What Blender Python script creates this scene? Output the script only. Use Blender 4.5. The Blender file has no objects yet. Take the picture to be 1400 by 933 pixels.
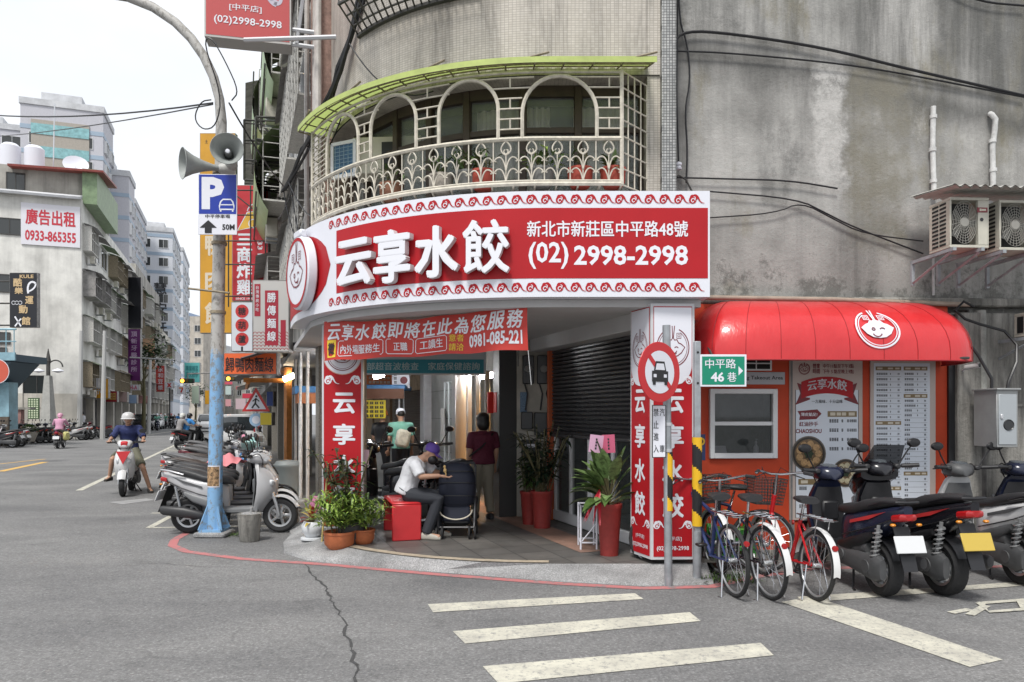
import bpy, bmesh, math, random
from mathutils import Vector, Matrix, Euler
C = bpy.context.scene.collection
SC = bpy.context.scene
R = math.radians
rnd = random.Random(7)
# ---------------------------------------------------------------- camera, sky, sun, exposure
FPX, HZ, EYE = 1011.0, 566.0, 1.65
cam = bpy.data.cameras.new('camera'); camo = bpy.data.objects.new('camera', cam); C.objects.link(camo)
camo.location = (0, 0, EYE); camo.rotation_euler = (R(90), 0, 0)
cam.sensor_width = 36; cam.lens = FPX/1400*36; cam.shift_y = (HZ-466.5)/1400
cam.clip_start = .05; cam.clip_end = 2000
SC.camera = camo
W = bpy.data.worlds.new('World'); SC.world = W; W.use_nodes = True
nt = W.node_tree; nt.nodes.clear()
wo = nt.nodes.new('ShaderNodeOutputWorld'); bg = nt.nodes.new('ShaderNodeBackground')
sky = nt.nodes.new('ShaderNodeTexSky'); sky.sky_type = 'NISHITA'; sky.sun_disc = False
sky.sun_elevation = R(58); sky.sun_rotation = R(200); sky.dust_density = 3; sky.air_density = 1.2
tc = nt.nodes.new('ShaderNodeTexCoord'); no = nt.nodes.new('ShaderNodeTexNoise')
no.inputs['Scale'].default_value = 1.6; no.inputs['Detail'].default_value = 5
mp = nt.nodes.new('ShaderNodeMapping'); mp.inputs['Scale'].default_value = (1, 1, 2.5)
cr = nt.nodes.new('ShaderNodeValToRGB')
cr.color_ramp.elements[0].color = (4.9, 5.25, 5.85, 1); cr.color_ramp.elements[0].position = .3
cr.color_ramp.elements[1].color = (6.5, 6.6, 6.75, 1); cr.color_ramp.elements[1].position = .62
mx = nt.nodes.new('ShaderNodeMix'); mx.data_type = 'RGBA'; mx.inputs[0].default_value = .93
L = nt.links.new
L(tc.outputs['Generated'], mp.inputs[0]); L(mp.outputs[0], no.inputs['Vector']); L(no.outputs[0], cr.inputs[0])
L(sky.outputs[0], mx.inputs[6]); L(cr.outputs[0], mx.inputs[7]); L(mx.outputs[2], bg.inputs[0])
bg.inputs[1].default_value = .08; L(bg.outputs[0], wo.inputs[0])
sun = bpy.data.lights.new('sun', 'SUN'); sun.energy = 1.5; sun.angle = R(14); sun.color = (1, .97, .92)
suno = bpy.data.objects.new('sun', sun); C.objects.link(suno); suno.location = (-5, -10, 30)
suno.rotation_euler = (R(32), 0, R(-20))
SC.view_settings.view_transform = 'Standard'; SC.view_settings.look = 'None'
SC.view_settings.exposure = 1.12; SC.view_settings.gamma = 1
SC.view_settings.use_curve_mapping = False
SC.render.engine = 'CYCLES'
SC.cycles.max_bounces = 6; SC.cycles.diffuse_bounces = 3; SC.cycles.glossy_bounces = 3
SC.cycles.transmission_bounces = 5; SC.cycles.transparent_max_bounces = 8
SC.cycles.use_denoising = True

def P(px, py, d): return Vector(((px-700)/FPX*d, d, EYE+(HZ-py)/FPX*d))      # photo pixel at a depth
def G(px, py, z=0.):                                                           # photo pixel on a level
    d = FPX*(EYE-z)/(py-HZ); return Vector(((px-700)/FPX*d, d, z))
D = Vector((-.343, .9393, 0)); N = Vector((.9393, .343, 0))                    # along the main street, into its right side
DROT = math.atan2(D.y, D.x)
CX, CY = .38, 10.85                                                            # centre of the rounded corner
def arc(th, r, z=0.):                                                          # th 0 = front, 70 deg = main street side
    return Vector((CX-r*math.sin(th), CY-r*math.cos(th), z))

# ---------------------------------------------------------------- materials
MATS = {}
def nodes_of(m):
    m.use_nodes = True; return m.node_tree
def pm(name, col, rough=.6, metal=0., var=.0, vscale=6., bump=0., bscale=60., spec=.5, emit=None, es=0., coat=0., alpha=1., dirt=0., trans=0.):
    if name in MATS: return MATS[name]
    m = bpy.data.materials.new(name); t = nodes_of(m); b = t.nodes['Principled BSDF']
    c = (col[0], col[1], col[2], 1)
    b.inputs['Base Color'].default_value = c; b.inputs['Roughness'].default_value = rough
    b.inputs['Metallic'].default_value = metal; b.inputs['Specular IOR Level'].default_value = spec
    b.inputs['Coat Weight'].default_value = coat; b.inputs['Alpha'].default_value = alpha
    b.inputs['Transmission Weight'].default_value = trans
    if emit: b.inputs['Emission Color'].default_value = (*emit, 1); b.inputs['Emission Strength'].default_value = es
    l = t.links.new
    if var or bump or dirt:
        tc = t.nodes.new('ShaderNodeTexCoord')
    if var:
        n = t.nodes.new('ShaderNodeTexNoise'); n.inputs['Scale'].default_value = vscale; n.inputs['Detail'].default_value = 6
        n.inputs['Roughness'].default_value = .65
        l(tc.outputs['Object'], n.inputs['Vector'])
        r = t.nodes.new('ShaderNodeValToRGB'); e = r.color_ramp.elements
        e[0].position = .3; e[1].position = .7
        e[0].color = tuple(max(0, x*(1-var)) for x in col)+(1,); e[1].color = tuple(min(1, x*(1+var)) for x in col)+(1,)
        l(n.outputs[0], r.inputs[0]); l(r.outputs[0], b.inputs['Base Color'])
        mr = t.nodes.new('ShaderNodeMapRange'); mr.inputs[3].default_value = max(0, rough-.1); mr.inputs[4].default_value = min(1, rough+.1)
        l(n.outputs[0], mr.inputs[0]); l(mr.outputs[0], b.inputs['Roughness'])
    if bump:
        n2 = t.nodes.new('ShaderNodeTexNoise'); n2.inputs['Scale'].default_value = bscale; n2.inputs['Detail'].default_value = 4
        l(tc.outputs['Object'], n2.inputs['Vector'])
        bp = t.nodes.new('ShaderNodeBump'); bp.inputs['Strength'].default_value = bump; bp.inputs['Distance'].default_value = .02
        l(n2.outputs[0], bp.inputs['Height']); l(bp.outputs[0], b.inputs['Normal'])
    MATS[name] = m
    return m
def chain(t, *specs): pass
def ramp(t, stops, src):
    r = t.nodes.new('ShaderNodeValToRGB'); e = r.color_ramp.elements
    while len(e) < len(stops): e.new(.5)
    for k, (p, c) in enumerate(stops):
        e[k].position = p; e[k].color = (c, c, c, 1) if isinstance(c, (int, float)) else (*c, 1)
    t.links.new(src, r.inputs[0]); return r.outputs[0]
def tnoise(t, vec, scale, detail=5, rough=.6, dist=0.):
    n = t.nodes.new('ShaderNodeTexNoise'); n.inputs['Scale'].default_value = scale; n.inputs['Detail'].default_value = detail
    n.inputs['Roughness'].default_value = rough; n.inputs['Distortion'].default_value = dist
    t.links.new(vec, n.inputs['Vector']); return n.outputs[0]
def tmap(t, vec, scale=(1, 1, 1), loc=(0, 0, 0), rot=(0, 0, 0)):
    m = t.nodes.new('ShaderNodeMapping'); m.inputs['Scale'].default_value = scale; m.inputs['Location'].default_value = loc
    m.inputs['Rotation'].default_value = rot
    t.links.new(vec, m.inputs[0]); return m.outputs[0]
def tmix(t, fac, a, b, mode='MIX'):
    m = t.nodes.new('ShaderNodeMix'); m.data_type = 'RGBA'; m.blend_type = mode
    for k, v in ((0, fac), (6, a), (7, b)):
        if isinstance(v, (int, float)) and k == 0: m.inputs[0].default_value = v
        elif isinstance(v, tuple): m.inputs[k].default_value = (*v, 1)
        else: t.links.new(v, m.inputs[k])
    return m.outputs[2]
def tbump(t, h, strength, dist=.01):
    bp = t.nodes.new('ShaderNodeBump'); bp.inputs['Strength'].default_value = strength; bp.inputs['Distance'].default_value = dist
    t.links.new(h, bp.inputs['Height']); return bp.outputs[0]
def newmat(name, rough=.7):
    m = bpy.data.materials.new(name); t = nodes_of(m); b = t.nodes['Principled BSDF']; b.inputs['Roughness'].default_value = rough
    tc = t.nodes.new('ShaderNodeTexCoord'); MATS[name] = m
    return m, t, b, tc

# ---------------------------------------------------------------- mesh builder
class MB:
    def __init__(s): s.v = []; s.f = []; s.mi = []; s.uv = []; s.mats = []; s.cur = 0; s.M = None
    def use(s, m):
        if m not in s.mats: s.mats.append(m)
        s.cur = s.mats.index(m); return s
    def at(s, M): s.M = M; return s
    def add(s, vs, fs, uvs=None):
        o = len(s.v)
        if s.M is not None: s.v += [tuple(s.M @ Vector(v)) for v in vs]
        else: s.v += [tuple(v) for v in vs]
        for k, f in enumerate(fs):
            s.f.append(tuple(i+o for i in f)); s.mi.append(s.cur); s.uv.append(uvs[k] if uvs else None)
        return s
    def box(s, c, d, rot=None, b=0., taper=None):
        hx, hy, hz = d[0]/2, d[1]/2, d[2]/2
        b = min(b, hx*.9, hy*.9, hz*.9)
        vs = []; fs = []
        if b <= 0:
            for x in (-1, 1):
                for y in (-1, 1):
                    for z in (-1, 1): vs.append([x*hx, y*hy, z*hz])
            fs = [(0, 1, 3, 2), (4, 6, 7, 5), (0, 4, 5, 1), (2, 3, 7, 6), (0, 2, 6, 4), (1, 5, 7, 3)]
        else:
            idx = {}
            for x in (-1, 1):
                for y in (-1, 1):
                    for z in (-1, 1):
                        for a in range(3):
                            p = [x*(hx-b), y*(hy-b), z*(hz-b)]; p[a] += (x, y, z)[a]*b
                            idx[(x, y, z, a)] = len(vs); vs.append(p)
            for a in range(3):
                o1, o2 = [k for k in range(3) if k != a]
                for sg in (-1, 1):
                    q = []
                    for (u, w) in ((-1, -1), (1, -1), (1, 1), (-1, 1)):
                        c3 = [0, 0, 0]; c3[a] = sg; c3[o1] = u; c3[o2] = w; q.append(idx[(*c3, a)])
                    if (sg > 0) == (a == 1): q.reverse()
                    fs.append(tuple(q))
            for a in range(3):
                o1, o2 = [k for k in range(3) if k != a]
                for u in (-1, 1):
                    for w in (-1, 1):
                        q = []
                        for e, ax in ((-1, o1), (1, o1), (1, o2), (-1, o2)):
                            c3 = [0, 0, 0]; c3[a] = e; c3[o1] = u; c3[o2] = w; q.append(idx[(*c3, ax)])
                        fs.append(tuple(q))
            for x in (-1, 1):
                for y in (-1, 1):
                    for z in (-1, 1): fs.append((idx[(x, y, z, 0)], idx[(x, y, z, 1)], idx[(x, y, z, 2)]))
        if taper:
            for v in vs:
                if v[2] > 0: v[0] *= taper[0]; v[1] *= taper[1]
        M = Matrix.Translation(Vector(c))
        if rot is not None: M = M @ (rot.to_4x4() if isinstance(rot, Matrix) else Euler(rot).to_matrix().to_4x4())
        return s.add([M @ Vector(v) for v in vs], fs)
    def tube(s, pts, r, n=8, cap=True, closed=False, flat=1.):
        pts = [Vector(p) for p in pts]; k = len(pts)
        rs = r if isinstance(r, (list, tuple)) else [r]*k
        vs = []; fs = []; up = None
        for i in range(k):
            if closed: t = pts[(i+1) % k]-pts[i-1]
            else: t = pts[min(i+1, k-1)]-pts[max(i-1, 0)]
            if t.length < 1e-9: t = Vector((0, 0, 1))
            t.normalize()
            if up is None: up = Vector((0, 0, 1)) if abs(t.z) < .9 else Vector((1, 0, 0))
            a = t.cross(up)
            if a.length < 1e-4: a = t.orthogonal()
            a.normalize(); b2 = a.cross(t); b2.normalize(); up = b2
            for j in range(n):
                g = 2*math.pi*j/n
                vs.append(pts[i]+a*(rs[i]*math.cos(g))+b2*(rs[i]*flat*math.sin(g)))
        for i in range(k if closed else k-1):
            for j in range(n):
                i2 = (i+1) % k
                fs.append((i*n+j, i*n+(j+1) % n, i2*n+(j+1) % n, i2*n+j))
        if cap and not closed:
            fs.append(tuple(range(n-1, -1, -1))); fs.append(tuple((k-1)*n+j for j in range(n)))
        return s.add(vs, fs)
    def rings(s, rings, cap=True, closed_u=True):
        n = len(rings[0]); vs = [p for r in rings for p in r]; fs = []
        for i in range(len(rings)-1):
            for j in range(n if closed_u else n-1):
                fs.append((i*n+j, i*n+(j+1) % n, (i+1)*n+(j+1) % n, (i+1)*n+j))
        if cap: fs.append(tuple(range(n-1, -1, -1))); fs.append(tuple((len(rings)-1)*n+j for j in range(n)))
        return s.add(vs, fs)
    def lathe(s, prof, c=(0, 0, 0), n=16, axis='z', rot=None, cap=True):
        rings = []
        M = Matrix.Translation(Vector(c))
        if axis == 'x': M = M @ Matrix.Rotation(R(90), 4, 'Y')
        if axis == 'y': M = M @ Matrix.Rotation(R(-90), 4, 'X')
        if rot is not None: M = Matrix.Translation(Vector(c)) @ (rot.to_4x4() if isinstance(rot, Matrix) else Euler(rot).to_matrix().to_4x4())
        for (r, z) in prof:
            rings.append([M @ Vector((max(r, 1e-4)*math.cos(2*math.pi*j/n), max(r, 1e-4)*math.sin(2*math.pi*j/n), z)) for j in range(n)])
        return s.rings(rings, cap)
    def loft(s, secs, n=14, e=2.6, cap=True):
        # sections along x: (x, zc, half width, half height[, exponent]) superellipses in the yz plane
        rings = []
        for q in secs:
            x, zc, hw, hh = q[:4]; ee = q[4] if len(q) > 4 else e
            r = []
            for j in range(n):
                g = 2*math.pi*(j+.5)/n; cg, sg = math.cos(g), math.sin(g)
                r.append((x, hw*math.copysign(abs(cg)**(2/ee), cg), zc+hh*math.copysign(abs(sg)**(2/ee), sg)))
            rings.append(r)
        return s.rings(rings, cap)
    def loftz(s, secs, n=14, e=2.4, cap=True):
        # sections along z: (z, xc, half length x, half width y)
        rings = []
        for q in secs:
            z, xc, hl, hw = q[:4]; ee = q[4] if len(q) > 4 else e
            rings.append([(xc+hl*math.copysign(abs(math.cos(g))**(2/ee), math.cos(g)), hw*math.copysign(abs(math.sin(g))**(2/ee), math.sin(g)), z) for g in [2*math.pi*(j+.5)/n for j in range(n)]])
        return s.rings(rings, cap)
    def prism(s, poly, z0, z1, M=None):
        # polygon in xy extruded z0..z1 (ngon caps)
        n = len(poly); vs = [(x, y, z0) for x, y in poly]+[(x, y, z1) for x, y in poly]
        fs = [tuple(range(n-1, -1, -1)), tuple(range(n, 2*n))]+[(i, (i+1) % n, n+(i+1) % n, n+i) for i in range(n)]
        if M is not None: vs = [M @ Vector(v) for v in vs]
        return s.add(vs, fs)
    def sheet(s, poly):
        return s.add(poly, [tuple(range(len(poly)))])
    def grid(s, fn, nu, nv, uvfn=None, flip=False):
        vs = [fn(i/nu, j/nv) for i in range(nu+1) for j in range(nv+1)]; fs = []; us = []
        for i in range(nu):
            for j in range(nv):
                a = i*(nv+1)+j; f = (a, a+1, a+nv+2, a+nv+1); ij = [(i, j), (i, j+1), (i+1, j+1), (i+1, j)]
                if flip: f = f[::-1]; ij = ij[::-1]
                fs.append(f)
                if uvfn: us.append([uvfn(p/nu, q/nv) for p, q in ij])
        return s.add(vs, fs, us if uvfn else None)
    def build(s, name, m=None, parent=None, loc=None, rot=None, sharp=38, smooth=True):
        me = bpy.data.meshes.new(name); me.from_pydata(s.v, [], s.f)
        ms = s.mats if s.mats else [m]
        for q in ms: me.materials.append(q if not isinstance(q, str) else MATS[q])
        if len(ms) > 1: me.polygons.foreach_set('material_index', s.mi)
        if any(u is not None for u in s.uv):
            ul = me.uv_layers.new(name='UVMap'); k = 0
            for f, u in zip(s.f, s.uv):
                for q in range(len(f)):
                    if u: ul.data[k].uv = u[q]
                    k += 1
        bm = bmesh.new(); bm.from_mesh(me)
        bmesh.ops.recalc_face_normals(bm, faces=bm.faces) if not getattr(s, 'keep', False) else None
        bm.to_mesh(me); bm.free()
        if smooth:
            me.polygons.foreach_set('use_smooth', [True]*len(me.polygons)); me.set_sharp_from_angle(angle=R(sharp))
        me.update()
        o = bpy.data.objects.new(name, me); C.objects.link(o)
        if parent is not None: o.parent = parent
        if loc is not None: o.location = loc
        if rot is not None: o.rotation_euler = rot
        return o
TCACHE = {}
def text_mesh(body, extrude, offset, sp, align, line):
    key = (body, round(extrude, 4), offset, sp, align, line)
    if key in TCACHE: return TCACHE[key]
    cu = bpy.data.curves.new('t', 'FONT'); cu.body = body; cu.size = 1; cu.extrude = extrude/2; cu.offset = offset
    cu.align_x = align; cu.align_y = 'CENTER'; cu.space_character = sp; cu.space_line = line; cu.resolution_u = 2
    cu.fill_mode = 'BOTH' if extrude > 0 else 'FRONT'
    ob = bpy.data.objects.new('t', cu)
    me = bpy.data.meshes.new_from_object(ob)
    vs = [tuple(v.co) for v in me.vertices]; fs = [tuple(p.vertices) for p in me.polygons]
    bpy.data.objects.remove(ob); bpy.data.curves.remove(cu); bpy.data.meshes.remove(me)
    TCACHE[key] = (vs, fs); return vs, fs
def frame(o, x, up=(0, 0, 1)):
    # matrix whose local x runs along x, local y along up, local z is the outward normal
    x = Vector(x).normalized(); y = Vector(up); y = (y-x*y.dot(x)).normalized(); z = x.cross(y)
    M = Matrix((x, y, z)).transposed().to_4x4(); M.translation = Vector(o); return M

# ---------------------------------------------------------------- things
def tag(o, label=None, cat=None, group=None, kind=None):
    if label: o['label'] = label
    if cat: o['category'] = cat
    if group: o['group'] = group
    if kind: o['kind'] = kind
    return o
def thing(name, label, cat, loc=(0, 0, 0), rz=0., group=None):
    o = bpy.data.objects.new(name, None); C.objects.link(o); o.location = loc; o.rotation_euler = (0, 0, rz)
    o.empty_display_size = .2
    return tag(o, label, cat, group)
def struct(name, mb, m=None, **k): return tag(mb.build(name, m, **k), kind='structure')
KIDS = {}
def dup(root, loc, rz, label=None, group=None, scale=None, tilt=None):
    def cp(o, par):
        c = o.copy(); C.objects.link(c)
        if par: c.parent = par
        for ch in o.children: cp(ch, c)
        return c
    r = cp(root, None); r.location = loc; r.rotation_euler = (tilt[0], tilt[1], rz) if tilt else (0, 0, rz)
    if scale: r.scale = (scale,)*3
    if label: r['label'] = label
    if group: r['group'] = group
    return r
def recolor(root, names, mat):
    for ch in root.children:
        if ch.name.split('.')[0] in names:
            ch.material_slots[0].link = 'OBJECT'; ch.material_slots[0].material = mat
WHITE = pm('white_paint', (.78, .78, .8), .4); BLACK = pm('black_plastic', (.012, .012, .014), .42, var=.2)
def textfit(body, w, h, offset=0., extrude=0., sp=1., line=1., align='CENTER'):
    # text scaled so that its outline box is w by h (h None keeps the aspect), centred on 0,0; heavier ideographs are
    # thickened by shifted copies, since offsetting their outlines breaks them
    cjk = any(ord(c) > 0x2e80 for c in body)
    vs, fs = text_mesh(body, 0. if not extrude else .1, 0. if cjk else offset, sp, align, line)
    x0 = min(v[0] for v in vs); x1 = max(v[0] for v in vs); y0 = min(v[1] for v in vs); y1 = max(v[1] for v in vs)
    o = offset if cjk else 0.
    kx = w/(x1-x0+2*o) if w else h/(y1-y0+2*o); ky = h/(y1-y0+2*o) if h else kx
    V = []; F = []
    sh = [(0, 0)] if not o else ([(-1, -.3), (1, .3), (.03, -.06)] if h and h < .13 else [(-1, -.45), (1, .45), (-.5, .9), (.5, -.9), (0, .04), (-.97, .5), (.97, -.5)])
    for k, (dx, dy) in enumerate(sh):
        n = len(V); dz = .0004*k
        V += [Vector(((v[0]-(x0+x1)/2+dx*o)*kx, (v[1]-(y0+y1)/2+dy*o)*ky, (v[2]/.05*extrude/2 if extrude else 0.)+dz)) for v in vs]; F += [tuple(i+n for i in f) for f in fs]
    return V, F
def tfit(mb, body, w, h, M, **k):
    vs, fs = textfit(body, w, h, **k)
    f = M if callable(M) else (lambda v: M @ v)
    mb.add([f(v) for v in vs], fs); return mb
def off(M, x=0., y=0., z=0.): return M @ Matrix.Translation((x, y, z))
TMPS = bpy.data.scenes.new('tmp')
def remesh(mb, vox=.015, smooth=3, fac=.5):
    me = bpy.data.meshes.new('r'); me.from_pydata(mb.v, [], mb.f)
    bm = bmesh.new(); bm.from_mesh(me); bmesh.ops.recalc_face_normals(bm, faces=bm.faces); bm.to_mesh(me); bm.free()
    o = bpy.data.objects.new('r', me); TMPS.collection.objects.link(o)
    m = o.modifiers.new('r', 'REMESH'); m.mode = 'VOXEL'; m.voxel_size = vox
    if smooth: s = o.modifiers.new('s', 'SMOOTH'); s.factor = fac; s.iterations = smooth
    vl = TMPS.view_layers[0]; vl.update(); dg = vl.depsgraph
    m2 = bpy.data.meshes.new_from_object(o.evaluated_get(dg), depsgraph=dg)
    out = MB(); out.mats = list(mb.mats)
    out.add([tuple(v.co) for v in m2.vertices], [tuple(p.vertices) for p in m2.polygons])
    bpy.data.objects.remove(o); bpy.data.meshes.remove(me); bpy.data.meshes.remove(m2)
    return out
def wp(o, p):                                                                  # parent keeping world coordinates
    o.parent = p; o.matrix_parent_inverse = p.matrix_basis.inverted(); return o
def part(p, name, mb, m=None, label=None, **k):
    o = mb.build(name, m, **k)
    wp(o, p)
    if label: o['label'] = label
    return o
def rect2(x0, y0, x1, y1): return [(x0, y0), (x1, y0), (x1, y1), (x0, y1)]
def plate(mb, M, w, h, t=.0, x=0., y=0., z=0., b=0.):                          # slab lying in a frame, its face at z+t
    Q = mb.M; mb.M = M if Q is None else Q @ M; mb.box((x, y, z+t/2), (w, h, t), b=b); mb.M = Q; return mb
def disc(mb, M, r, z, n=28, r0=0., x=0., y=0., t=.002, sx=1.):
    if r0 <= 0:
        mb.add([M @ Vector((x+r*sx*math.cos(2*math.pi*j/n), y+r*math.sin(2*math.pi*j/n), z)) for j in range(n)], [tuple(range(n))])
    else:
        a = [M @ Vector((x+q*sx*math.cos(2*math.pi*j/n), y+q*math.sin(2*math.pi*j/n), z)) for q in (r0, r) for j in range(n)]
        mb.add(a, [(j, (j+1) % n, n+(j+1) % n, n+j) for j in range(n)])
    return mb
def stroke(mb, f, pts, w, z=0., closed=False, taper=0.):
    # flat ribbon along 2d points, mapped through f (matrix or function)
    g = f if callable(f) else (lambda v: f @ v)
    k = len(pts); L_ = []; R_ = []
    for i in range(k):
        a = Vector(pts[(i-1) % k] if closed else pts[max(i-1, 0)]); b = Vector(pts[(i+1) % k] if closed else pts[min(i+1, k-1)])
        t = (b-a); t = t.normalized() if t.length > 1e-9 else Vector((1, 0)); n = Vector((-t.y, t.x))
        ww = w/2*(1-taper*(i/(k-1)) if taper else 1)
        p = Vector(pts[i]); L_.append(p+n*ww); R_.append(p-n*ww)
    vs = [g(Vector((p.x, p.y, z))) for p in L_+R_]
    fs = [(i, (i+1) % k, k+(i+1) % k, k+i) for i in range(k if closed else k-1)]
    mb.add(vs, fs)
def poly2(mb, f, pts, z=0.):
    g = f if callable(f) else (lambda v: f @ v)
    mb.add([g(Vector((p[0], p[1], z))) for p in pts], [tuple(range(len(pts)))])
def arcp(cx, cy, r, a0, a1, n=12, ry=None):
    ry = r if ry is None else ry
    return [(cx+r*math.cos(R(a0+(a1-a0)*i/n)), cy+ry*math.sin(R(a0+(a1-a0)*i/n))) for i in range(n+1)]
def bez(p, n=10):
    out = []
    for i in range(n+1):
        t = i/n; u = 1-t
        out.append(tuple(u**3*a+3*u*u*t*b+3*u*t*t*c+t**3*d for a, b, c, d in zip(*p)))
    return out
def smooth(q, n=2):
    q = [Vector(p) for p in q]
    for _ in range(n): q = [q[0]]+[x for a, c in zip(q[:-1], q[1:]) for x in (a.lerp(c, .25), a.lerp(c, .75))]+[q[-1]]
    return q
def cable(pts, sag=.0, n=8):
    out = []
    for a, b in zip(pts[:-1], pts[1:]):
        a = Vector(a); b = Vector(b)
        for i in range(n):
            t = i/n; p = a.lerp(b, t); p.z -= sag*4*t*(1-t); out.append(p)
    out.append(Vector(pts[-1])); return out
# ================================================================ ground
m, t, b, tc = newmat('asphalt', .85); o = tc.outputs['Object']
fine = tmix(t, .5, ramp(t, [(.3, .05), (.45, .14), (.56, .21), (.7, .5)], tnoise(t, o, 42, 3, .8)), ramp(t, [(.3, .09), (.5, .17), (.7, .3)], tnoise(t, o, 13, 8, .8)))
big = ramp(t, [(.3, (.7, .7, .71)), (.7, (1.2, 1.19, 1.17))], tnoise(t, tmap(t, o, (.5, .9, 1)), .8, 5, .6, .4))
col = tmix(t, 1., fine, big, 'MULTIPLY')
v = t.nodes.new('ShaderNodeTexVoronoi'); v.feature = 'DISTANCE_TO_EDGE'; v.inputs['Scale'].default_value = .3
wob = t.nodes.new('ShaderNodeVectorMath'); wob.operation = 'ADD'; n3 = t.nodes.new('ShaderNodeTexNoise'); n3.inputs['Scale'].default_value = 2.2; n3.inputs['Detail'].default_value = 6
L2 = t.links.new; L2(o, n3.inputs['Vector']); sc3 = t.nodes.new('ShaderNodeVectorMath'); sc3.operation = 'SCALE'; sc3.inputs[3].default_value = .35
L2(n3.outputs[1], sc3.inputs[0]); L2(o, wob.inputs[0]); L2(sc3.outputs[0], wob.inputs[1]); L2(wob.outputs[0], v.inputs['Vector'])
crack = ramp(t, [(.0, .3), (.002, 0.45), (.006, 1.)], v.outputs[0])
msk = ramp(t, [(.56, 0.), (.66, 1.)], tnoise(t, o, .45, 3))
ck = tmix(t, msk, (1., 1., 1.), crack)
col = tmix(t, .75, col, ck, 'MULTIPLY')
blot = ramp(t, [(.55, 1.), (.7, .5)], tnoise(t, o, 2.1, 8, .75))
col = tmix(t, .5, col, blot, 'MULTIPLY')
L2(col, b.inputs['Base Color'])
L2(tbump(t, tnoise(t, o, 160, 3), .55, .006), b.inputs['Normal'])

m, t, b, tc = newmat('worn_paint', .7); o = tc.outputs['Object']
wear = ramp(t, [(.42, 1.), (.62, .0)], tnoise(t, o, 26, 8, .75))
c0 = tmix(t, ramp(t, [(.35, .0), (.65, 1.)], tnoise(t, o, 2.5, 7, .7)), (.62, .6, .5), (.42, .405, .35))
col = tmix(t, ramp(t, [(.515, 0.), (.6, .85)], tnoise(t, o, 19, 10, .85)), c0, (.2, .2, .2))
t.links.new(col, b.inputs['Base Color'])
m, t, b, tc = newmat('worn_red_paint', .75); o = tc.outputs['Object']
col = tmix(t, ramp(t, [(.49, 0.), (.6, .92)], tnoise(t, o, 7, 9, .8)), (.46, .16, .16), (.19, .18, .18))
t.links.new(col, b.inputs['Base Color'])
m, t, b, tc = newmat('worn_yellow_paint', .75); o = tc.outputs['Object']
col = tmix(t, ramp(t, [(.55, 0.), (.7, .8)], tnoise(t, o, 5, 8, .75)), (.62, .38, .1), (.2, .2, .19))
t.links.new(col, b.inputs['Base Color'])
m, t, b, tc = newmat('apron_concrete', .85); o = tc.outputs['Object']
c0 = ramp(t, [(.32, .16), (.5, .3), (.72, .5)], tnoise(t, o, 75, 4, .75))
c1 = ramp(t, [(.35, .6), (.65, 1.1)], tnoise(t, o, 1.6, 6, .65))
t.links.new(tmix(t, 1., c0, c1, 'MULTIPLY'), b.inputs['Base Color'])
t.links.new(tbump(t, tnoise(t, o, 90, 4), .5, .01), b.inputs['Normal'])
m, t, b, tc = newmat('arcade_tile', .55); o = tc.outputs['Object']
br = t.nodes.new('ShaderNodeTexBrick'); br.inputs['Scale'].default_value = 1; br.inputs['Brick Width'].default_value = .4; br.inputs['Row Height'].default_value = .4
br.inputs['Mortar Size'].default_value = .006; br.offset = 0
br.inputs['Color1'].default_value = (.105, .1, .094, 1); br.inputs['Color2'].default_value = (.14, .132, .122, 1); br.inputs['Mortar'].default_value = (.035, .035, .035, 1)
t.links.new(tmap(t, o, rot=(0, 0, R(-20))), br.inputs[0])
col = tmix(t, .7, br.outputs[0], ramp(t, [(.3, .55), (.7, 1.25)], tnoise(t, o, 2.3, 6, .7)), 'MULTIPLY')
t.links.new(col, b.inputs['Base Color'])
m, t, b, tc = newmat('pink_tile', .6); o = tc.outputs['Object']
col = tmix(t, ramp(t, [(.3, 0.), (.7, 1.)], tnoise(t, o, 4, 6, .7)), (.34, .2, .15), (.2, .13, .1))
t.links.new(col, b.inputs['Base Color'])
pm('pavement_far', (.27, .26, .25), .85, var=.3, vscale=1.2)

def flat(name, pts, z, m, sub=0):
    mb = MB(); mb.sheet([(p[0], p[1], z) for p in pts]); return struct(name, mb, m, smooth=False)
mb = MB(); mb.grid(lambda u, v: (-900+1800*u, -300+1500*v, 0), 12, 12); struct('road', mb, 'asphalt', smooth=False)

KERB = [(-4.55, 10.6), (-4.42, 9.7), (-4.25, 9.25), (-3.9, 8.85), (-3.07, 8.4), (-2.08, 8.1), (-.75, 7.58), (.36, 7.2), (1.24, 6.98), (1.9, 7.05), (2.5, 7.5), (3.3, 7.9), (9, 8.1)]
# red no-stopping line
mb = MB(); stroke(mb, lambda v: v, KERB, .11, .004); struct('road_marking', mb, 'worn_red_paint', smooth=False)
def mark(px, m='worn_paint', z=.005):
    mb = MB(); q = [G(*p) for p in px]
    mb.sheet([(p.x, p.y, z) for p in q]); return struct('road_marking', mb, m, smooth=False)
mark([(585, 827), (868, 812), (880, 820), (592, 838)])
mark([(619, 864), (943, 838), (958, 850), (636, 881)])
mark([(660, 912), (1040, 880), (1058, 897), (682, 936)])
mark([(1068, 824), (1112, 816), (1371, 903), (1326, 913)])
mark([(1090, 817), (1400, 796), (1420, 800), (1100, 825)], z=.006)
# lettering on the bay at the right edge
mb = MB()
for seg in ([(1300, 839), (1326, 834)], [(1326, 842), (1348, 829)], [(1340, 826), (1420, 820)], [(1340, 826), (1352, 838), (1420, 833)], [(1395, 822), (1402, 834)]):
    zz = .007+.001*len(mb.f); stroke(mb, lambda v: v, [tuple(G(*p).xy) for p in seg], .07, zz)
struct('road_marking', mb, 'worn_paint', smooth=False)
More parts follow.
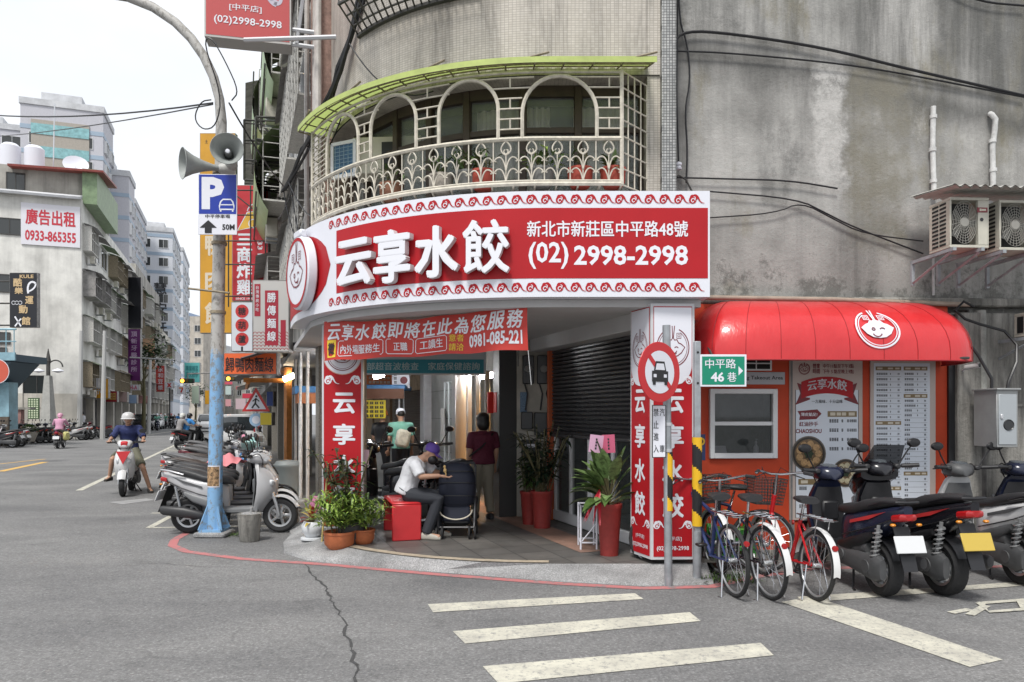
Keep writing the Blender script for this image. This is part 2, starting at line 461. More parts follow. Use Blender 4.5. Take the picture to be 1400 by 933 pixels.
# lane lines of the main street, all running along it
def lane(px0, px1, w, m='worn_paint'):
    a, c = G(*px0), G(*px1); mb = MB(); stroke(mb, lambda v: v, [a.xy, c.xy], w, .004); return struct('road_marking', mb, m, smooth=False)
lane((108, 671), (262, 598), .14)
a0 = G(108, 671)
lane((0, 645), (62, 632), .22, 'worn_yellow_paint'); lane((-60, 641), (62, 628), .12, 'worn_yellow_paint')
mk = MB()
a1 = G(226, 617)
for k in range(9):
    p = a1+D*(k*1.6); stroke(mk, lambda v: v, [(p.x-.1, p.y), (p.x+1.0, p.y+.36)], .5, .004)
struct('road_marking', mk, 'worn_paint', smooth=False)
for k in range(3):
    lane((0+k*40, 600+k*-3), (60+k*45, 594-k*3), .16)
lane((180, 598), (330, 577), .2); lane((150, 606), (172, 601), .15)
# scooter bay lines by the lamp post
lane((204, 722), (245, 700), .1); lane((204, 722), (420, 719), .08); lane((207, 702), (240, 702), .08)
mk = MB(); q = [G(148, 687), G(200, 682), G(212, 684), G(168, 690)]; mk.sheet([(p.x, p.y, .004) for p in q])
struct('manhole_patch', mk, pm('patch_metal', (.3, .3, .3), .6, var=.3), smooth=False)
# long repair crack
mk = MB(); pts = [G(*p).xy for p in ((418, 772), (432, 790), (448, 808), (455, 824), (470, 850), (477, 880), (486, 910), (492, 945))]
q = []
for a, c in zip(pts[:-1], pts[1:]): q += [a.lerp(c, k/6)+Vector((rnd.uniform(-.022, .022), rnd.uniform(-.01, .01))) for k in range(6)]
for k in range(len(q)-1): stroke(mk, lambda v: v, [q[k], q[k+1]+(q[k+1]-q[k])*.25], rnd.uniform(.006, .028), .003+.0002*(k % 2))
struct('road_crack', mk, pm('crack_tar', (.055, .055, .055), .9, var=.4, vscale=30), smooth=False)

# apron: slopes from the kerb line up to the arcade floor
FZ = .12
EDGE = [arc(R(72), 3.28)+D*2.0, arc(R(72), 3.28), arc(R(60), 3.3), arc(R(48), 3.3), arc(R(36), 3.3), arc(R(24), 3.3), arc(R(12), 3.3), arc(0, 3.3), Vector((1.5, 7.55, 0)), Vector((2.0, 7.6, 0))]
KA = [(-3.6, 11.75), (-2.98, 9.95), (-2.88, 9.3), (-2.7, 8.75), (-2.3, 8.32), (-1.6, 7.98), (-.7, 7.68), (.36, 7.3), (1.3, 7.08), (1.95, 7.15)]
mb = MB(); n = len(EDGE)
vs = [(k[0], k[1], .0) for k in KA]+[(k[0], k[1]+.015, .03) for k in KA]+[(e.x, e.y, FZ) for e in EDGE]
mb.add(vs, [(i, i+1, r*n+n+i+1, r*n+n+i) if 0 else (r*n+i, r*n+i+1, (r+1)*n+i+1, (r+1)*n+i) for r in (0, 1) for i in range(n-1)])
struct('apron', mb, 'apron_concrete', smooth=False)
mk = MB(); stroke(mk, lambda v: v, [tuple(arc(R(a), 3.22).xy) for a in (46, 38, 30, 22, 14, 7, 0)], .11, FZ+.007)
struct('apron_strip', mk, pm('tan_stone', (.38, .32, .24), .8, var=.25, vscale=12), smooth=False)
fl = [(e.x, e.y) for e in EDGE[1:]]+[(2.2, 7.6), (2.2, 8.4), (1.4, 8.5), (-.6, 14), (-12, 45), (-16, 45), (EDGE[0].x, EDGE[0].y)]
flat('arcade_floor', fl, FZ+.001, 'arcade_tile')
a = Vector((.95, 8.2, 0)); mb = MB(); stroke(mb, lambda v: v, [a.xy, (a+D*14).xy], .42, FZ+.005); struct('tile_band', mb, 'pink_tile', smooth=False)
# far pavement across the main street, a kerb high
mb = MB(); p0 = Vector((-29.2, 46, 0)); q = [p0-N*0+D*-12, p0+D*200, p0+D*200-N*30, p0+D*-12-N*30]
mb.prism([(v.x, v.y) for v in q], .0, .14); struct('pavement', mb, 'pavement_far', smooth=False)
# ================================================================ the corner building
TH = R(70)
def path(r, u):                                                                # u runs from the right end leftwards round the corner
    if u <= 0: return Vector((CX-u, CY-r, 0))
    if u <= TH*r: return arc(u/r, r)
    return arc(TH, r)+D*(u-TH*r)
def pnorm(r, u):
    th = 0 if u <= 0 else min(u/r, TH); return Vector((-math.sin(th), -math.cos(th), 0))
def ufind(px, r):
    k = (px-700)/FPX; a, b = -4., TH*r+.4
    for _ in range(50):
        m = (a+b)/2; p = path(r, m)
        if p.x-k*p.y > 0: a = m
        else: b = m
    return (a+b)/2
def warpr(r): return lambda v: path(r+v.z, -v.x)+Vector((0, 0, v.y))            # sheet coordinates (x right, y up, z out)
def wband(mb, r, u0, u1, z0, z1, du=.12, t=0., nz=1, cap=True):
    n = max(2, int((u1-u0)/du))
    uv = lambda a, c: (u0+(u1-u0)*a, z0+(z1-z0)*c)
    mb.grid(lambda a, c: path(r, u0+(u1-u0)*a)+Vector((0, 0, z0+(z1-z0)*c)), n, nz, uv)
    if t:
        mb.grid(lambda a, c: path(r, u0+(u1-u0)*a)-pnorm(r, u0+(u1-u0)*a)*t*c+Vector((0, 0, z0)), n, 1, uv)
        mb.grid(lambda a, c: path(r, u0+(u1-u0)*a)-pnorm(r, u0+(u1-u0)*a)*t*c+Vector((0, 0, z1)), n, 1, uv)
        mb.grid(lambda a, c: path(r, u0+(u1-u0)*a)-pnorm(r, u0+(u1-u0)*a)*t+Vector((0, 0, z0+(z1-z0)*c)), n, 1, uv)
        for u in (u0, u1):
            p = path(r, u); q = p-pnorm(r, u)*t
            mb.sheet([p+Vector((0, 0, z0)), q+Vector((0, 0, z0)), q+Vector((0, 0, z1)), p+Vector((0, 0, z1))])
    return mb
def tilemat(name, c1, c2, mortar, w, h, ms, stain=.5, streak=(2.2, .25)):
    m, t, b, tc = newmat(name, .45); o = tc.outputs['UV']; ob = tc.outputs['Object']
    br = t.nodes.new('ShaderNodeTexBrick'); br.inputs['Scale'].default_value = 1; br.inputs['Brick Width'].default_value = w; br.inputs['Row Height'].default_value = h
    br.inputs['Mortar Size'].default_value = ms; br.offset = 0; br.inputs['Mortar Smooth'].default_value = .3
    br.inputs['Color1'].default_value = (*c1, 1); br.inputs['Color2'].default_value = (*c2, 1); br.inputs['Mortar'].default_value = (*mortar, 1)
    t.links.new(o, br.inputs[0])
    st = ramp(t, [(.36, .42), (.5, .85), (.7, 1.1)], tnoise(t, tmap(t, o, (*streak, 1)), 1.6, 7, .68, .3))
    col = tmix(t, stain, br.outputs[0], st, 'MULTIPLY')
    rust = ramp(t, [(.665, 0.), (.72, .6)], tnoise(t, tmap(t, o, (3.2, .2, 1), (3.1, .3, 0)), 1.3, 4, .5))
    col = tmix(t, rust, col, (.3, .2, .11))
    t.links.new(col, b.inputs['Base Color']); t.links.new(tbump(t, br.outputs[1], -.4, .004), b.inputs['Normal']); return m
tilemat('beige_tile', (.5, .46, .4), (.58, .54, .48), (.33, .3, .26), .042, .026, .003, .8)
tilemat('grey_mosaic', (.3, .31, .31), (.5, .5, .49), (.09, .09, .09), .03, .03, .004, .5)
# stained cement render of the side wall
m, t, b, tc = newmat('stained_cement', .88); o = tc.outputs['Object']
base = ramp(t, [(.3, (.15, .147, .138)), (.5, (.3, .295, .28)), (.68, (.43, .42, .4))], tnoise(t, tmap(t, o, (1, 1, .8)), 1.1, 7, .62))
stx = tnoise(t, tmap(t, o, (2.6, 2.6, .13)), 1.2, 9, .62, .15)
streak = ramp(t, [(.36, .38), (.49, .9), (.6, 1.08)], stx)
col = tmix(t, ramp(t, [(.35, .25), (.65, .95)], tnoise(t, o, .5, 3)), base, streak, 'MULTIPLY')
moss = ramp(t, [(.55, 0.), (.68, .7)], tnoise(t, tmap(t, o, (1.2, 1.2, .5), (4.2, 0, 1.3)), 1.0, 6, .7))
col = tmix(t, moss, col, (.2, .18, .12))
pale = ramp(t, [(.60, 0.), (.66, .55)], tnoise(t, tmap(t, o, (1.1, 1.1, .5), (1.7, 3, 7)), 1.2, 9, .8))
col = tmix(t, pale, col, (.45, .44, .42))
drk = ramp(t, [(.58, 0.), (.74, .85)], tnoise(t, tmap(t, o, (.8, .8, 1.4), (9, 2, 2.3)), .75, 9, .78))
col = tmix(t, drk, col, (.06, .06, .057))
sx = t.nodes.new('ShaderNodeSeparateXYZ'); t.links.new(o, sx.inputs[0])
def mth(op, a, c):
    n = t.nodes.new('ShaderNodeMath'); n.operation = op
    for k, v in ((0, a), (1, c)):
        if isinstance(v, (int, float)): n.inputs[k].default_value = v
        else: t.links.new(v, n.inputs[k])
    return n.outputs[0]
# grime hanging under the sloping cable and from the top, each with a ragged edge
sl = mth('SUBTRACT', mth('SUBTRACT', 6.12, mth('MULTIPLY', sx.outputs[0], .185)), sx.outputs[2] if 0 else sx.outputs[2])
rag = mth('MULTIPLY', tnoise(t, tmap(t, o, (5, 5, .9)), 1.5, 8, .75), 1.0)
def band(x0, x1, soft):
    d = mth('ADD', sl, mth('MULTIPLY', mth('SUBTRACT', rag, .5), soft)); return ramp(t, [(.0, 0.), (.5, 1.), (1., 0.)], mth('DIVIDE', mth('SUBTRACT', d, x0), x1-x0))
col = tmix(t, mth('MULTIPLY', band(-.35, .3, .5), .75), col, (.07, .07, .066))
up = ramp(t, [(.42, 0.), (.6, .8)], mth('MULTIPLY', tnoise(t, tmap(t, o, (1.3, 1.3, .12), (3, 1, 5)), 1.6, 8, .7), ramp(t, [(0., .0), (.3, 1.)], mth('MULTIPLY', sl, -1.))))
col = tmix(t, up, col, (.1, .1, .095))
def inside(x0, x1, z0, z1):
    wx = mth('ADD', sx.outputs[0], mth('MULTIPLY', mth('SUBTRACT', tnoise(t, o, 2.6, 6, .7), .5), .5)); wz = mth('ADD', sx.outputs[2], mth('MULTIPLY', mth('SUBTRACT', tnoise(t, tmap(t, o, loc=(5, 5, 5)), 2.2, 6, .7), .5), .7))
    e = lambda v, a, c: ramp(t, [(0., 0.), (1., 1.)], mth('DIVIDE', mth('SUBTRACT', v, a), c-a))
    return mth('MULTIPLY', mth('MULTIPLY', e(wx, x0, x0+.1), e(wx, x1+.1, x1)), mth('MULTIPLY', e(wz, z0-.2, z0+.2), e(wz, z1+.1, z1-.1)))
col = tmix(t, mth('MULTIPLY', inside(3.8, 4.55, 3.6, 5.7), ramp(t, [(.35, .15), (.6, .85)], tnoise(t, o, 3.2, 8, .75))), col, (.19, .178, .14))
col = tmix(t, mth('MULTIPLY', inside(3.42, 3.78, 4.2, 5.65), ramp(t, [(.4, .2), (.56, .9)], tnoise(t, o, 8, 8, .8))), col, (.5, .49, .47))
col = tmix(t, mth('MULTIPLY', inside(4.9, 5.5, 5.6, 8.5), ramp(t, [(.4, .2), (.6, .8)], tnoise(t, tmap(t, o, (4, 4, .3)), 1.6, 8, .7))), col, (.085, .085, .08))
col = tmix(t, mth('MULTIPLY', inside(2.75, 3.25, 3.9, 5.0), ramp(t, [(.45, .0), (.6, .6)], tnoise(t, tmap(t, o, (2, 2, .8)), 2, 8, .7))), col, (.12, .12, .115))
low = ramp(t, [(.5, 0.), (.62, .75)], mth('ADD', tnoise(t, tmap(t, o, (2, 2, 1.6)), 2.2, 9, .8), mth('MULTIPLY', mth('SUBTRACT', 3.25, sx.outputs[2]), .35)))
col = tmix(t, low, col, (.08, .08, .072))
t.links.new(col, b.inputs['Base Color']); t.links.new(tbump(t, tnoise(t, o, 26, 7, .7), .5, .02), b.inputs['Normal'])
m, t, b, tc = newmat('formed_concrete', .85); o = tc.outputs['Object']
base = ramp(t, [(.3, (.13, .13, .115)), (.5, (.25, .24, .22)), (.7, (.34, .33, .3))], tnoise(t, tmap(t, o, (2, 2, .8)), 1.8, 8, .7))
col = tmix(t, .7, base, ramp(t, [(.42, .28), (.55, 1.)], tnoise(t, tmap(t, o, (4, 4, .35), (2, 2, 2)), 1.3, 8, .75)), 'MULTIPLY')
t.links.new(col, b.inputs['Base Color']); t.links.new(tbump(t, tnoise(t, o, 30, 6), .5, .02), b.inputs['Normal'])
RED = pm('sign_red', (.4, .009, .015), .5, var=.07, vscale=1.5, spec=.3); SWHITE = pm('sign_white', (.7, .71, .77), .4)
pm('letter_white', (.74, .75, .8), .4); pm('letter_side', (.6, .56, .57), .5); DRED = pm('dark_red_ink', (.17, .012, .02), .5)
pm('dark_wood', (.05, .034, .024), .55, var=.3, vscale=9); pm('cream_metal', (.54, .5, .42), .5, var=.25, vscale=14)
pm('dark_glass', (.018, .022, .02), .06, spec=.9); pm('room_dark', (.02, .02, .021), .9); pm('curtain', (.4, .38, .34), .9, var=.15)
pm('green_sheet', (.36, .42, .16), .5, var=.22, vscale=3); pm('green_under', (.24, .3, .13), .6, var=.3, vscale=5)
pm('ceiling_panel', (.46, .46, .46), .7, var=.08, vscale=1.5); pm('under_grey', (.2, .2, .2), .8, var=.2)
pm('orange_red_wall', (.5, .062, .024), .6, var=.14, vscale=2.2, spec=.25); pm('alu', (.6, .61, .63), .35, metal=.6)
pm('white_frame', (.72, .73, .74), .4); pm('shutter_black', (.035, .035, .038), .38, spec=.6)
_m = MATS['green_sheet']; _t = _m.node_tree; _b = _t.nodes['Principled BSDF']; _o = next(n for n in _t.nodes if n.type == 'OUTPUT_MATERIAL')
_tr = _t.nodes.new('ShaderNodeBsdfTranslucent'); _tr.inputs[0].default_value = (.5, .62, .2, 1); _mx = _t.nodes.new('ShaderNodeMixShader'); _mx.inputs[0].default_value = .5
_t.links.new(_b.outputs[0], _mx.inputs[1]); _t.links.new(_tr.outputs[0], _mx.inputs[2]); _t.links.new(_mx.outputs[0], _o.inputs[0])
GLASS = pm('clear_glass', (.9, .95, .93), .03, trans=1.)
pm('pane_dark', (.03, .034, .034), .05, spec=.8)

cb = thing('corner_building', 'rounded corner building in beige tile and stained cement above the red dumpling shop', 'building', (CX, CY, 0))
RW = 2.95; UL = TH*RW
# tiled bands
mb = MB(); wband(mb, RW, -1.06-.0, UL+.1, 5.26, 7.6, t=.3); part(cb, 'tiled_wall', mb, 'beige_tile')
mb = MB(); wband(mb, RW, -.8, UL+.1, 2.78, 3.99, t=.3); wband(mb, RW, -1.205, -1.065, 2.78, 11, t=.28); part(cb, 'tiled_wall', mb, 'beige_tile')
mb = MB(); wband(mb, RW, -1.0, UL+.1, 9., 11.6, t=.3); part(cb, 'tiled_wall', mb, 'beige_tile')
mb = MB(); wband(mb, RW+.06, -1.36, -1.21, 2.78, 11.8, t=.5); part(cb, 'mosaic_pilaster', mb, 'grey_mosaic')
# stained side wall, turning slightly away to the right
SA = R(3.5); SX = Vector((math.cos(SA), math.sin(SA), 0)); SO = Vector((1.72, 8.38, 0)); SN = Vector((math.sin(SA), -math.cos(SA), 0))
def SW(a, z, o=0.): return SO+SX*a+SN*o+Vector((0, 0, z))
SF = frame(SO, SX)                                                             # x along the wall, y up, z out
mb = MB(); mb.at(SF).box((3.6, 7.36, -.15), (7.2, 9., .3)); mb.box((6.8, 1.43, -.15), (6.4, 2.86, .3)); part(cb, 'cement_wall', mb, 'stained_cement')
# ledge and lower concrete to the right of the takeout front
mb = MB(); mb.at(SF).box((3.6, 2.93, .03), (7.2, .1, .16), b=.02)
mb.box((4.75, 1.41, .06), (2.9, 2.8, .1), b=.01); mb.box((3.5, 1.4, .1), (.34, 2.8, .2), b=.01); mb.box((4.85, 1.75, .115), (2.7, .03, .02)); part(cb, 'lower_wall', mb, 'formed_concrete')
# recessed windows of the first upper floor
rg = RW-.28
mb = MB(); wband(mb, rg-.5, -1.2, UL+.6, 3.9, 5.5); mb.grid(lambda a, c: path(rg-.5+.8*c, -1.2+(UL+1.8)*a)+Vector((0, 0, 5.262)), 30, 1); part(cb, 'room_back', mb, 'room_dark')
pxs = [884, 790, 715, 640, 590, 545, 505, 470]
us = [-1.06]+[ufind(p, rg) for p in pxs[1:]]
fr = MB(); gl = MB(); cu = MB()
for k, u in enumerate(us):
    p = path(rg, u); n_ = pnorm(rg, u); fr.at(frame((p.x, p.y, 0), Vector((0, 0, 1)).cross(n_))).box((0, 4.62, .02), (.085, 1.27, .09), b=.008); fr.at(None)
fr2 = MB()
wband(fr, rg+.05, us[0], us[-1], 5.14, 5.26, t=.08); wband(fr, rg+.05, us[0], us[-1], 3.99, 4.08, t=.08); wband(fr, rg+.05, us[0], us[-1], 4.74, 4.8, t=.07)
wo_ = part(cb, 'window', fr, 'dark_wood')
for k in range(len(us)-1):
    a, c = path(rg, us[k]), path(rg, us[k+1]); a, c = a.lerp(c, .04), c.lerp(a, .04)
    for z0, z1 in ((4.08, 4.74), (4.8, 5.14)): gl.sheet([a+Vector((0, 0, z0)), c+Vector((0, 0, z0)), c+Vector((0, 0, z1)), a+Vector((0, 0, z1))])
g_ = gl.build('pane', pm('window_pane', (.5, .55, .53), .04, trans=.0, alpha=.3, spec=.9), smooth=False); g_.parent = wo_
for (a0, a1) in ((us[0]+.12, us[0]+.75), (us[1]+.3, us[2]+.1), (us[2]-.1, us[3]-.1)):
    a0, a1 = min(a0, a1), max(a0, a1); nn = 26
    cu.grid(lambda a, c: path(rg-.16+.025*math.sin(a*38), a0+(a1-a0)*a)+Vector((0, 0, 4.0+1.1*c)), nn, 1)
c_ = cu.build('curtain', 'curtain'); c_.parent = wo_
# sill slab of the upper floor, seen from below
mb = MB(); wband(mb, RW+.02, -.85, UL+.1, 3.9, 3.985, t=.32); part(cb, 'slab', mb, 'under_grey')
# arcade ceiling and beam
poly = [tuple(path(RW+.34, u).xy) for u in [-1.55]+[UL*k/10 for k in range(11)]]+[tuple((path(RW+.25, UL)+D*12).xy), tuple((Vector((1.6, 8.42, 0))+D*14+N*.3).xy), (1.75, 8.42)]
mb = MB(); mb.prism(poly, 2.74, 2.817); part(cb, 'arcade_ceiling', mb, 'ceiling_panel', smooth=False)
# pillars
mb = MB(); mb.at(frame((1.66, 7.86, 0), (1, 0, 0))).box((0, 1.4, 0), (.32, 2.8, .3)); part(cb, 'pillar', mb, 'formed_concrete')
pc = arc(R(58), 2.9); mb = MB(); mb.at(frame((pc.x, pc.y, 0), (1, 0, 0))).box((0, 1.4, -.1), (.4, 2.8, .3)); part(cb, 'pillar', mb, 'formed_concrete')
# shop wall along the arcade: roller shutter over glass doors
S0 = Vector((1.42, 8.44, 0)); SL = 2.45; SHF = frame(S0+D*SL, -D)               # x towards the viewer, y up, z out into the arcade
mb = MB(); mb.at(SHF)
nsl = 22
prof = []
for k in range(nsl):
    z = 1.36+k*(1.2/nsl); prof += [(z, .0), (z+.012, .022), (z+.036, .026), (z+1.2/nsl-.004, .006)]
for (za, oa), (zb, ob) in zip(prof[:-1], prof[1:]): mb.add([(.06, za, oa), (SL-.02, za, oa), (SL-.02, zb, ob), (.06, zb, ob)], [(0, 1, 2, 3)])
mb.box((SL/2, 1.345, .01), (SL-.1, .05, .05), b=.008)
sh = part(cb, 'roller_shutter', mb, 'shutter_black', sharp=20)
mb = MB(); mb.at(SHF).box((SL/2+.1, 2.66, .1), (SL+.7, .2, .3), b=.01); part(cb, 'shutter_box', mb, 'ceiling_panel')
mb = MB(); mb.at(SHF)
for x in (.1, .62, 1.2, 1.26, 1.85, SL-.04): mb.box((x, .76, -.03), (.06, 1.26, .06), b=.006)
mb.box((SL/2, .2, -.03), (SL-.06, .14, .07), b=.006); mb.box((SL/2, 1.37, -.03), (SL-.06, .05, .06))
dr = part(cb, 'glass_door', mb, 'white_frame')
mb = MB(); mb.at(SHF); mb.sheet([(.1, .27, -.03), (SL-.1, .27, -.03), (SL-.1, 1.36, -.03), (.1, 1.36, -.03)])
o = mb.build('pane', pm('door_pane', (.05, .06, .06), .03, alpha=.62, spec=.9), smooth=False); wp(o, dr)
mb = MB(); mb.at(SHF).box((SL/2, 1.4, -1.6), (SL+1.4, 2.7, .05)); mb.box((SL/2, .1, -.8), (SL, .06, 1.5)); mb.box((SL+.2, 1.4, -.8), (.05, 2.7, 1.6)); mb.box((-.1, 1.4, -.9), (.05, 2.7, 1.6)); part(cb, 'shop_interior', mb, pm('interior_grey', (.2, .2, .2), .8, var=.3))
mb = MB(); mb.at(SHF).box((.02, 1.36, .02), (.07, 2.5, .1), b=.005); part(cb, 'orange_jamb', mb, pm('orange_jamb', (.45, .1, .035), .5))
# meter wall at the end of the shop, facing the viewer
MF = frame((.1, 10.98, 0), (1, 0, 0))
mb = MB(); mb.at(MF).box((.27, 1.4, -.1), (.6, 2.7, .2)); part(cb, 'meter_wall', mb, pm('meter_plaster', (.42, .4, .35), .8, var=.25, vscale=3))
BX = pm('meter_box', (.03, .032, .034), .35); BXG = pm('meter_grey', (.2, .2, .19), .5)
def smallbox(name, x, z, w, h, d=.1, m=BX, lens=True, lab=None):
    mb = MB(); mb.use(m); mb.at(MF).box((x, z, d/2), (w, h, d), b=.012)
    if lens: mb.use(BXG); mb.lathe([(.0, d+.03), (.05, d+.028), (.06, d-.01)], (x, z+.01, 0), 14)
    return part(cb, name, mb, label=lab)
smallbox('electric_meter', .14, 2.3, .17, .42); smallbox('electric_meter', .37, 2.3, .2, .42); smallbox('meter_box', .12, 1.55, .17, .26, lens=False); smallbox('meter_box', .34, 1.5, .22, .34, lens=False)
o = smallbox('letter_box', .16, 1.12, .24, .3, m=BX, lens=False)
mb = MB(); mb.at(MF).box((.16, 1.18, .103), (.18, .05, .006)); x_ = mb.build('paper_slip', SWHITE); wp(x_, o)
mb = MB(); mb.at(MF)
for x, sgn in ((.08, 1), (.3, 1), (.46, -1)): mb.tube(cable([(x, 2.12, .04), (x+.05*sgn, 1.95, .05), (x+.02, 1.7, .04)]), .012, 6)
mb.tube([(.52, 2.68, .05), (.52, 2.3, .05), (.5, 1.9, .05)], .014, 6)
part(cb, 'meter_cable', mb, BLACK)
mb = MB(); mb.at(MF).box((.07, 1.82, .012), (.1, .3, .004)); part(cb, 'notice', mb, pm('blue_notice', (.12, .2, .3), .5, var=.6, vscale=60))

# ---------------- takeout front: red box standing in front of the wall
TO = SW(-.02, 0, .12); TF = frame(TO, SX); TWD = 3.28
tk = TF
mb = MB(); mb.at(TF)
wx0, wx1, wz0, wz1 = .5, 1.275, 1.15, 1.93
for c, d in (((wx0/2-.0, 1.5, -.06), (wx0, 2.76, .12)), (((TWD+wx1)/2, 1.5, -.06), (TWD-wx1, 2.76, .12)), (((wx0+wx1)/2, .645, -.06), (wx1-wx0, 1.05, .12)), (((wx0+wx1)/2, 2.405, -.06), (wx1-wx0, .95, .12))): mb.box(c, d)
part(cb, 'takeout_wall', mb, 'orange_red_wall')
mb = MB(); mb.at(TF).box((TWD+.045, 1.45, -.04), (.1, 2.66, .14)); part(cb, 'black_trim', mb, BLACK)
mb = MB(); mb.at(TF).box((TWD/2, .06, -.05), (TWD, .12, .16)); part(cb, 'plinth', mb, 'formed_concrete')
# serving window
mb = MB(); mb.at(TF)
w, h = wx1-wx0, wz1-wz0; cx, cz = (wx0+wx1)/2, (wz0+wz1)/2
for c, d in (((wx0+.028, cz, .01), (.056, h, .07)), ((wx1-.028, cz, .01), (.056, h, .07)), ((cx, wz0+.03, .012), (w-.1, .06, .075)), ((cx, wz1-.028, .01), (w-.1, .056, .07)), ((cx, cz, .0), (w-.1, .045, .055))): mb.box(c, d, b=.005)
sw_ = part(cb, 'serving_window', mb, 'white_frame')
mb = MB(); mb.at(TF).sheet([(wx0+.05, wz0+.05, 0), (wx1-.05, wz0+.05, 0), (wx1-.05, wz1-.05, 0), (wx0+.05, wz1-.05, 0)]); x_ = mb.build('pane', 'door_pane', smooth=False); wp(x_, sw_)
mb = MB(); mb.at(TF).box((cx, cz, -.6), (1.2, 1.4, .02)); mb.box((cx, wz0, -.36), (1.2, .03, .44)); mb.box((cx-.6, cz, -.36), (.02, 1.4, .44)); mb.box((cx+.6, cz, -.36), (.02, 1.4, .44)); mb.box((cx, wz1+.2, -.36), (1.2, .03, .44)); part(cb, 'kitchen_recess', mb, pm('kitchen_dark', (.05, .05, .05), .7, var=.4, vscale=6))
# small louvred vent above the window
mb = MB(); mb.at(TF).box((1.035, 2.215, .012), (.36, .16, .03), b=.005); o = part(cb, 'vent_frame', mb, 'white_frame')
mb = MB(); mb.at(TF)
for i in range(4): mb.box((.95+(i % 2)*.165, 2.18+(i//2)*.07, .029), (.15, .055, .006))
x_ = mb.build('pane', 'pane_dark'); wp(x_, o)
# upper storey cage bottom (second floor up) seen from below
mb = MB()
UA, UB = ufind(652, 3.3), ufind(468, 3.4)
for k in range(19):
    u = UA+(UB-UA)*k/18; p = path(RW, u)+Vector((0, 0, 6.2)); q = path(3.5, u)+Vector((0, 0, 6.2)); mb.tube([p, q], .011, 5)
    if k % 1 == 0: mb.tube([q, q+Vector((0, 0, 1.1))], .009, 5)
for r_, z, w_ in ((3.5, 6.2, .02), (3.3, 6.2, .011), (3.12, 6.2, .012), (2.97, 6.185, .03), (3.5, 6.55, .012), (3.5, 6.9, .012), (3.5, 7.3, .02)):
    mb.tube([path(r_, UA+(UB-UA)*k/30)+Vector((0, 0, z)) for k in range(31)], w_, 5)
part(cb, 'window_cage', mb, pm('dark_iron', (.05, .048, .045), .6, var=.4))
mb = MB(); wband(mb, RW-.2, UA, UL+.1, 7.6, 9.); part(cb, 'upper_window', mb, 'pane_dark')
# grilled side of the building beyond the rounded corner
EU = UL+.12; E0 = path(RW, EU)
EF = frame(E0+D*1.9, -D)                                                       # x towards the viewer, y up, z out to the street
mb = MB(); mb.at(EF).box((.95, 6.2, -.2), (1.9, 6.9, .3)); part(cb, 'side_wall', mb, pm('brown_tile', (.2, .135, .1), .6, var=.35, vscale=5))
mb = MB(); mb.at(EF)
for x, w in ((1.72, .2), (.12, .2)): mb.box((x, 6.2, .03), (w, 6.9, .16), b=.01)
part(cb, 'brick_pilaster', mb, pm('pink_brick', (.3, .19, .155), .8, var=.4, vscale=16))
def latwin(z0, z1):
    mb = MB(); mb.at(EF)
    for c, d in (((.35, (z0+z1)/2, .02), (.07, z1-z0, .09)), ((1.5, (z0+z1)/2, .02), (.07, z1-z0, .09)), ((.92, z0, .02), (1.2, .07, .09)), ((.92, z1, .02), (1.2, .07, .09))): mb.box(c, d, b=.006)
    o = part(cb, 'window', mb, pm('brown_frame', (.16, .09, .05), .5, var=.2))
    mb = MB(); mb.at(EF).box((.92, (z0+z1)/2, -.02), (1.15, z1-z0, .01)); x_ = mb.build('pane', 'pane_dark'); wp(x_, o)
    mb = MB(); mb.at(EF); st = .17; x0, x1 = .38, 1.47
    for sgn in (1, -1):
        k = x0-(z1-z0) if sgn > 0 else x0
        while k < x1+(0 if sgn > 0 else (z1-z0)):
            pts = []
            for tt in (0, 1):
                pts.append((k+sgn*tt*(z1-z0), z0+tt*(z1-z0)))
            (xa, za), (xb, zb) = pts
            ta = max(0, (x0-xa)/(xb-xa) if sgn > 0 else (xa-x1)/(xa-xb)); tb_ = min(1, (x1-xa)/(xb-xa) if sgn > 0 else (xa-x0)/(xa-xb))
            if tb_ > ta: mb.tube([(xa+(xb-xa)*ta, za+(zb-za)*ta, .03), (xa+(xb-xa)*tb_, za+(zb-za)*tb_, .03)], .008, 4)
            k += st
    x_ = mb.build('lattice', 'white_frame'); wp(x_, o)
latwin(4.3, 5.5); latwin(6.0, 7.5); latwin(8.2, 9.4)
mb = MB(); mb.at(EF)
for x, r_ in ((1.86, .045), (1.6, .03), (.02, .04), (1.3, .025)): mb.tube([(x, 2.9, .16), (x, 6.0, .17), (x, 9.6, .16)], r_, 8)
part(cb, 'downpipe', mb, pm('pale_pipe', (.5, .47, .44), .5, var=.2, vscale=8))
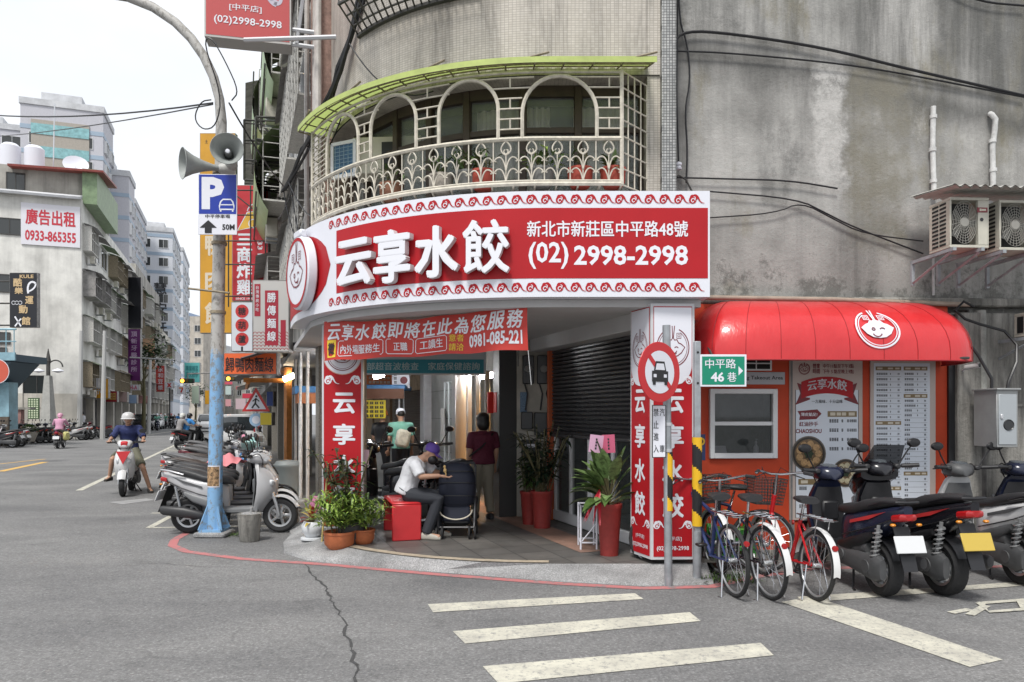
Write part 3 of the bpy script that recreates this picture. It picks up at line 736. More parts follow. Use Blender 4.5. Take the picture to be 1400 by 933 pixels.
# ================================================================ shop signs
def logo(mb, f, r, z, ink, face=None, body=None, lw=.035, sx=1., ring=True):
    # ring, dumpling with a winking face, chopsticks and two little window shapes; r = outer radius
    g = (lambda v: f(Vector((v.x*sx, v.y, v.z)))) if callable(f) else (lambda v: f @ Vector((v.x*sx, v.y, v.z)))
    S = lambda pts, w, zz=z, **k: stroke(mb, g, [(x*r, y*r) for x, y in pts], w*r, zz, **k)
    if ring:
        mb.use(ink); S(arcp(0, -.03, .97, 112, 428, 40), lw*1.6)
        S(arcp(0, -.03, .86, 120, 420, 40), lw*.8)
    out = [(-.72, -.02), (-.5, .14), (-.34, .2), (-.24, .36), (-.1, .34), (0, .48), (.1, .34), (.24, .36), (.34, .2), (.5, .14), (.72, -.02), (.52, -.3), (.28, -.46), (0, -.5), (-.28, -.46), (-.52, -.3)]
    if body: mb.use(body); poly2(mb, g, [(x*r, y*r) for x, y in out], z-.0008)
    mb.use(ink)
    S(out, lw*1.5, closed=True)
    S(arcp(-.2, -.08, .07, 0, 360, 10), lw*1.3); S(bez([(.1, -.06), (.16, .02), (.26, .02), (.32, -.06)], 6), lw*1.3)
    S(bez([(-.2, -.22), (-.1, -.38), (.16, -.38), (.24, -.2)], 8), lw*1.3); S(arcp(.14, -.3, .07, 180, 360, 6), lw*1.2)
    S([(-.05, 1.06), (-.02, .42)], lw*1.4); S([(.1, 1.06), (.02, .42)], lw*1.4)
    for sg in (-1, 1):
        cx, cy = sg*.36, .56
        S([(cx-.13, cy-.13), (cx+.13, cy-.13), (cx+.13, cy+.13), (cx-.13, cy+.13)], lw, closed=True)
        S([(cx-.06, cy-.05), (cx+.06, cy-.05), (cx+.06, cy+.05), (cx-.06, cy+.05)], lw*.9, closed=True)
def curl(mb, f, x, y, s, z, flip=1):
    # one cloud scroll of the sign's border: lumpy head with a pale spiral and a sweeping tail
    T = lambda pts: [(x+px*s*flip, y+py*s) for px, py in pts]
    red = mb.mats[mb.cur]; pale = RED if red == 'letter_white' else SWHITE
    for k, (cx, cy, r_) in enumerate(((-.2, -.05, .34), (.02, .2, .26), (-.22, .2, .22))): poly2(mb, f, T(arcp(cx, cy, r_, 0, 345, 15)), z+.0004*k)
    stroke(mb, f, T(bez([(.12, .3), (.42, .2), (.3, -.34), (.86, -.34)], 9)), .2*s, z+.0015, taper=.8)
    mb.use(pale); stroke(mb, f, T(arcp(-.16, -.1, .17, 0, 250, 11)+[(-.1, -.18)]), .075*s, z+.002); stroke(mb, f, T(bez([(-.03, -.05), (.1, .1), (.02, .26), (-.12, .2)], 6)), .06*s, z+.0022); mb.use(red)
RS = 3.45; ULF = TH*RS+.55
sg = thing('shop_sign', 'huge curved red and white fascia sign with raised white characters and a telephone number', 'sign', (CX, CY-RS, 2.82))
Z0, Z1 = 2.82, 3.88
mb = MB(); wband(mb, RS, -1.6, ULF, Z0, Z1, t=.26); part(sg, 'panel', mb, SWHITE)
f0 = warpr(RS)
def sheet_u(mb, u0, u1, z0, z1, o, du=.1):
    n = max(2, int((u1-u0)/du)); mb.grid(lambda a, c: path(RS+o, u0+(u1-u0)*a)+Vector((0, 0, z0+(z1-z0)*c)), n, 1)
uR = ufind(460, RS)
mb = MB(); sheet_u(mb, -1.58, uR, 3.005, 3.71, .003); part(sg, 'red_field', mb, RED)
# round-headed red panel at the left end that carries the emblem
uC = ufind(420, RS); uL0, uL1 = ufind(452, RS), ULF
mb = MB()
nn = 20
pts = []
hh = (Z1-Z0)/2-.09; zc = (Z0+Z1)/2
for i in range(nn+1):
    q = i/nn; uu = uL0+(uL1-uL0)*q; dh = hh*math.sqrt(max(0, 1-(1-min(1, q/.4))**2)); pts.append((uu, dh))
for (ua, ha), (ub, hb) in zip(pts[:-1], pts[1:]):
    va = path(RS+.003, ua); vb = path(RS+.003, ub)
    mb.add([va+Vector((0, 0, zc-ha)), vb+Vector((0, 0, zc-hb)), vb+Vector((0, 0, zc+hb)), va+Vector((0, 0, zc+ha))], [(0, 1, 2, 3)])
part(sg, 'round_panel', mb, RED)
# scroll borders
for zz in (3.795, 2.915):
    mb = MB(); mb.use(RED); uu = -1.45
    while uu < ufind(445, RS)-.05: curl(mb, f0, -uu, zz, .112, .004); uu += .148
    part(sg, 'scroll_border', mb)
# raised characters, sized and placed one by one
for ch, p0, p1, y0, y1 in (('云', 463, 516, 326, 391), ('享', 515, 568, 313, 387), ('水', 570, 632, 308, 380), ('餃', 634, 700, 300, 374)):
    ua, ub = ufind(p1, RS+.09), ufind(p0, RS+.09); um = (ua+ub)/2; pm_ = path(RS+.09, um)
    zc_ = EYE+(HZ-(y0+y1)/2)/FPX*pm_.y; h = (y1-y0)/FPX*pm_.y
    vs, fs = textfit(ch, (ub-ua)*.97, h, offset=(.02 if ch == '餃' else .034), extrude=.07)
    mb = MB(); mb.use('letter_white'); mb.use('letter_side')
    n_ = pnorm(RS, um); M = frame(path(RS, um)+Vector((0, 0, zc_))+n_*.065, Vector((0, 0, 1)).cross(n_))
    for f in fs:
        z = [vs[i].z for i in f]; mb.use('letter_white' if min(z) > .02 else 'letter_side'); mb.add([M @ vs[i] for i in f], [tuple(range(len(f)))])
    o = part(sg, 'raised_character', mb, smooth=False)
mb = MB(); tfit(mb, '新北市新莊區中平路48號', 1.61, .165, lambda v: f0(v+Vector((.575, 3.5, .005))), offset=.016)
tfit(mb, '(02)', .4, .27, lambda v: f0(v+Vector((-.015, 3.235, .005))), offset=.02); tfit(mb, '2998-2998', 1.14, .2, lambda v: f0(v+Vector((.81, 3.235, .005))), offset=.024)
part(sg, 'lettering', mb, 'letter_white', smooth=False)
# emblem: thick oval disc standing off the left end
n_ = pnorm(RS, uC); EM = frame(path(RS, uC)+Vector((0, 0, 3.33)), Vector((0, 0, 1)).cross(n_))
mb = MB(); mb.use(SWHITE); mb.M = EM @ Matrix.Diagonal((.92, 1.02, 1, 1)); mb.lathe([(.0, .0), (.4, .0), (.43, .02), (.43, .11), (.41, .13), (0, .13)], n=36); mb.M = EM
mb.box((0, .46, .08), (.24, .1, .1), b=.02); mb.M = None
mb.use(RED); disc(mb, EM,   .415, .134, 40, r0=.375, sx=.92)
logo(mb, lambda v: EM @ (v+Vector((0, 0, 0))), .34, .136, DRED, ring=False, sx=.95)
part(sg, 'emblem', mb)

# box column sign wrapped round the corner pillar
bx = thing('column_sign', 'white and red box sign wrapped round the corner pillar behind two street poles', 'sign', (1.63, 7.6, .17))
b0, b1, b2 = Vector((1.41, 7.5, 0)), Vector((1.855, 7.52, 0)), Vector((1.41, 7.5, 0))+D*.42
BZ0, BZ1 = .17, 2.77
mb = MB(); mb.prism([tuple(b0.xy), tuple(b1.xy), tuple((b1+D*.42).xy), tuple(b2.xy)], BZ0, BZ1); part(bx, 'box', mb, pm('alu_white', (.55, .56, .58), .4))
FA = frame(b0, b1-b0); FB = frame(b2, b0-b2)
def colface(F, w, big, bx, s, right):
    mb = MB(); mb.use(RED); plate(mb, F, w-.05, BZ1-BZ0-.06, .004, w/2, (BZ0+BZ1)/2); r_ = part(bx, 'red_face', mb)
    mb = MB(); mb.use(SWHITE)
    n = 24; top = BZ1-.04; h0 = 2.02
    pts = [(.03, top), (.03, h0+.12)]+[(w/2-(w/2-.03)*math.cos(math.pi*i/n), h0+.12-.2*math.sin(math.pi*i/n)) for i in range(1, n)]+[(w-.03, h0+.12), (w-.03, top)]
    poly2(mb, F, pts, .006); part(bx, 'white_head', mb)
    mb = MB(); logo(mb, lambda v: F @ (v+Vector((w/2, 2.33, .008))), .2*big, 0, DRED, sx=min(1, w/.5)*.95); part(bx, 'emblem', mb)
    mb = MB(); mb.use('letter_white')
    for ch, z in zip('云享水餃', (1.78, 1.42, 1.06, .72)): tfit(mb, ch, w*.5, .25, off(F, w/2, z, .0066), offset=.03)
    for sgn in (-1, 1):
        curl(mb, F, w/2+sgn*w*.33, 1.99, .1*min(1, w/.4), .0066, flip=-sgn); curl(mb, F, w/2+sgn*w*.33, .52, .1*min(1, w/.4), .0066, flip=-sgn)
    tfit(mb, '[中平店]', w*.4, .05, off(F, w/2, .38, .0066), offset=.01); tfit(mb, '(02)2998-2998', w*.74, .055, off(F, w/2, .28, .0066), offset=.015)
    part(bx, 'lettering', mb, smooth=False)
colface(FA, (b1-b0).length, 1., bx, 1, 1); colface(FB, .42, .95, bx, 1, 0)

# flat column sign on the pillar at the street end of the curve
CF = frame((-2.32, 9.02, 0), (1, .05, 0)); cw = .5
cs = thing('column_sign', 'narrow red column sign with white characters behind the potted palms', 'sign', (-2.1, 9.05, .2))
mb = MB(); plate(mb, CF, cw, 2.5, .09, cw/2, 1.5, -.09, b=.008); part(cs, 'box', mb, 'alu_white')
mb = MB(); plate(mb, CF, cw-.05, 2.44, .004, cw/2, 1.5); part(cs, 'red_face', mb, RED)
mb = MB(); mb.use(SWHITE); disc(mb, CF, .225, .006, 36, x=cw/2, y=2.36); mb.use(pm('peach', (.6, .35, .28), .5)); disc(mb, CF, .235, .0062, 36, r0=.225, x=cw/2, y=2.36); part(cs, 'white_head', mb)
mb = MB(); logo(mb, lambda v: CF @ (v+Vector((cw/2, 2.37, .0075))), .19, 0, DRED); part(cs, 'emblem', mb)
mb = MB(); mb.use('letter_white')
for ch, z in zip('云享水餃', (1.78, 1.4, 1.02, .66)): tfit(mb, ch, .27, .26, off(CF, cw/2+.02, z, .0066), offset=.03)
for sgn in (-1, 1): curl(mb, CF, cw/2+sgn*.15, 2.06, .13, .0066, flip=-sgn)
curl(mb, CF, .1, .48, .12, .0066)
part(cs, 'lettering', mb, smooth=False)

# recruiting banner hung under the fascia
q0, q1 = Vector((-2.24, 8.84, 2.77)), Vector((.17, 7.62, 2.8))
bl = (q1-q0).length; BF = frame(q0-Vector((0, 0, .47)), q1-q0)
def bwarp(v):
    x = v.x/bl; y = v.y/.47
    dz = .035*math.sin(x*9)*(1-.3*y)+.012*math.sin(x*31+y*3)
    sag = -.02-.05*math.sin(math.pi*x)*y+.008*math.sin(x*23)
    return BF @ Vector((v.x, v.y+sag, v.z+dz))
bn = thing('banner', 'red cloth recruiting banner with white and yellow writing hung below the curved sign', 'banner', tuple((q0+q1)/2))
mb = MB(); mb.grid(lambda a, c: bwarp(Vector((a*bl, c*.47, 0))), 90, 8); part(bn, 'cloth', mb, pm('banner_red', (.5, .035, .025), .55, var=.08, vscale=4))
mb = MB(); mb.use('letter_white')
n_c = '云享水餃即將在此為您服務'
for k, ch in enumerate(n_c):
    x = .16+k*(bl-.3)/11; vs, fs = textfit(ch, .19, .2, offset=.02); mb.add([bwarp(Vector((v.x+v.y*.15+x, v.y+.335, .004))) for v in vs], fs)
def btext(s, x0, x1, y, h, o=.015):
    vs, fs = textfit(s, x1-x0, h, offset=o); mb.add([bwarp(Vector((v.x+(x0+x1)/2, v.y+y, .004))) for v in vs], fs)
btext('內外場服務生', .26, .82, .125, .115); btext('正職', 1.0, 1.19, .13, .11); btext('工讀生', 1.34, 1.66, .14, .115); btext('0981-085-221', 2.0, bl-.06, .14, .15, .03)
for x0, x1 in ((.225, .86), (.9, 1.26), (1.29, 1.71)):
    stroke(mb, bwarp, [(x0+.02, .04), (x1-.02, .04), (x1, .06), (x1, .205), (x1-.02, .225), (x0+.02, .225), (x0, .205), (x0, .06)], .008, .004, closed=True)
mb.use(pm('yellow_ink', (.75, .52, .03), .5)); btext('意者', 1.74, 1.93, .19, .09); btext('請洽', 1.74, 1.93, .08, .09)
mb.sheet([bwarp(Vector(p)) for p in ((.06, .03, .004), (.19, .03, .004), (.19, .24, .004), (.06, .24, .004))])
mb.use(BLACK); vs, fs = textfit('徵', .1, .15, offset=.02); mb.add([bwarp(Vector((v.x+.125, v.y+.135, .007))) for v in vs], fs)
part(bn, 'lettering', mb, smooth=False)
mb = MB()
for a, c in ((bwarp(Vector((0, .47, 0))), Vector((-2.45, 9.35, 2.83))), (bwarp(Vector((bl, .47, 0))), Vector((.3, 7.6, 2.83))), (bwarp(Vector((bl, .0, 0))), Vector((.2, 7.66, 1.95)))): mb = MB(); mb.tube([a, c], .003, 5); part(bn, 'string', mb, 'white_frame')

# clinic sign across the arcade
TS = frame((-2.2, 10.75, 0), (1, 0, 0))
ts = thing('clinic_sign', 'teal and pale clinic sign hung across the arcade under the banner', 'sign', (-1.3, 10.75, 2.2))
mb = MB(); plate(mb, TS, 1.82, .5, .12, .91, 2.47, -.12); part(ts, 'box', mb, pm('pale_sign', (.4, .43, .45), .5))
mb = MB(); plate(mb, TS, 1.76, .2, .003, .91, 2.34); part(ts, 'teal_band', mb, pm('teal', (.02, .2, .25), .5))
mb = MB(); tfit(mb, '部超音波檢查　家庭保健諮詢', 1.64, .115, off(TS, .91, 2.34, .006), offset=.012)
part(ts, 'lettering', mb, pm('pale_teal_ink', (.4, .5, .5), .5), smooth=False)
# ================================================================ window cage, awnings, menus, wall fittings
def ray_on(px, py, o0, n):                                                     # photo pixel on a plane
    d = Vector(((px-700)/FPX, 1, (HZ-py)/FPX)); c = Vector((0, 0, EYE)); t_ = (Vector(o0)-c).dot(n)/d.dot(n); return c+d*t_
def SWP(px, py, o=.02): return ray_on(px, py, SO+SN*o, SN)
RC = 3.3; UC0 = -.74; UC1 = TH*RC*.86
CREAM = MATS['cream_metal']
cg = thing('window_cage', 'cream wrought iron window cage curving round the corner above the red sign', 'window cage', tuple(path(RC, 1.2)+Vector((0, 0, 3.98))))
def line(mb, r, u0, u1, z, w, n=40, nn=6, flat=1.): mb.tube([path(r, u0+(u1-u0)*k/n)+Vector((0, 0, z)) for k in range(n+1)], w, nn)
fc = warpr(RC)
mb = MB(); line(mb, RC, UC0, UC1, 4.0, .021); line(mb, RC, UC0, UC1, 4.46, .023); line(mb, RC, UC0, UC1, 4.03, .012)
part(cg, 'rail', mb, CREAM)
mb = MB()
for k in range(20):
    u = UC0+(UC1-UC0)*k/19; p = path(RC, u); q = path(RC-.33, u); mb.tube([p+Vector((0, 0, 3.99)), q+Vector((0, 0, 3.99))], .012, 5)
part(cg, 'floor_bars', mb, CREAM)
mb = MB(); pit = .262; nsc = int((UC1-UC0)/pit)
def tb(pts, w=.0085): mb.tube([fc(Vector((x, y, 0))) for x, y in pts], w*.85, 5)
def tb_(pts, w=.0085): mb.tube([fc(Vector((x, y, 0))) for x, y in pts], w, 5)
for k in range(nsc+1):
    u = UC0+(UC1-UC0)*k/nsc; x = -u
    tb([(x, 4.0), (x, 4.46)], .009)
    if k == nsc: break
    c = -(u+(UC1-UC0)/nsc/2); h = pit/2
    tb([(c, 4.01), (c, 4.30)], .008)
    for sg_ in (-1, 1):
        tb(bez([(c, 4.30), (c+sg_*.085, 4.34), (c+sg_*.05, 4.40), (c, 4.445)], 7), .01)
        tb(bez([(c, 4.31), (c+sg_*.028, 4.315), (c+sg_*.03, 4.36), (c+sg_*.006, 4.355)], 5), .008)
        for zb in (4.02, 4.14):
            tb(bez([(c, zb), (c+sg_*.02, zb+.13), (c+sg_*.06, zb+.17), (c+sg_*(h-.02), zb+.12)], 7)+[(c+sg_*(h-.01), zb+.1), (c+sg_*(h-.03), zb+.095)], .0095)
part(cg, 'scrollwork', mb, CREAM)
arches = [(816, 714), (681, 600), (569, 507), (490, 447)]
prev = UC0
LAT = MB()
for pa, pb in arches:
    ua, ub = ufind(pa, RC), ufind(pb, RC); w = ub-ua; um = (ua+ub)/2
    mb = MB(); hz = 5.1-min(.42, w*.5)
    pts = [(-ua, 4.46), (-ua, hz)]+[(-um+w/2*math.cos(R(g)), hz+(5.1-hz)*math.sin(R(g))) for g in range(10, 171, 10)]+[(-ub, hz), (-ub, 4.46)]
    mb.tube([fc(Vector((x, y, 0))) for x, y in pts], .021, 6); part(cg, 'arch', mb, CREAM)
    # brick pattern of bars between the arches
    zs = [4.46+.105*i for i in range(1, 7)]
    for i, z in enumerate(zs):
        za = ua+.0; 
        if z > hz: za = um-w/2*math.sqrt(max(0, 1-((z-hz)/(5.1-hz+.001))**2))
        LAT.tube([fc(Vector((-prev_, z, 0))) for prev_ in (prev if z <= 4.9 or prev == UC0 else prev-.12, (prev+za)/2, za)], .0095, 5)
        x = -(prev+(ua-prev)*(.5 if i % 2 else .02)); 
        if i % 2: LAT.tube([fc(Vector((x, z, 0))), fc(Vector((x, z-.105, 0)))], .0085, 5)
    prev = ub
for i in range(1, 11): LAT.tube([fc(Vector((-prev, 4.46+.06*i, 0))), fc(Vector((-UC1, 4.46+.06*i, 0)))], .008, 5)
for u in (UC0, UC1): LAT.tube([fc(Vector((-u, 3.99, 0))), fc(Vector((-u, 5.16, 0)))], .022, 6)
line(LAT, RC, UC0, UC1, 5.14, .014)
part(cg, 'lattice', LAT, CREAM)
for u, sg_ in ((UC0, 1), (UC1, -1)):
    mb = MB(); p = path(RC, u); q = path(RW-.02, u) if u > 0 else path(RW+.0, -1.06)
    for k in range(5): a = p.lerp(q, k/4); mb.tube([a+Vector((0, 0, 3.99)), a+Vector((0, 0, 5.16))], .0085, 5)
    for k in range(8): mb.tube([p+Vector((0, 0, 3.99+.166*k)), q+Vector((0, 0, 3.99+.166*k))], .0085, 5)
    part(cg, 'side_grille', mb, CREAM)
# green corrugated canopy over the cage
cn = thing('canopy', 'faded green corrugated canopy with a rusty frame over the wrought iron window cage', 'canopy', tuple(path(RC, 1.2)+Vector((0, 0, 5.2))))
U0, U1 = -1.07, TH*3.4*.9
mb = MB(); nu = 150
mb.grid(lambda a, c: path(RW+.01+.5*c, U0+(U1-U0)*a)+Vector((0, 0, 5.36-.17*c+.008*math.sin(a*260))), nu, 3); part(cn, 'sheet', mb, 'green_sheet')
mb = MB()
for r_, z in ((3.06, 5.31), (3.22, 5.26), (3.38, 5.2), (3.45, 5.175)): line(mb, r_, U0+.02, U1, z, .009)
for k in range(17):
    u = U0+.03+(U1-U0-.05)*k/16; mb.tube([path(RW, u)+Vector((0, 0, 5.335)), path(3.45, u)+Vector((0, 0, 5.165))], .009, 5)
for k in range(5): 
    u = U0+.3+(U1-U0-.5)*k/4; mb.tube([path(3.44, u)+Vector((0, 0, 5.2)), path(3.47, u-.3)+Vector((0, 0, 5.26))], .012, 5)
part(cn, 'frame', mb, pm('rusty_frame', (.24, .2, .14), .7, var=.5, vscale=20))
mb = MB(); wband(mb, 3.46, U0, U1, 5.165, 5.225); part(cn, 'edge_strip', mb, pm('green_edge', (.42, .5, .15), .5, var=.15))

# window air conditioner poking out of the cage
u = ufind(478, RC+.1); n_ = pnorm(RC, u); p = path(RC+.02, u)
AF = frame(p+Vector((0, 0, 4.64)), Vector((.94, .34, 0)))
ac = thing('air_conditioner', 'beige window air conditioner with a blue grille face inside the left end of the cage', 'air conditioner', tuple(p+Vector((0, 0, 4.45))))
AF = frame(P(480, 219, 9.05), Vector((.55, -.835, 0)))
AF2 = frame(P(520, 215, 9.0), Vector((1, -.1, 0)))
mb = MB(); mb.at(AF2).box((.1, 0, -.12), (.85, .44, .4), b=.01); part(ac, 'casing', mb, pm('ac_beige', (.58, .55, .46), .5, var=.08))
mb = MB(); mb.at(AF2).box((.14, -.02, .083), (.2, .34, .01)); part(ac, 'vent', mb, BLACK)
LFt = frame(P(459, 222, 9.02), Vector((.62, -.3, 0)))
mb = MB(); mb.at(LFt)
for c, d in (((.13, .21, 0), (.36, .04, .05)), ((.13, -.19, 0), (.36, .04, .05)), ((-.04, 0.01, 0), (.04, .4, .05)), ((.3, .01, 0), (.04, .4, .05))): mb.box(c, d)
part(ac, 'grille_frame', mb, 'white_frame')
mb = MB(); mb.at(LFt).use(pm('blue_filter', (.03, .11, .2), .4, var=.2)).box((.13, .01, -.004), (.32, .37, .02)); mb.use(pm('filter_line', (.3, .42, .5), .5))
for k in range(5): mb.box((.0+.065*k, .01, .008), (.006, .37, .006))
for k in range(8): mb.box((.13, -.16+.045*k, .008), (.32, .005, .006))
part(ac, 'filter', mb)

# ---------------- takeout awning
AW0, AW1, AO, AZ0, AZ1 = .2, 3.2, .8, 2.2, 2.9
acx, aw = (AW0+AW1)/2, (AW1-AW0)/2
def awp(ph, v):
    sk = .1; E = .5
    c, s_ = math.cos(ph), math.sin(ph); pa = math.copysign(abs(c)**.34, c); po = abs(s_)**.34
    if v <= 0: return TF @ Vector((acx+pa*aw, AZ0+sk*(1+v), po*AO+.012))
    g = v*math.pi/2; k = math.cos(g)
    return TF @ Vector((acx+pa*(aw-E*(1-k**1.0)), AZ0+sk+(AZ1-AZ0-sk)*math.sin(g), po*AO*k**.9+.012))
an = thing('awning', 'glossy red bullnose awning with a white dumpling emblem over the takeout window', 'awning', tuple(TF @ Vector((acx, AZ0, .4))))
phs = []
for i in range(61):
    q = i/60; phs.append(math.pi*q)
mb = MB(); vv = [-1, 0]+[k/9 for k in range(1, 10)]+[.985]
# spread the columns evenly over the rounded outline
def ph_of(x):                                                                  # x in -1..1 of the front edge
    return math.acos(max(-1, min(1, math.copysign(abs(x)**(1/.34), x))))
xs = [-1+2*k/70 for k in range(71)]; cols = [math.pi]+[math.pi-.003*1.6**k for k in range(1, 8)]+[ph_of(x) for x in xs[3:-3]]+[.003*1.6**k for k in range(7, 0, -1)]+[0]
cols = sorted(cols, reverse=True)
mb.add([awp(ph, v) for ph in cols for v in vv], [(i*len(vv)+j, i*len(vv)+j+1, (i+1)*len(vv)+j+1, (i+1)*len(vv)+j) for i in range(len(cols)-1) for j in range(len(vv)-1)])
m, t, b, tc = newmat('awning_vinyl', .32); o = tc.outputs['Object']
t.links.new(tmix(t, ramp(t, [(.3, 0.), (.7, 1.)], tnoise(t, o, 2.2, 5)), (.5, .016, .02), (.6, .03, .034)), b.inputs['Base Color']); b.inputs['Coat Weight'].default_value = .25
t.links.new(tbump(t, tnoise(t, tmap(t, o, (7, 7, 1.5)), 1.2, 3), .35, .03), b.inputs['Normal'])
part(an, 'canvas', mb, 'awning_vinyl')
mb = MB()
for x in [-.93, -.72, -.48, -.24, 0., .24, .48, .72, .93]:
    ph = ph_of(x); pts = [awp(ph, v)+SN*.002 for v in vv]; mb.tube(pts, .0035, 5)
mb.tube([awp(ph, -1) for ph in cols], .009, 5); part(an, 'seam', mb, pm('seam_red', (.3, .012, .016), .4))
def awmap(p):                                                                  # sheet laid on the canvas, y along the curve
    vq = max(0., min(.95, .25+p.y/1.0)); x = .215+p.x/aw; q = awp(ph_of(x), vq); return q+SN*.010+Vector((0, 0, .012+p.z))
mb = MB(); logo(mb, awmap, .235, 0, SWHITE, body=SWHITE, lw=.05); 
mb.use(DRED)
for pts in (arcp(-.05, -.02, .016, 0, 360, 8), arcp(-.02, -.06, .05, 200, 340, 8), bez([(.02, -.02), (.035, 0), (.06, 0), (.075, -.02)], 5)): stroke(mb, lambda v: awmap(v)+SN*.004, pts, .011)
part(an, 'emblem', mb, smooth=False)
mb = MB(); mb.at(TF)
for x in (.3, 1.1, 1.9, 2.9): mb.tube([(x, 2.75, .0), (x, 2.24, .72)], .012, 6); 
mb.tube([(.26, 2.23, .76), (3.0, 2.23, .76)], .014, 6); mb.tube([(.3, 2.27, .1), (2.98, 2.27, .1)], .012, 6)
part(an, 'frame', mb, 'dark_iron')

# takeout notice, menus
mk = thing('notice_board', 'small pale plate with black takeout lettering above the serving window', 'sign', tuple(TF @ Vector((1.0, 2., .01))))
mb = MB(); plate(mb, TF, .62, .14, .012, 1.06, 2.05, .002, b=.003); part(mk, 'plate', mb, pm('plate_grey', (.42, .43, .46), .4))
mb = MB(); tfit(mb, 'Xiang Takeout Area', .54, .055, off(TF, 1.075, 2.05, .016), offset=.02); part(mk, 'lettering', mb, BLACK, smooth=False)
MBG = pm('menu_border', (.5, .42, .38), .5); MPAPER = pm('menu_paper', (.64, .69, .76), .35); MBROWN = pm('menu_brown', (.22, .16, .08), .5); INK = pm('ink', (.03, .03, .035), .6); PALEINK = pm('pale_ink', (.6, .55, .45), .6)
mn = thing('menu_board', 'tall menu poster with a red ribbon title and dumpling bowls', 'menu', tuple(TF @ Vector((1.85, .45, .02))))
MX0, MX1, MZ0, MZ1 = 1.42, 2.27, .45, 2.28
mb = MB(); plate(mb, TF, MX1-MX0, MZ1-MZ0, .016, (MX0+MX1)/2, (MZ0+MZ1)/2, .001, b=.003); part(mn, 'board', mb, MBG)
MP = off(TF, MX0, MZ1, .0185)                                                  # origin at the poster's top left, y negative downwards
mb = MB(); mb.use(MPAPER); poly2(mb, MP, rect2(.07, -1.8, .8, -.36)); mb.use(INK); stroke(mb, MP, [(.07, -.36), (.07, -1.8)], .006, .001); stroke(mb, MP, [(.8, -.36), (.8, -1.8)], .006, .001); part(mn, 'paper', mb, smooth=False)
mb = MB(); mb.use(DRED); logo(mb, lambda v: MP @ (v+Vector((.17, -.12, .001))), .065, 0, DRED, lw=.07)
tfit(mb, '營業\n時間', .085, .115, off(MP, .31, -.12, .001), offset=.03)
tfit(mb, '中午11點至下午3點', .36, .05, off(MP, .565, -.09, .001), offset=.02); tfit(mb, '下午 5 點至晚上9點', .36, .05, off(MP, .565, -.152, .001), offset=.02)
part(mn, 'opening_hours', mb, smooth=False)
mb = MB(); mb.use(RED); up = lambda x: -.2-.0-.05*(1-((x-.435)/.3)**2)*-1
top = [(x, -.27+.06*(1-((x-.435)/.3)**2)) for x in [.135+.6*k/16 for k in range(17)]]; bot = [(x, y-.19) for x, y in top]
poly2(mb, MP, top+bot[::-1], .002)
mb.use(DRED)
for sg_ in (-1, 1):
    X = lambda x: .435+sg_*x
    poly2(mb, MP, [(X(.27), -.31), (X(.35), -.28), (X(.31), -.4), (X(.37), -.53), (X(.2), -.47), (X(.2), -.45), (X(.27), -.44)], .0015)
part(mn, 'ribbon', mb, smooth=False)
mb = MB(); mb.use('letter_white'); vs, fs = textfit('云享水餃', .46, .12, offset=.03); mb.add([MP @ Vector((v.x+.435, v.y-.34+.05*(1-(v.x/.3)**2), .0035)) for v in vs], fs)
mb.use(INK); tfit(mb, '一方風味．十分品味', .36, .042, off(MP, .435, -.49, .002), offset=.018)
mb.use(DRED); poly2(mb, MP, [(.09, -.6), (.32, -.58), (.37, -.63), (.31, -.69), (.11, -.7), (.12, -.65)], .0015)
mb.use('letter_white'); tfit(mb, '薄皮餡足!', .19, .04, off(MP, .225, -.637, .0025), offset=.02)
mb.use(DRED); tfit(mb, '紅油抄手', .22, .055, off(MP, .22, -.745, .002), offset=.03); tfit(mb, 'CHAOSHOU', .3, .05, off(MP, .22, -.825, .002), offset=.03)
part(mn, 'lettering', mb, smooth=False)
mb = MB(); mb.use(MBROWN)
poly2(mb, MP, rect2(.44, -.665, .78, -.6), .0015); poly2(mb, MP, rect2(.1, -1.43, .46, -1.365), .0015)
mb.use(PALEINK)
for x, w_ in ((.5, .06), (.57, .05), (.63, .05), (.72, .07)): poly2(mb, MP, rect2(x-w_/2, -.65, x+w_/2, -.615), .0025)
for x, w_ in ((.17, .08), (.33, .05), (.4, .06)): poly2(mb, MP, rect2(x-w_/2, -1.415, x+w_/2, -1.38), .0025)
def glyphs(mb, F, x, y, w, h, n, z=.0015):
    # unreadable small print: clusters of short strokes, one per character
    cw = w/n
    for k in range(n):
        x0 = x+k*cw
        for q in range(3): yy = y+h*(.15+.35*q)-h/2; poly2(mb, F, rect2(x0+cw*.08, yy-h*.09, x0+cw*.86, yy+h*.09), z)
        for q in range(2): xx = x0+cw*(.28+.36*q+rnd.uniform(-.06, .06)); poly2(mb, F, rect2(xx-cw*.09, y-h*.45, xx+cw*.09, y+h*.45), z+.0004)
mb.use(INK)
for r_ in range(4):
    y = -.71-r_*.105
    glyphs(mb, MP, .46, y, .11, .042, 4); glyphs(mb, MP, .6, y, .025, .036, 1); glyphs(mb, MP, .665, y, .03, .036, 2); glyphs(mb, MP, .7, y, .08, .036, 4)
for r_ in range(4):
    y = -1.47-r_*.1
    glyphs(mb, MP, .11, y, .09, .042, 4); glyphs(mb, MP, .3, y, .03, .04, 1); glyphs(mb, MP, .4, y, .05, .04, 2)
part(mn, 'small_print', mb, smooth=False)
BOWL = pm('bowl_black', (.03, .026, .022), .3); DUMP = pm('dumpling', (.42, .26, .12), .5, var=.4, vscale=40); SOUP = pm('soup', (.16, .1, .05), .3, var=.4, vscale=30); GRN = pm('herb', (.02, .035, .015), .6)
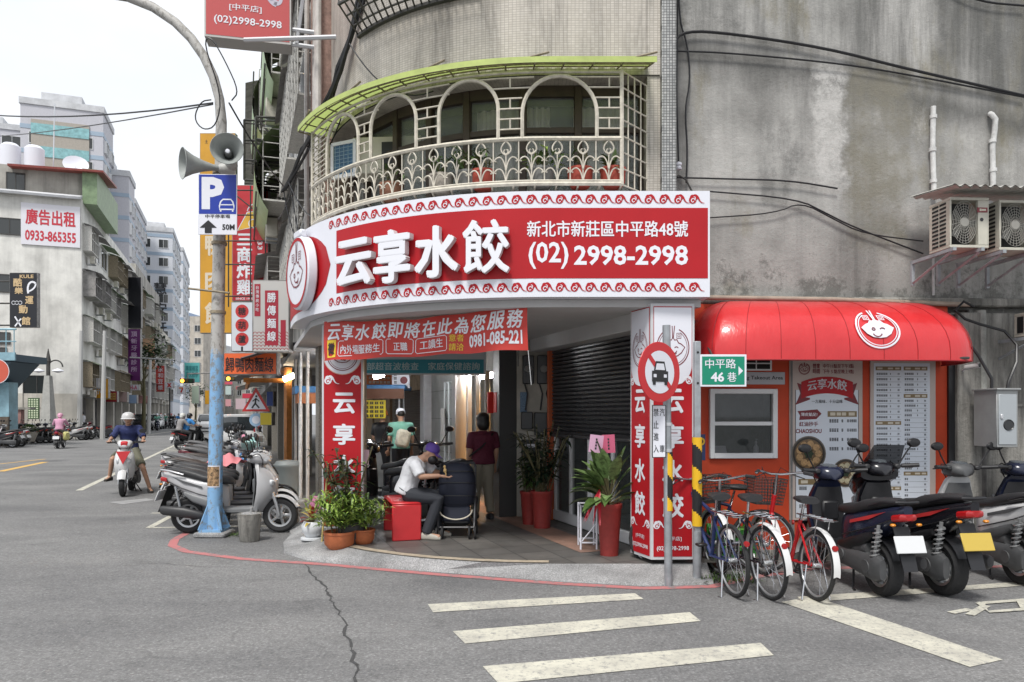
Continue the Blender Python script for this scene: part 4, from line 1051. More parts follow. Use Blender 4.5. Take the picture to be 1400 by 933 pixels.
def bowl(x, y, r_, pale):
    mb = MB(); mb.use(BOWL); disc(mb, MP, r_, .003, 32, x=x, y=y); mb.use(pm('bowl_rim', (.14, .12, .1), .3)); disc(mb, MP, r_, .0035, 32, r0=r_*.93, x=x, y=y)
    mb.use(SOUP); disc(mb, MP, r_*.82, .004, 28, x=x, y=y)
    mb.use(pale)
    for k in range(9):
        g = 2*math.pi*k/9; disc(mb, MP, r_*.2, .005+.0003*k, 9, x=x+r_*.56*math.cos(g), y=y+r_*.56*math.sin(g))
    mb.use(GRN); poly2(mb, MP, [(x+r_*q*math.cos(R(30*k)), y+r_*q*math.sin(R(30*k))) for k, q in enumerate([.3, .22]*6)], .009)
    return part(mn, 'food_picture', mb, smooth=False)
bowl(.22, -1.08, .2, DUMP); bowl(.65, -1.3, .16, pm('dumpling_pale', (.5, .45, .3), .5, var=.3, vscale=40))
m2 = thing('menu_board', 'tall price list with two columns of small print right of the dumpling poster', 'menu', tuple(TF @ Vector((2.75, .45, .02))))
MX0, MX1 = 2.36, 3.13
mb = MB(); plate(mb, TF, MX1-MX0, 1.85, .016, (MX0+MX1)/2, 1.33, .001, b=.003); part(m2, 'board', mb, MBG)
MP2 = off(TF, MX0, 2.255, .0185)
mb = MB(); poly2(mb, MP2, rect2(.04, -1.82, .7, -.03)); part(m2, 'paper', mb, MPAPER, smooth=False)
hd = MB(); sp_ = MB(); sp_.use(INK)
def hrow(x0, x1, y):
    hd.use(MBROWN); poly2(hd, MP2, rect2(x0, y-.022, x1, y+.022), .001); hd.use(PALEINK)
    for x, w_ in ((x0+.05, .06), (x0+(x1-x0)*.58, .06), (x0+(x1-x0)*.85, .05)): poly2(hd, MP2, rect2(x-w_/2, y-.01, x+w_/2, y+.01), .002)
def prow(x0, x1, y, n):
    glyphs(sp_, MP2, x0+.01, y, .022*n, .026, n, .001)
    if n > 3: glyphs(sp_, MP2, x0+(x1-x0)*.56, y, .014, .022, 1, .001)
    glyphs(sp_, MP2, x0+(x1-x0)*.86, y, .024, .022, 2, .001)
    stroke(sp_, MP2, [(x0+.01, y-.03), (x1, y-.03)], .0022, .001)
y = -.09; hrow(.06, .36, y)
for k in range(9): y -= .0615; prow(.06, .36, y, 6)
y -= .066; hrow(.06, .36, y)
for k in range(11): y -= .0615; prow(.06, .36, y, 6 if k != 9 else 4)
y -= .066; hrow(.06, .36, y)
for k in range(5): y -= .0615; prow(.06, .36, y, 4)
y = -.09; hrow(.39, .67, y)
for k in range(4): y -= .061; prow(.39, .67, y, 5)
y -= .068; hrow(.39, .67, y)
for k in range(15): y -= .055; prow(.39, .67, y, (5, 6, 4, 4, 3, 3, 3, 3, 6, 6, 6, 3, 3, 3, 4)[k])
y -= .058; hrow(.39, .67, y)
for k in range(8): y -= .062; prow(.39, .67, y, (2, 2, 2, 2, 4, 2, 2, 3)[k])
part(m2, 'heading', hd, smooth=False); part(m2, 'small_print', sp_, smooth=False)
# sticker and objects behind the serving hatch
st = MB(); st.use(pm('navy', (.02, .04, .14), .4)); poly2(st, TF, rect2(.36, 1.13, .46, 1.42), .003); st.use(pm('sticker_yellow', (.7, .45, .02), .4)); disc(st, TF, .045, .005, 18, x=.41, y=1.34); st.use(BLACK); disc(st, TF, .026, .006, 16, x=.41, y=1.34, r0=.008)
tag(st.build('sticker'), 'blue and yellow sticker on the red wall left of the serving window', 'sticker')
bt = thing('pump_bottle', 'white pump bottle standing inside the serving window', 'bottle', tuple(TF @ Vector((1.12, 1.165, -.2))))
mb = MB(); mb.lathe([(0, 0), (.028, 0), (.03, .01), (.03, .1), (.012, .13), (.012, .15)], n=14); mb.build('bottle', SWHITE, bt)
mb = MB(); mb.lathe([(.014, .15), (.014, .165), (.006, .17), (.006, .19)], n=10); mb.box((0, -.012, .192), (.012, .05, .01)); mb.build('pump', SWHITE, bt)
cd = MB(); cd.at(TF @ Matrix.Translation((.66, 1.22, -.16)) @ Matrix.Rotation(R(-28), 4, 'X')).box((0, 0, 0), (.2, .14, .004)); tag(cd.build('notice_card', SWHITE), 'white card lying inside the serving window', 'card')

# ---------------- services on the cement wall
pv = thing('drain_pipe', 'white plastic drain pipe left of the pair ending above the air conditioner', 'pipe', tuple(SWP(1276, 262)), group='white pipes on the cement wall')
PV = pm('pvc', (.55, .55, .54), .4, var=.25, vscale=12)
def pipe(root, pts, r_, nm='pipe', m=PV, clips=()):
    mb = MB(); mb.tube(pts, r_, 10); 
    for q in clips: mb.tube([q-Vector((0, 0, .02)), q+Vector((0, 0, .02))], r_*1.35, 10)
    part(root, nm, mb, m)
pipe(pv, [SWP(1276, 146, .05), SWP(1275, 200, .05), SWP(1277, 268, .05)], .03, clips=[SWP(1276, 160, .05), SWP(1275, 205, .05), SWP(1276, 248, .05)])
pw = thing('drain_pipe', 'white plastic drain pipe with an elbow at its top above the second air conditioner', 'pipe', tuple(SWP(1357, 262)), group='white pipes on the cement wall')
pipe(pw, [SWP(1354, 156, .02), SWP(1356, 157, .07), SWP(1361, 163, .08), SWP(1360, 178, .06), SWP(1357, 200, .05), SWP(1358, 268, .05)], .03, clips=[SWP(1357, 193, .05), SWP(1358, 233, .05)])
pt = MB(); pt.tube([SWP(1276, 352, .05), SWP(1276, 404, .05)], .014, 8); tag(pt.build('condensate_pipe', PV), 'thin white pipe running down below the air conditioner', 'pipe')
cd_ = thing('conduit', 'tan conduit running along the top of the red awning', 'pipe', tuple(SWP(1140, 411)))
pipe(cd_, [SWP(962, 407, .16), SWP(1140, 410, .16), SWP(1325, 417, .16)], .028, m=pm('tan_conduit', (.3, .24, .19), .5, var=.25), clips=[SWP(1232, 414, .16)])
dp = thing('downpipe', 'dirty grey downpipe beside the red takeout front', 'pipe', tuple(SWP(1342, 690)))
pipe(dp, [SWP(1340, 425, .15), SWP(1341, 560, .15)], .06, m=pm('dirty_pipe', (.25, .25, .23), .6, var=.5, vscale=5), clips=[SWP(1341, 568, .15)])
mb = MB(); mb.tube([SWP(1341, 545, .15), SWP(1341, 740, .15)], .058, 10); part(dp, 'stained_pipe', mb, pm('black_stain', (.09, .085, .08), .7, var=.6, vscale=7))
# air conditioners on brackets
ACB = pm('ac_cream', (.5, .48, .41), .5, var=.12); ACG = pm('ac_guard', (.3, .29, .26), .5)
def outdoor_unit(label, X0, y0, z0, w, h, dpt, badge=True, group='outdoor units on the cement wall'):
    a = thing('air_conditioner', label, 'air conditioner', (X0+w/2, y0, z0), group=group)
    F = frame((X0, y0, z0), SX)
    mb = MB(); mb.at(F)
    pw_ = w*.66
    for c, d in (((w/2, .015, -dpt/2), (w, .03, dpt)), ((w/2, h-.015, -dpt/2), (w, .03, dpt)), ((.01, h/2, -dpt/2), (.02, h-.06, dpt)), ((w-.01, h/2, -dpt/2), (.02, h-.06, dpt)), ((w-(w-pw_)/2+.01, h/2, -.02), (w-pw_-.03, h-.06, .04))): mb.box(c, d, b=.004)
    part(a, 'casing', mb, ACB)
    mb = MB(); mb.at(F).box((pw_/2+.01, h/2, -.12), (pw_, h-.08, .01)); part(a, 'backing', mb, 'room_dark')
    mb = MB(); mb.at(F)
    cx, cz, r_ = pw_/2+.015, h/2, min(pw_, h-.07)/2-.005
    for k in range(1, 9): mb.tube([(cx+r_*k/8*math.cos(g), cz+r_*k/8*math.sin(g)*(h-.08)/(2*r_), .004) for g in [2*math.pi*j/24 for j in range(24)]], .0025, 4, closed=True)
    for j in range(24): g = 2*math.pi*j/24; mb.tube([(cx+.04*math.cos(g), cz+.04*math.sin(g), .004), (cx+r_*math.cos(g+.12), cz+r_*math.sin(g+.12)*(h-.08)/(2*r_), .004)], .0025, 4)
    part(a, 'fan_guard', mb, ACG)
    mb = MB(); mb.at(F).lathe([(0, .012), (.045, .01), (.05, .0)], (cx, cz, 0), 16); part(a, 'fan_hub', mb, ACG)
    mb = MB(); mb.at(F)
    for k in range(3): g = R(120*k); mb.box((cx+.09*math.cos(g), cz+.09*math.sin(g), -.05), (.13, .07, .01), rot=(.4, 0, g))
    part(a, 'fan_blade', mb, pm('blade_grey', (.12, .12, .11), .5))
    mb = MB(); mb.at(F)
    for k in range(11):
        for q in range(2): mb.box((-.001, .05+(h-.1)*k/10, -dpt*.33-q*dpt*.36), (.006, .022, dpt*.3))
    part(a, 'side_louvre', mb, BLACK)
    if badge:
        mb = MB(); mb.at(F).use(pm('badge_red', (.2, .02, .03), .4)).box((w-.075, h*.75, .002), (.11, .05, .006)); mb.use(PALEINK).box((w-.095, h*.75, .006), (.02, .026, .002)); mb.box((w-.06, h*.75, .006), (.045, .02, .002)); mb.use(INK).lathe([(0, .004), (.02, .003)], (w-.08, h*.56, 0), 8)
        part(a, 'badge', mb)
    mb = MB(); mb.at(F)
    for x in (.02, w-.1):
        mb = MB(); mb.at(F).box((x, -.022, -.31), (.035, .035, .72)); mb.box((x, -.14, -.67), (.035, .28, .03)); mb.tube([(x, -.25, -.66), (x, -.04, .0)], .016, 4); part(a, 'bracket', mb, pm('bracket_grey', (.3, .32, .34), .5, var=.3))
    return a
outdoor_unit('cream outdoor unit with a red badge under the corrugated cover', 4.5, 7.6, 3.36, .42, .52, .34)
outdoor_unit('cream outdoor unit partly cut by the right edge under the corrugated cover', 5.03, 7.63, 3.34, .46, .52, .34)
rf = MB(); c0, c1, c2, c3 = Vector((4.5, 8.36, 4.1)), Vector((4.42, 7.42, 3.95)), Vector((6.6, 7.55, 3.93)), Vector((6.6, 8.5, 4.08))
rf.grid(lambda a, c: (c0.lerp(c1, c)).lerp(c3.lerp(c2, c), a)+Vector((0, 0, .014*math.sin(a*130))), 140, 2)
rf.grid(lambda a, c: (c0.lerp(c1, c)).lerp(c3.lerp(c2, c), a)+Vector((0, 0, .014*math.sin(a*130)-.012)), 140, 2)
rf_o = thing('rain_cover', 'pale corrugated rain cover over the outdoor units', 'cover', (5.2, 8, 3.95)); part(rf_o, 'sheet', rf, pm('corrugated', (.48, .47, .44), .6, var=.2, vscale=3))
outdoor_unit('grey outdoor unit on a bracket above the meter box', 5.62, 7.95, 2.5, .7, .26, .3, badge=False, group=None)
# meter cabinet with its two black cables
mc = thing('meter_cabinet', 'grey steel electricity meter cabinet with a round window on the cement wall', 'meter box', (5.3, 8.1, 1.3))
F = frame((5.19, 7.92, 1.29), SX)
mb = MB(); mb.at(F).box((.12, .31, -.18), (.24, .62, .36), b=.006); mb.box((.12, .625, -.17), (.27, .02, .4), b=.004); part(mc, 'cabinet', mb, pm('cabinet_steel', (.32, .33, .33), .5, metal=.3, var=.1))
mb = MB(); mb.at(F).box((.12, .3, .004), (.2, .54, .008), b=.003); dd = part(mc, 'door', mb, pm('cabinet_door', (.4, .43, .45), .45, metal=.3))
mb = MB(); mb.at(F).lathe([(0, .012), (.05, .012), (.056, .018), (.062, .008)], (.13, .24, 0), 20); o = mb.build('meter_window', BX); wp(o, dd)
mb = MB(); mb.at(F).box((.05, .33, .012), (.03, .05, .015), b=.004); o = mb.build('handle', 'alu'); wp(o, dd)
mb = MB(); mb.at(F)
mb.tube(cable([(.02, .62, -.1), (.02, .74, -.1)])+[Vector((-.06, 1.0, -.2)), Vector((-.1, 1.1, -.25))], .016, 7)
mb.tube([(.16, .62, -.05), (.17, .7, -.05), (.3, .92, -.1), (.38, 1.12, -.2), (.3, 1.28, -.28), (.05, 1.36, -.33), (-.1, 1.42, -.36), (-.2, 1.52, -.38), (-.1, 1.62, -.38), (0, 1.56, -.36)], .016, 7)
part(mc, 'cable', mb, BLACK)
# little security camera by the awning end
sc_ = thing('security_camera', 'small white security camera under the right end of the red awning', 'camera', tuple(SWP(1318, 507, .1)))
p = SWP(1320, 503, .3); mb = MB(); mb.tube([p, p+Vector((.08, -.12, .02))], .03, 10); part(sc_, 'camera_body', mb, pm('cam_grey', (.5, .5, .5), .4))
mb = MB(); mb.tube([SWP(1312, 512, .1), p], .012, 6); mb.box(tuple(SWP(1312, 512, .12)), (.07, .05, .07), b=.01); part(sc_, 'mount', mb, SWHITE)
mb = MB(); mb.tube([p+Vector((.08, -.12, .02)), p+Vector((.083, -.125, .021))], .024, 10); part(sc_, 'lens', mb, BLACK)
# cables on the wall
def wcable(label, pts, w=.012, o=.05, m=BLACK, name='cable'):
    mb = MB(); q = [SWP(x, y, o) for x, y in pts]
    mb.tube(smooth(q), w, 6); return tag(mb.build(name, m), label, 'cable', 'cables across the stained cement wall')
wcable('thick black cable looping from the mosaic pilaster and sloping across the wall top', [(917, 250), (916, 180), (915, 110), (920, 60), (935, 42), (1000, 46), (1130, 66), (1230, 92), (1400, 131)], .016)
wcable('second black cable sloping just under the thick one', [(918, 70), (990, 72), (1130, 85), (1220, 98), (1400, 133)], .01)
wcable('lower black cable running level from the white insulator', [(925, 243), (1000, 245), (1080, 247), (1145, 258)], .01)
wcable('thin wire drooping from above the sign to the outdoor unit bracket', [(970, 262), (1090, 272), (1130, 292), (1165, 310), (1262, 347)], .009)
wcable('thin wire sagging below the drooping one towards the outdoor unit', [(970, 298), (1060, 292), (1095, 276), (1140, 300), (1180, 320), (1262, 330)], .008)
wcable('black wire hanging straight down beside the mosaic pilaster', [(927, -30), (926, 60), (925, 130), (928, 225)], .008)
wcable('black wire in a long loop right of the pilaster', [(928, -30), (929, 30), (940, 60), (944, 110), (936, 150), (940, 200), (938, 250)], .01)
wcable('wire at the top right corner of the wall', [(1290, -20), (1340, 3), (1400, 8)], .012)
ins = thing('insulator', 'white porcelain insulator on an iron hook beside the mosaic pilaster', 'insulator', tuple(SWP(928, 235)))
p = SWP(928, 232, .1); mb = MB(); mb.lathe([(.0, 0), (.03, 0), (.035, .02), (.02, .035), (.035, .05), (.035, .07), (.02, .08), (0, .09)], p, 12); part(ins, 'body', mb, SWHITE)
mb = MB(); mb.tube([SWP(912, 262, .1), SWP(918, 246, .1), SWP(928, 240, .1), SWP(938, 246, .1), SWP(946, 262, .1)], .01, 6); part(ins, 'hook', mb, 'dark_iron')
# ================================================================ neighbours along the main street
def facade_mat(name, c, stain=.75, streak=(3., 3., .2), dark=.3):
    m, t, b, tc = newmat(name, .85); o = tc.outputs['Object']
    base = ramp(t, [(.3, tuple(x*.7 for x in c)), (.55, c), (.75, tuple(min(.9, x*1.2) for x in c))], tnoise(t, tmap(t, o, (.5, .5, .5)), 1.2, 7, .65))
    st = ramp(t, [(.38, dark), (.52, .9), (.65, 1.05)], tnoise(t, tmap(t, o, tuple(.25*x for x in streak)), 1.3, 8, .7))
    t.links.new(tmix(t, stain, base, st, 'MULTIPLY'), b.inputs['Base Color']); return m
facade_mat('facade_grey', (.4, .385, .35), dark=.4); facade_mat('facade_cream', (.56, .53, .47), .6, dark=.45); facade_mat('facade_white', (.74, .73, .69), .5, dark=.62)
facade_mat('facade_pale', (.55, .56, .58), .3, dark=.7); facade_mat('facade_beige', (.5, .46, .4), .4, dark=.6); facade_mat('facade_brown', (.19, .15, .125))
BLUEBAND = pm('blue_band', (.3, .38, .47), .5); STRIPE = pm('tower_grey', (.46, .46, .5), .6, var=.08)
BARS = pm('cage_bars', (.5, .49, .46), .5, var=.3, vscale=20); RUST = MATS['rusty_frame']
MOSS = pm('green_tin', (.2, .28, .16), .5, var=.3, vscale=3); TIN = pm('tin_sheet', (.26, .25, .24), .6, var=.4, vscale=4)
O_R = path(RW, UL+.12)
def FR(t, o=0., z=0.): return O_R+D*t-N*o+Vector((0, 0, z))                    # right hand facade line
SHOP0 = Vector((.1, 10.98, 0))
def SR(t, o=0., z=0.): return SHOP0+D*t-N*o+Vector((0, 0, z))                  # wall of the shops inside the arcade
def cage_bm(mb, F, x, z, w, h, d, bars=6, rows=4, solid=True):
    mb.at(F)
    for k in range(bars+1): mb.tube([(x+w*k/bars, z, 0), (x+w*k/bars, z, d), (x+w*k/bars, z+h, d), (x+w*k/bars, z+h, 0)], .012, 4)
    for r_ in range(rows+1): zz = z+h*r_/rows; mb.tube([(x, zz, 0), (x, zz, d), (x+w, zz, d), (x+w, zz, 0)], .012, 4)
    if solid: mb.box((x+w/2, z+.02, d/2), (w, .04, d))
    mb.at(None)
def wwin(b, F, x, z, w, h, m='pane_dark', fr='white_frame', dpt=.05):
    mb = MB(); mb.at(F); e = .05
    for c, d in (((x+w/2, z+e/2, dpt/2), (w, e, dpt)), ((x+w/2, z+h-e/2, dpt/2), (w, e, dpt)), ((x+e/2, z+h/2, dpt/2), (e, h-2*e, dpt)), ((x+w-e/2, z+h/2, dpt/2), (e, h-2*e, dpt)), ((x+w/2, z+h/2, dpt/2), (e*.8, h-2*e, dpt*.8))): mb.box(c, d)
    o = part(b, 'window', mb, fr)
    mb = MB(); mb.at(F).sheet([(x+e, z+e, .012), (x+w-e, z+e, .012), (x+w-e, z+h-e, .012), (x+e, z+h-e, .012)]); q = mb.build('pane', m, smooth=False); wp(q, o); return o
def tinroof(b, F, x, z, w, d, drop, m, name='window_awning'):
    mb = MB(); mb.at(F).grid(lambda a, c: Vector((x+w*a, z-drop*c**1.4+.012*math.sin(a*w*40), .02+d*c)), max(6, int(w*14)), 3); return part(b, name, mb, m)
def acbox(F, x, z, label, grp='small outdoor units on the old facades', w=.75, h=.5, d=.3, o=.25):
    a = thing('air_conditioner', label, 'air conditioner', tuple(F @ Vector((x, z, o))), group=grp)
    mb = MB(); mb.at(F).box((x, z+h/2, o+d/2), (w, h, d), b=.02); part(a, 'casing', mb, ACB)
    mb = MB(); mb.at(F).lathe([(0, o+d+.006), (h*.4, o+d+.006), (h*.42, o+d-.02)], (x-w*.12, z+h/2, 0), 12); part(a, 'fan_guard', mb, 'dark_iron')
    mb = MB(); mb.at(F)
    for q in (-.3, .3): mb.box((x+q*w, z-.03, o/2+d/2), (.04, .05, o+d))
    part(a, 'bracket', mb, 'bracket_grey'); return a
# upper storeys of the three old houses next door
rh = [(2.0, 8.4, 13.2, 'facade_grey', 'narrow grey old house with caged windows just left of the rounded corner'),
      (8.4, 16.2, 14.2, 'facade_brown', 'brown old house with green rounded balconies on the right side of the main street'),
      (16.2, 27, 12.5, 'facade_cream', 'cream old house further along behind the yellow blade sign'),
      (27, 44, 13, 'facade_grey', 'far grey house on the right side before the traffic lights')]
for bi, (t0, t1, h, m_, lab) in enumerate(rh):
    b = thing('shop_house', lab, 'building', tuple(FR((t0+t1)/2)))
    F = frame(FR(t1), -D); w = t1-t0
    mb = MB(); mb.at(F).box((w/2, (h+3.05)/2, -2.5), (w-.02, h-3.05, 5)); part(b, 'upper_wall', mb, m_)
    mb = MB(); mb.at(F).box((w/2, 2.9, -1.4), (w-.02, .3, 3.0)); part(b, 'arcade_beam', mb, 'under_grey')
    for x in ([w-.25] if bi == 0 else [w-.3, w/2]):
        mb = MB(); mb.at(F).box((x, 1.4, -.25), (.46, 2.75, .46), b=.01); part(b, 'column', mb, pm('granite', (.2, .185, .16), .7, var=.5, vscale=60))
    nb = max(1, int(w/3.1)); fl_ = int((h-3.3)/3.1)
    for i in range(nb):
        for f_ in range(fl_):
            x = .3+i*w/nb; z = 3.9+f_*3.1; ww = w/nb-.6
            wwin(b, F, x, z, ww, 1.4)
            dp_ = rnd.choice((.45, .55, .65)) if bi else .28; mb = MB(); cage_bm(mb, F, x-.1, z-.2, ww+.2, 1.75, dp_, bars=7, rows=5); part(b, 'window_cage', mb, rnd.choice((BARS, BARS, RUST)))
            if bi == 1 and f_ in (1, 2):
                mb = MB(); mb.at(F).grid(lambda a, c: Vector((x-.15+(ww+.3)*a, z-.45+2.2*c, .05+(dp_+.15)*math.sin(math.pi*(.12+.88*min(1, c*1.0)))**.5)), 4, 12); part(b, 'rounded_balcony', mb, pm('green_fibreglass', (.3, .42, .2), .4, var=.15, vscale=3))
                mb = MB(); mb.at(F)
                for q in range(6): mb.tube([(x-.16, z-.45+2.2*q/6, .02), (x-.16, z-.4+2.2*q/6, dp_+.16), (x+ww+.16, z-.4+2.2*q/6, dp_+.16)], .02, 4)
                part(b, 'balcony_rib', mb, 'dark_iron')
            else: tinroof(b, F, x-.2, z+1.75, ww+.4, dp_+(.25 if bi else .1), .22, rnd.choice((MOSS, TIN, TIN)))
            if bi and rnd.random() < .6: acbox(F, x+ww*.5, z-.75, 'small outdoor unit under a caged window of the old houses by the corner')
    tinroof(b, F, .1, h+.6, w-.2, 1.0, .3, TIN, 'roof_edge')
    # awnings low over the arcade
    if bi < 3: tinroof(b, F, .4, 3.05, w*.5, 1.3, .35, pm('dark_awning', (.045, .047, .05), .5, var=.3) if bi == 0 else TIN, 'shop_awning')
# shop fronts inside the arcade
sf = thing('arcade_shops', 'row of shop fronts inside the arcade with a warm lit doorway and a brown shutter', 'shop fronts', tuple(SR(5)))
AF_ = frame(SR(16), -D)                                                        # x = 16 - t
X_ = lambda t_: 16-t_
def sbox(name, t0, t1, z0, z1, d, m, o=0., **k):
    mb = MB(); mb.at(AF_).box(((X_(t0)+X_(t1))/2, (z0+z1)/2, o+d/2), (abs(t1-t0), z1-z0, d), b=.006); return part(sf, name, mb, m, **k)
sbox('back_wall', -.05, 40, .1, 2.74, .1, pm('shop_wall', (.32, .28, .23), .8, var=.4, vscale=1.5), o=-2.2)
sbox('upper_panel', 0, 40, 2.35, 2.74, .12, pm('soffit_grey', (.22, .22, .21), .8, var=.3), o=-.1)
sbox('door_pillar', .02, .3, .1, 2.74, .3, pm('dark_steel', (.06, .06, .06), .4))
sbox('door_pillar', 2.7, 2.95, .1, 2.5, .22, pm('steel_frame', (.25, .25, .25), .3, metal=.6))
for t_ in (.8, 1.35, 1.9, 2.4): sbox('door_frame', t_, t_+.07, .1, 2.36, .08, 'steel_frame')
mb = MB(); mb.at(AF_).sheet([(X_(.3), .12, 0), (X_(2.7), .12, 0), (X_(2.7), 2.35, 0), (X_(.3), 2.35, 0)]); part(sf, 'glass', mb, pm('shop_glass', (.4, .42, .4), .04, alpha=.18, spec=.9), smooth=False)
sbox('lit_panel', 1.3, 2.65, .3, 2.2, .05, pm('lit_orange', (.5, .28, .1), .6, var=.3, emit=(1, .45, .1), es=2.2), o=-.6)
sbox('shop_shelf', .5, 1.7, .3, 2.1, .4, pm('shelf_mix', (.12, .12, .1), .6, var=.9, vscale=9), o=-1.6)
for t_, z in ((2.0, 2.15), (1.5, 2.2)):
    mb = MB(); mb.at(AF_).lathe([(0, z), (.05, z+.02), (.03, z+.1), (0, z+.11)], (0, 0, 0), 10) if 0 else mb.at(AF_).box((X_(t_), z, -.45), (.12, .1, .1), b=.03); part(sf, 'lamp', mb, pm('warm_bulb', (1, .8, .5), .5, emit=(1, .72, .36), es=70))
sbox('stone_pier', 2.95, 4.9, .1, 2.5, .12, pm('pier_grey', (.2, .205, .2), .5, var=.25, vscale=3))
for z in (.9, 1.55, 2.1): sbox('joint', 2.97, 4.88, z, z+.012, .006, BLACK, o=.12)
for t_ in (3.2, 3.5): 
    mb = MB(); mb.at(AF_).tube([(X_(t_), .5, .12), (X_(t_), .5, .2), (X_(t_), 2.25, .2), (X_(t_), 2.25, .12)], .018, 6); part(sf, 'door_handle', mb, 'alu')
sbox('roller_shutter', 5.5, 9.2, .12, 2.2, .04, pm('brown_shutter', (.07, .05, .038), .5, var=.2))
mb = MB(); mb.at(AF_)
for k in range(26): mb.box(((X_(5.5)+X_(9.2))/2, .16+k*.08, .05), (3.66, .05, .03), b=.01)
part(sf, 'shutter_slat', mb, 'brown_shutter')
sbox('poster', 5.6, 8.6, 2.2, 2.6, .06, pm('poster_tan', (.42, .34, .24), .6, var=.4, vscale=5))
sbox('white_column', 5.05, 5.4, .1, 2.74, .25, pm('col_white', (.55, .56, .58), .5, var=.1))
for t_ in (9.8, 11.2, 12.6, 14): sbox('door_leaf', t_, t_+1.1, .12, 2.3, .08, pm('wood_door', (.28, .2, .12), .6, var=.3))
mb = MB(); mb.at(AF_).box((X_(.36), 1.82, .32), (.04, .32, .1)); mb.box((X_(.2), 1.82, .305), (.14, .3, .01)); part(sf, 'red_notice', mb, pm('notice_red', (.6, .02, .015), .5))
# towel on the handle of the pier
tw = MB(); tw.at(AF_).grid(lambda a, c: Vector((X_(3.7)+.32*a, 1.75-.72*c, .22+.02*math.sin(a*14+c*2))), 10, 8); tag(tw.build('towel', pm('towel_grey', (.26, .25, .24), .9)), 'grey towel hanging on the door handle behind the stroller', 'towel')
# hanging double disc sign and fluorescent tubes in the arcade
hs = thing('hanging_sign', 'white hanging sign with two dark red discs inside the arcade', 'sign', tuple(P(547, 512, 15)))
F = frame(P(536, 531, 15), (1, .1, 0))
mb = MB(); plate(mb, F, .36, .48, .12, .18, .24, -.06, b=.01); part(hs, 'box', mb, SWHITE)
mb = MB(); mb.use(DRED); disc(mb, F, .075, .064, 18, x=.24, y=.36); disc(mb, F, .075, .064, 18, x=.24, y=.16); mb.use(BLACK); glyphs(mb, off(F, .07, .26, .064) @ Matrix.Rotation(R(90), 4, 'Z'), -.18, 0, .4, .06, 5, 0); poly2(mb, F, [(.2, .05), (.28, .05), (.24, .015)], .064); part(hs, 'lettering', mb, smooth=False)
for px, py, d, lab in ((518, 515, 13, 'lit white tube lamp under the arcade ceiling behind the red column sign'), (662, 516, 13, 'short lit tube lamp inside the glass shop right of the clinic sign')):
    p = P(px, py, d); mb = MB(); mb.tube([p-D*.4, p+D*.4], .03, 8); mb.tube([p-D*.42+Vector((0, 0, .04)), p+D*.42+Vector((0, 0, .04))], .035, 6)
    tag(mb.build('tube_lamp', pm('tube_light', (.9, .9, .9), .5, emit=(.95, .97, 1), es=45)), lab, 'lamp')
os_ = thing('menu_sign', 'orange menu sign with pale writing inside the arcade', 'sign', tuple(P(512, 520, 17)))
F = frame(P(500, 543, 17), (1, .3, 0)); mb = MB(); plate(mb, F, .62, .46, .04, .31, .3, 0); part(os_, 'panel', mb, pm('orange_sign', (.6, .16, .05), .5, var=.3, vscale=8))
mb = MB(); mb.use(PALEINK)
for k in range(4): glyphs(mb, F, .06, .14+.1*k, .5, .06, 6, .043)
part(os_, 'lettering', mb, smooth=False)
# food stall with a blue canopy
sl = thing('food_stall', 'food stall with blue canopy and yellow menu behind the red column sign', 'food stall', tuple(G(515, 625, FZ)))
sp0 = Vector((-3.35, 15.2, FZ)); F = Matrix.Translation(sp0)
mb = MB(); mb.at(F).box((.55, 0, .5), (1.1, .7, .9), b=.01); part(sl, 'counter', mb, pm('steel', (.35, .36, .36), .35, metal=.7, var=.2))
mb = MB(); mb.at(F).box((.55, 0, 2.06), (1.35, .95, .1), b=.02); part(sl, 'canopy', mb, pm('blue_tarp', (.06, .2, .42), .5, var=.2))
mb = MB(); mb.at(F).box((.55, -.49, 1.93), (1.3, .02, .2)); part(sl, 'valance', mb, pm('brown_cloth', (.16, .07, .04), .7))
mb = MB(); mb.at(F)
for x in (.02, 1.08):
    for y in (-.33, .33): mb = MB(); mb.at(F).tube([(x, y, .9), (x, y, 2.02)], .02, 6); part(sl, 'post', mb, 'alu')
mb = MB(); mb.at(F).box((.6, -.42, 1.62), (.45, .02, .36)); part(sl, 'menu', mb, pm('menu_yellow', (.7, .55, .02), .5))
mb = MB(); mb.use(INK)
for k in range(4): glyphs(mb, frame(sp0+Vector((.4, -.435, 1.46)), (1, 0, 0)), 0, .03+.085*k, .4, .06, 4, 0)
part(sl, 'menu_lettering', mb, smooth=False)
# wooden lit stall front at the kerb further on
ws = thing('stall_front', 'wooden stall front with a bright bulb and dark awning at the arcade edge', 'food stall', tuple(FR(7.5)))
mb = MB(); mb.tube([FR(7.3, .15, .1), FR(7.3, .15, 2.7)], .09, 4); part(ws, 'post', mb, pm('orange_wood', (.45, .17, .04), .6, var=.3))
mb = MB(); mb.tube([FR(7.3, .15, 2.62), FR(11, .9, 2.72)], .07, 4); mb.tube([FR(7.3, 1.0, 2.35), FR(11, 1.0, 2.35)], .05, 4); mb.tube([FR(7.3, .1, 2.4), FR(7.3, 1.1, 2.4)], .05, 4); part(ws, 'beam', mb, 'orange_wood')
mb = MB(); mb.tube([FR(7.2, .25, 2.42), FR(7.2, .02, 2.52)], .06, 8); part(ws, 'lamp', mb, pm('bulb', (1, .95, .85), .5, emit=(1, .85, .6), es=14))
mb = MB(); mb.grid(lambda a, c: FR(3.3+3.5*a, -.1+1.25*c, 3.02-.42*c+.02*math.sin(a*60)), 40, 2); part(ws, 'awning', mb, 'dark_awning')
mb = MB(); mb.at(frame(FR(4.6, .1, 2.0), N)).box((.3, .1, 0), (.8, .14, .9)); part(ws, 'blue_canopy', mb, 'blue_tarp')
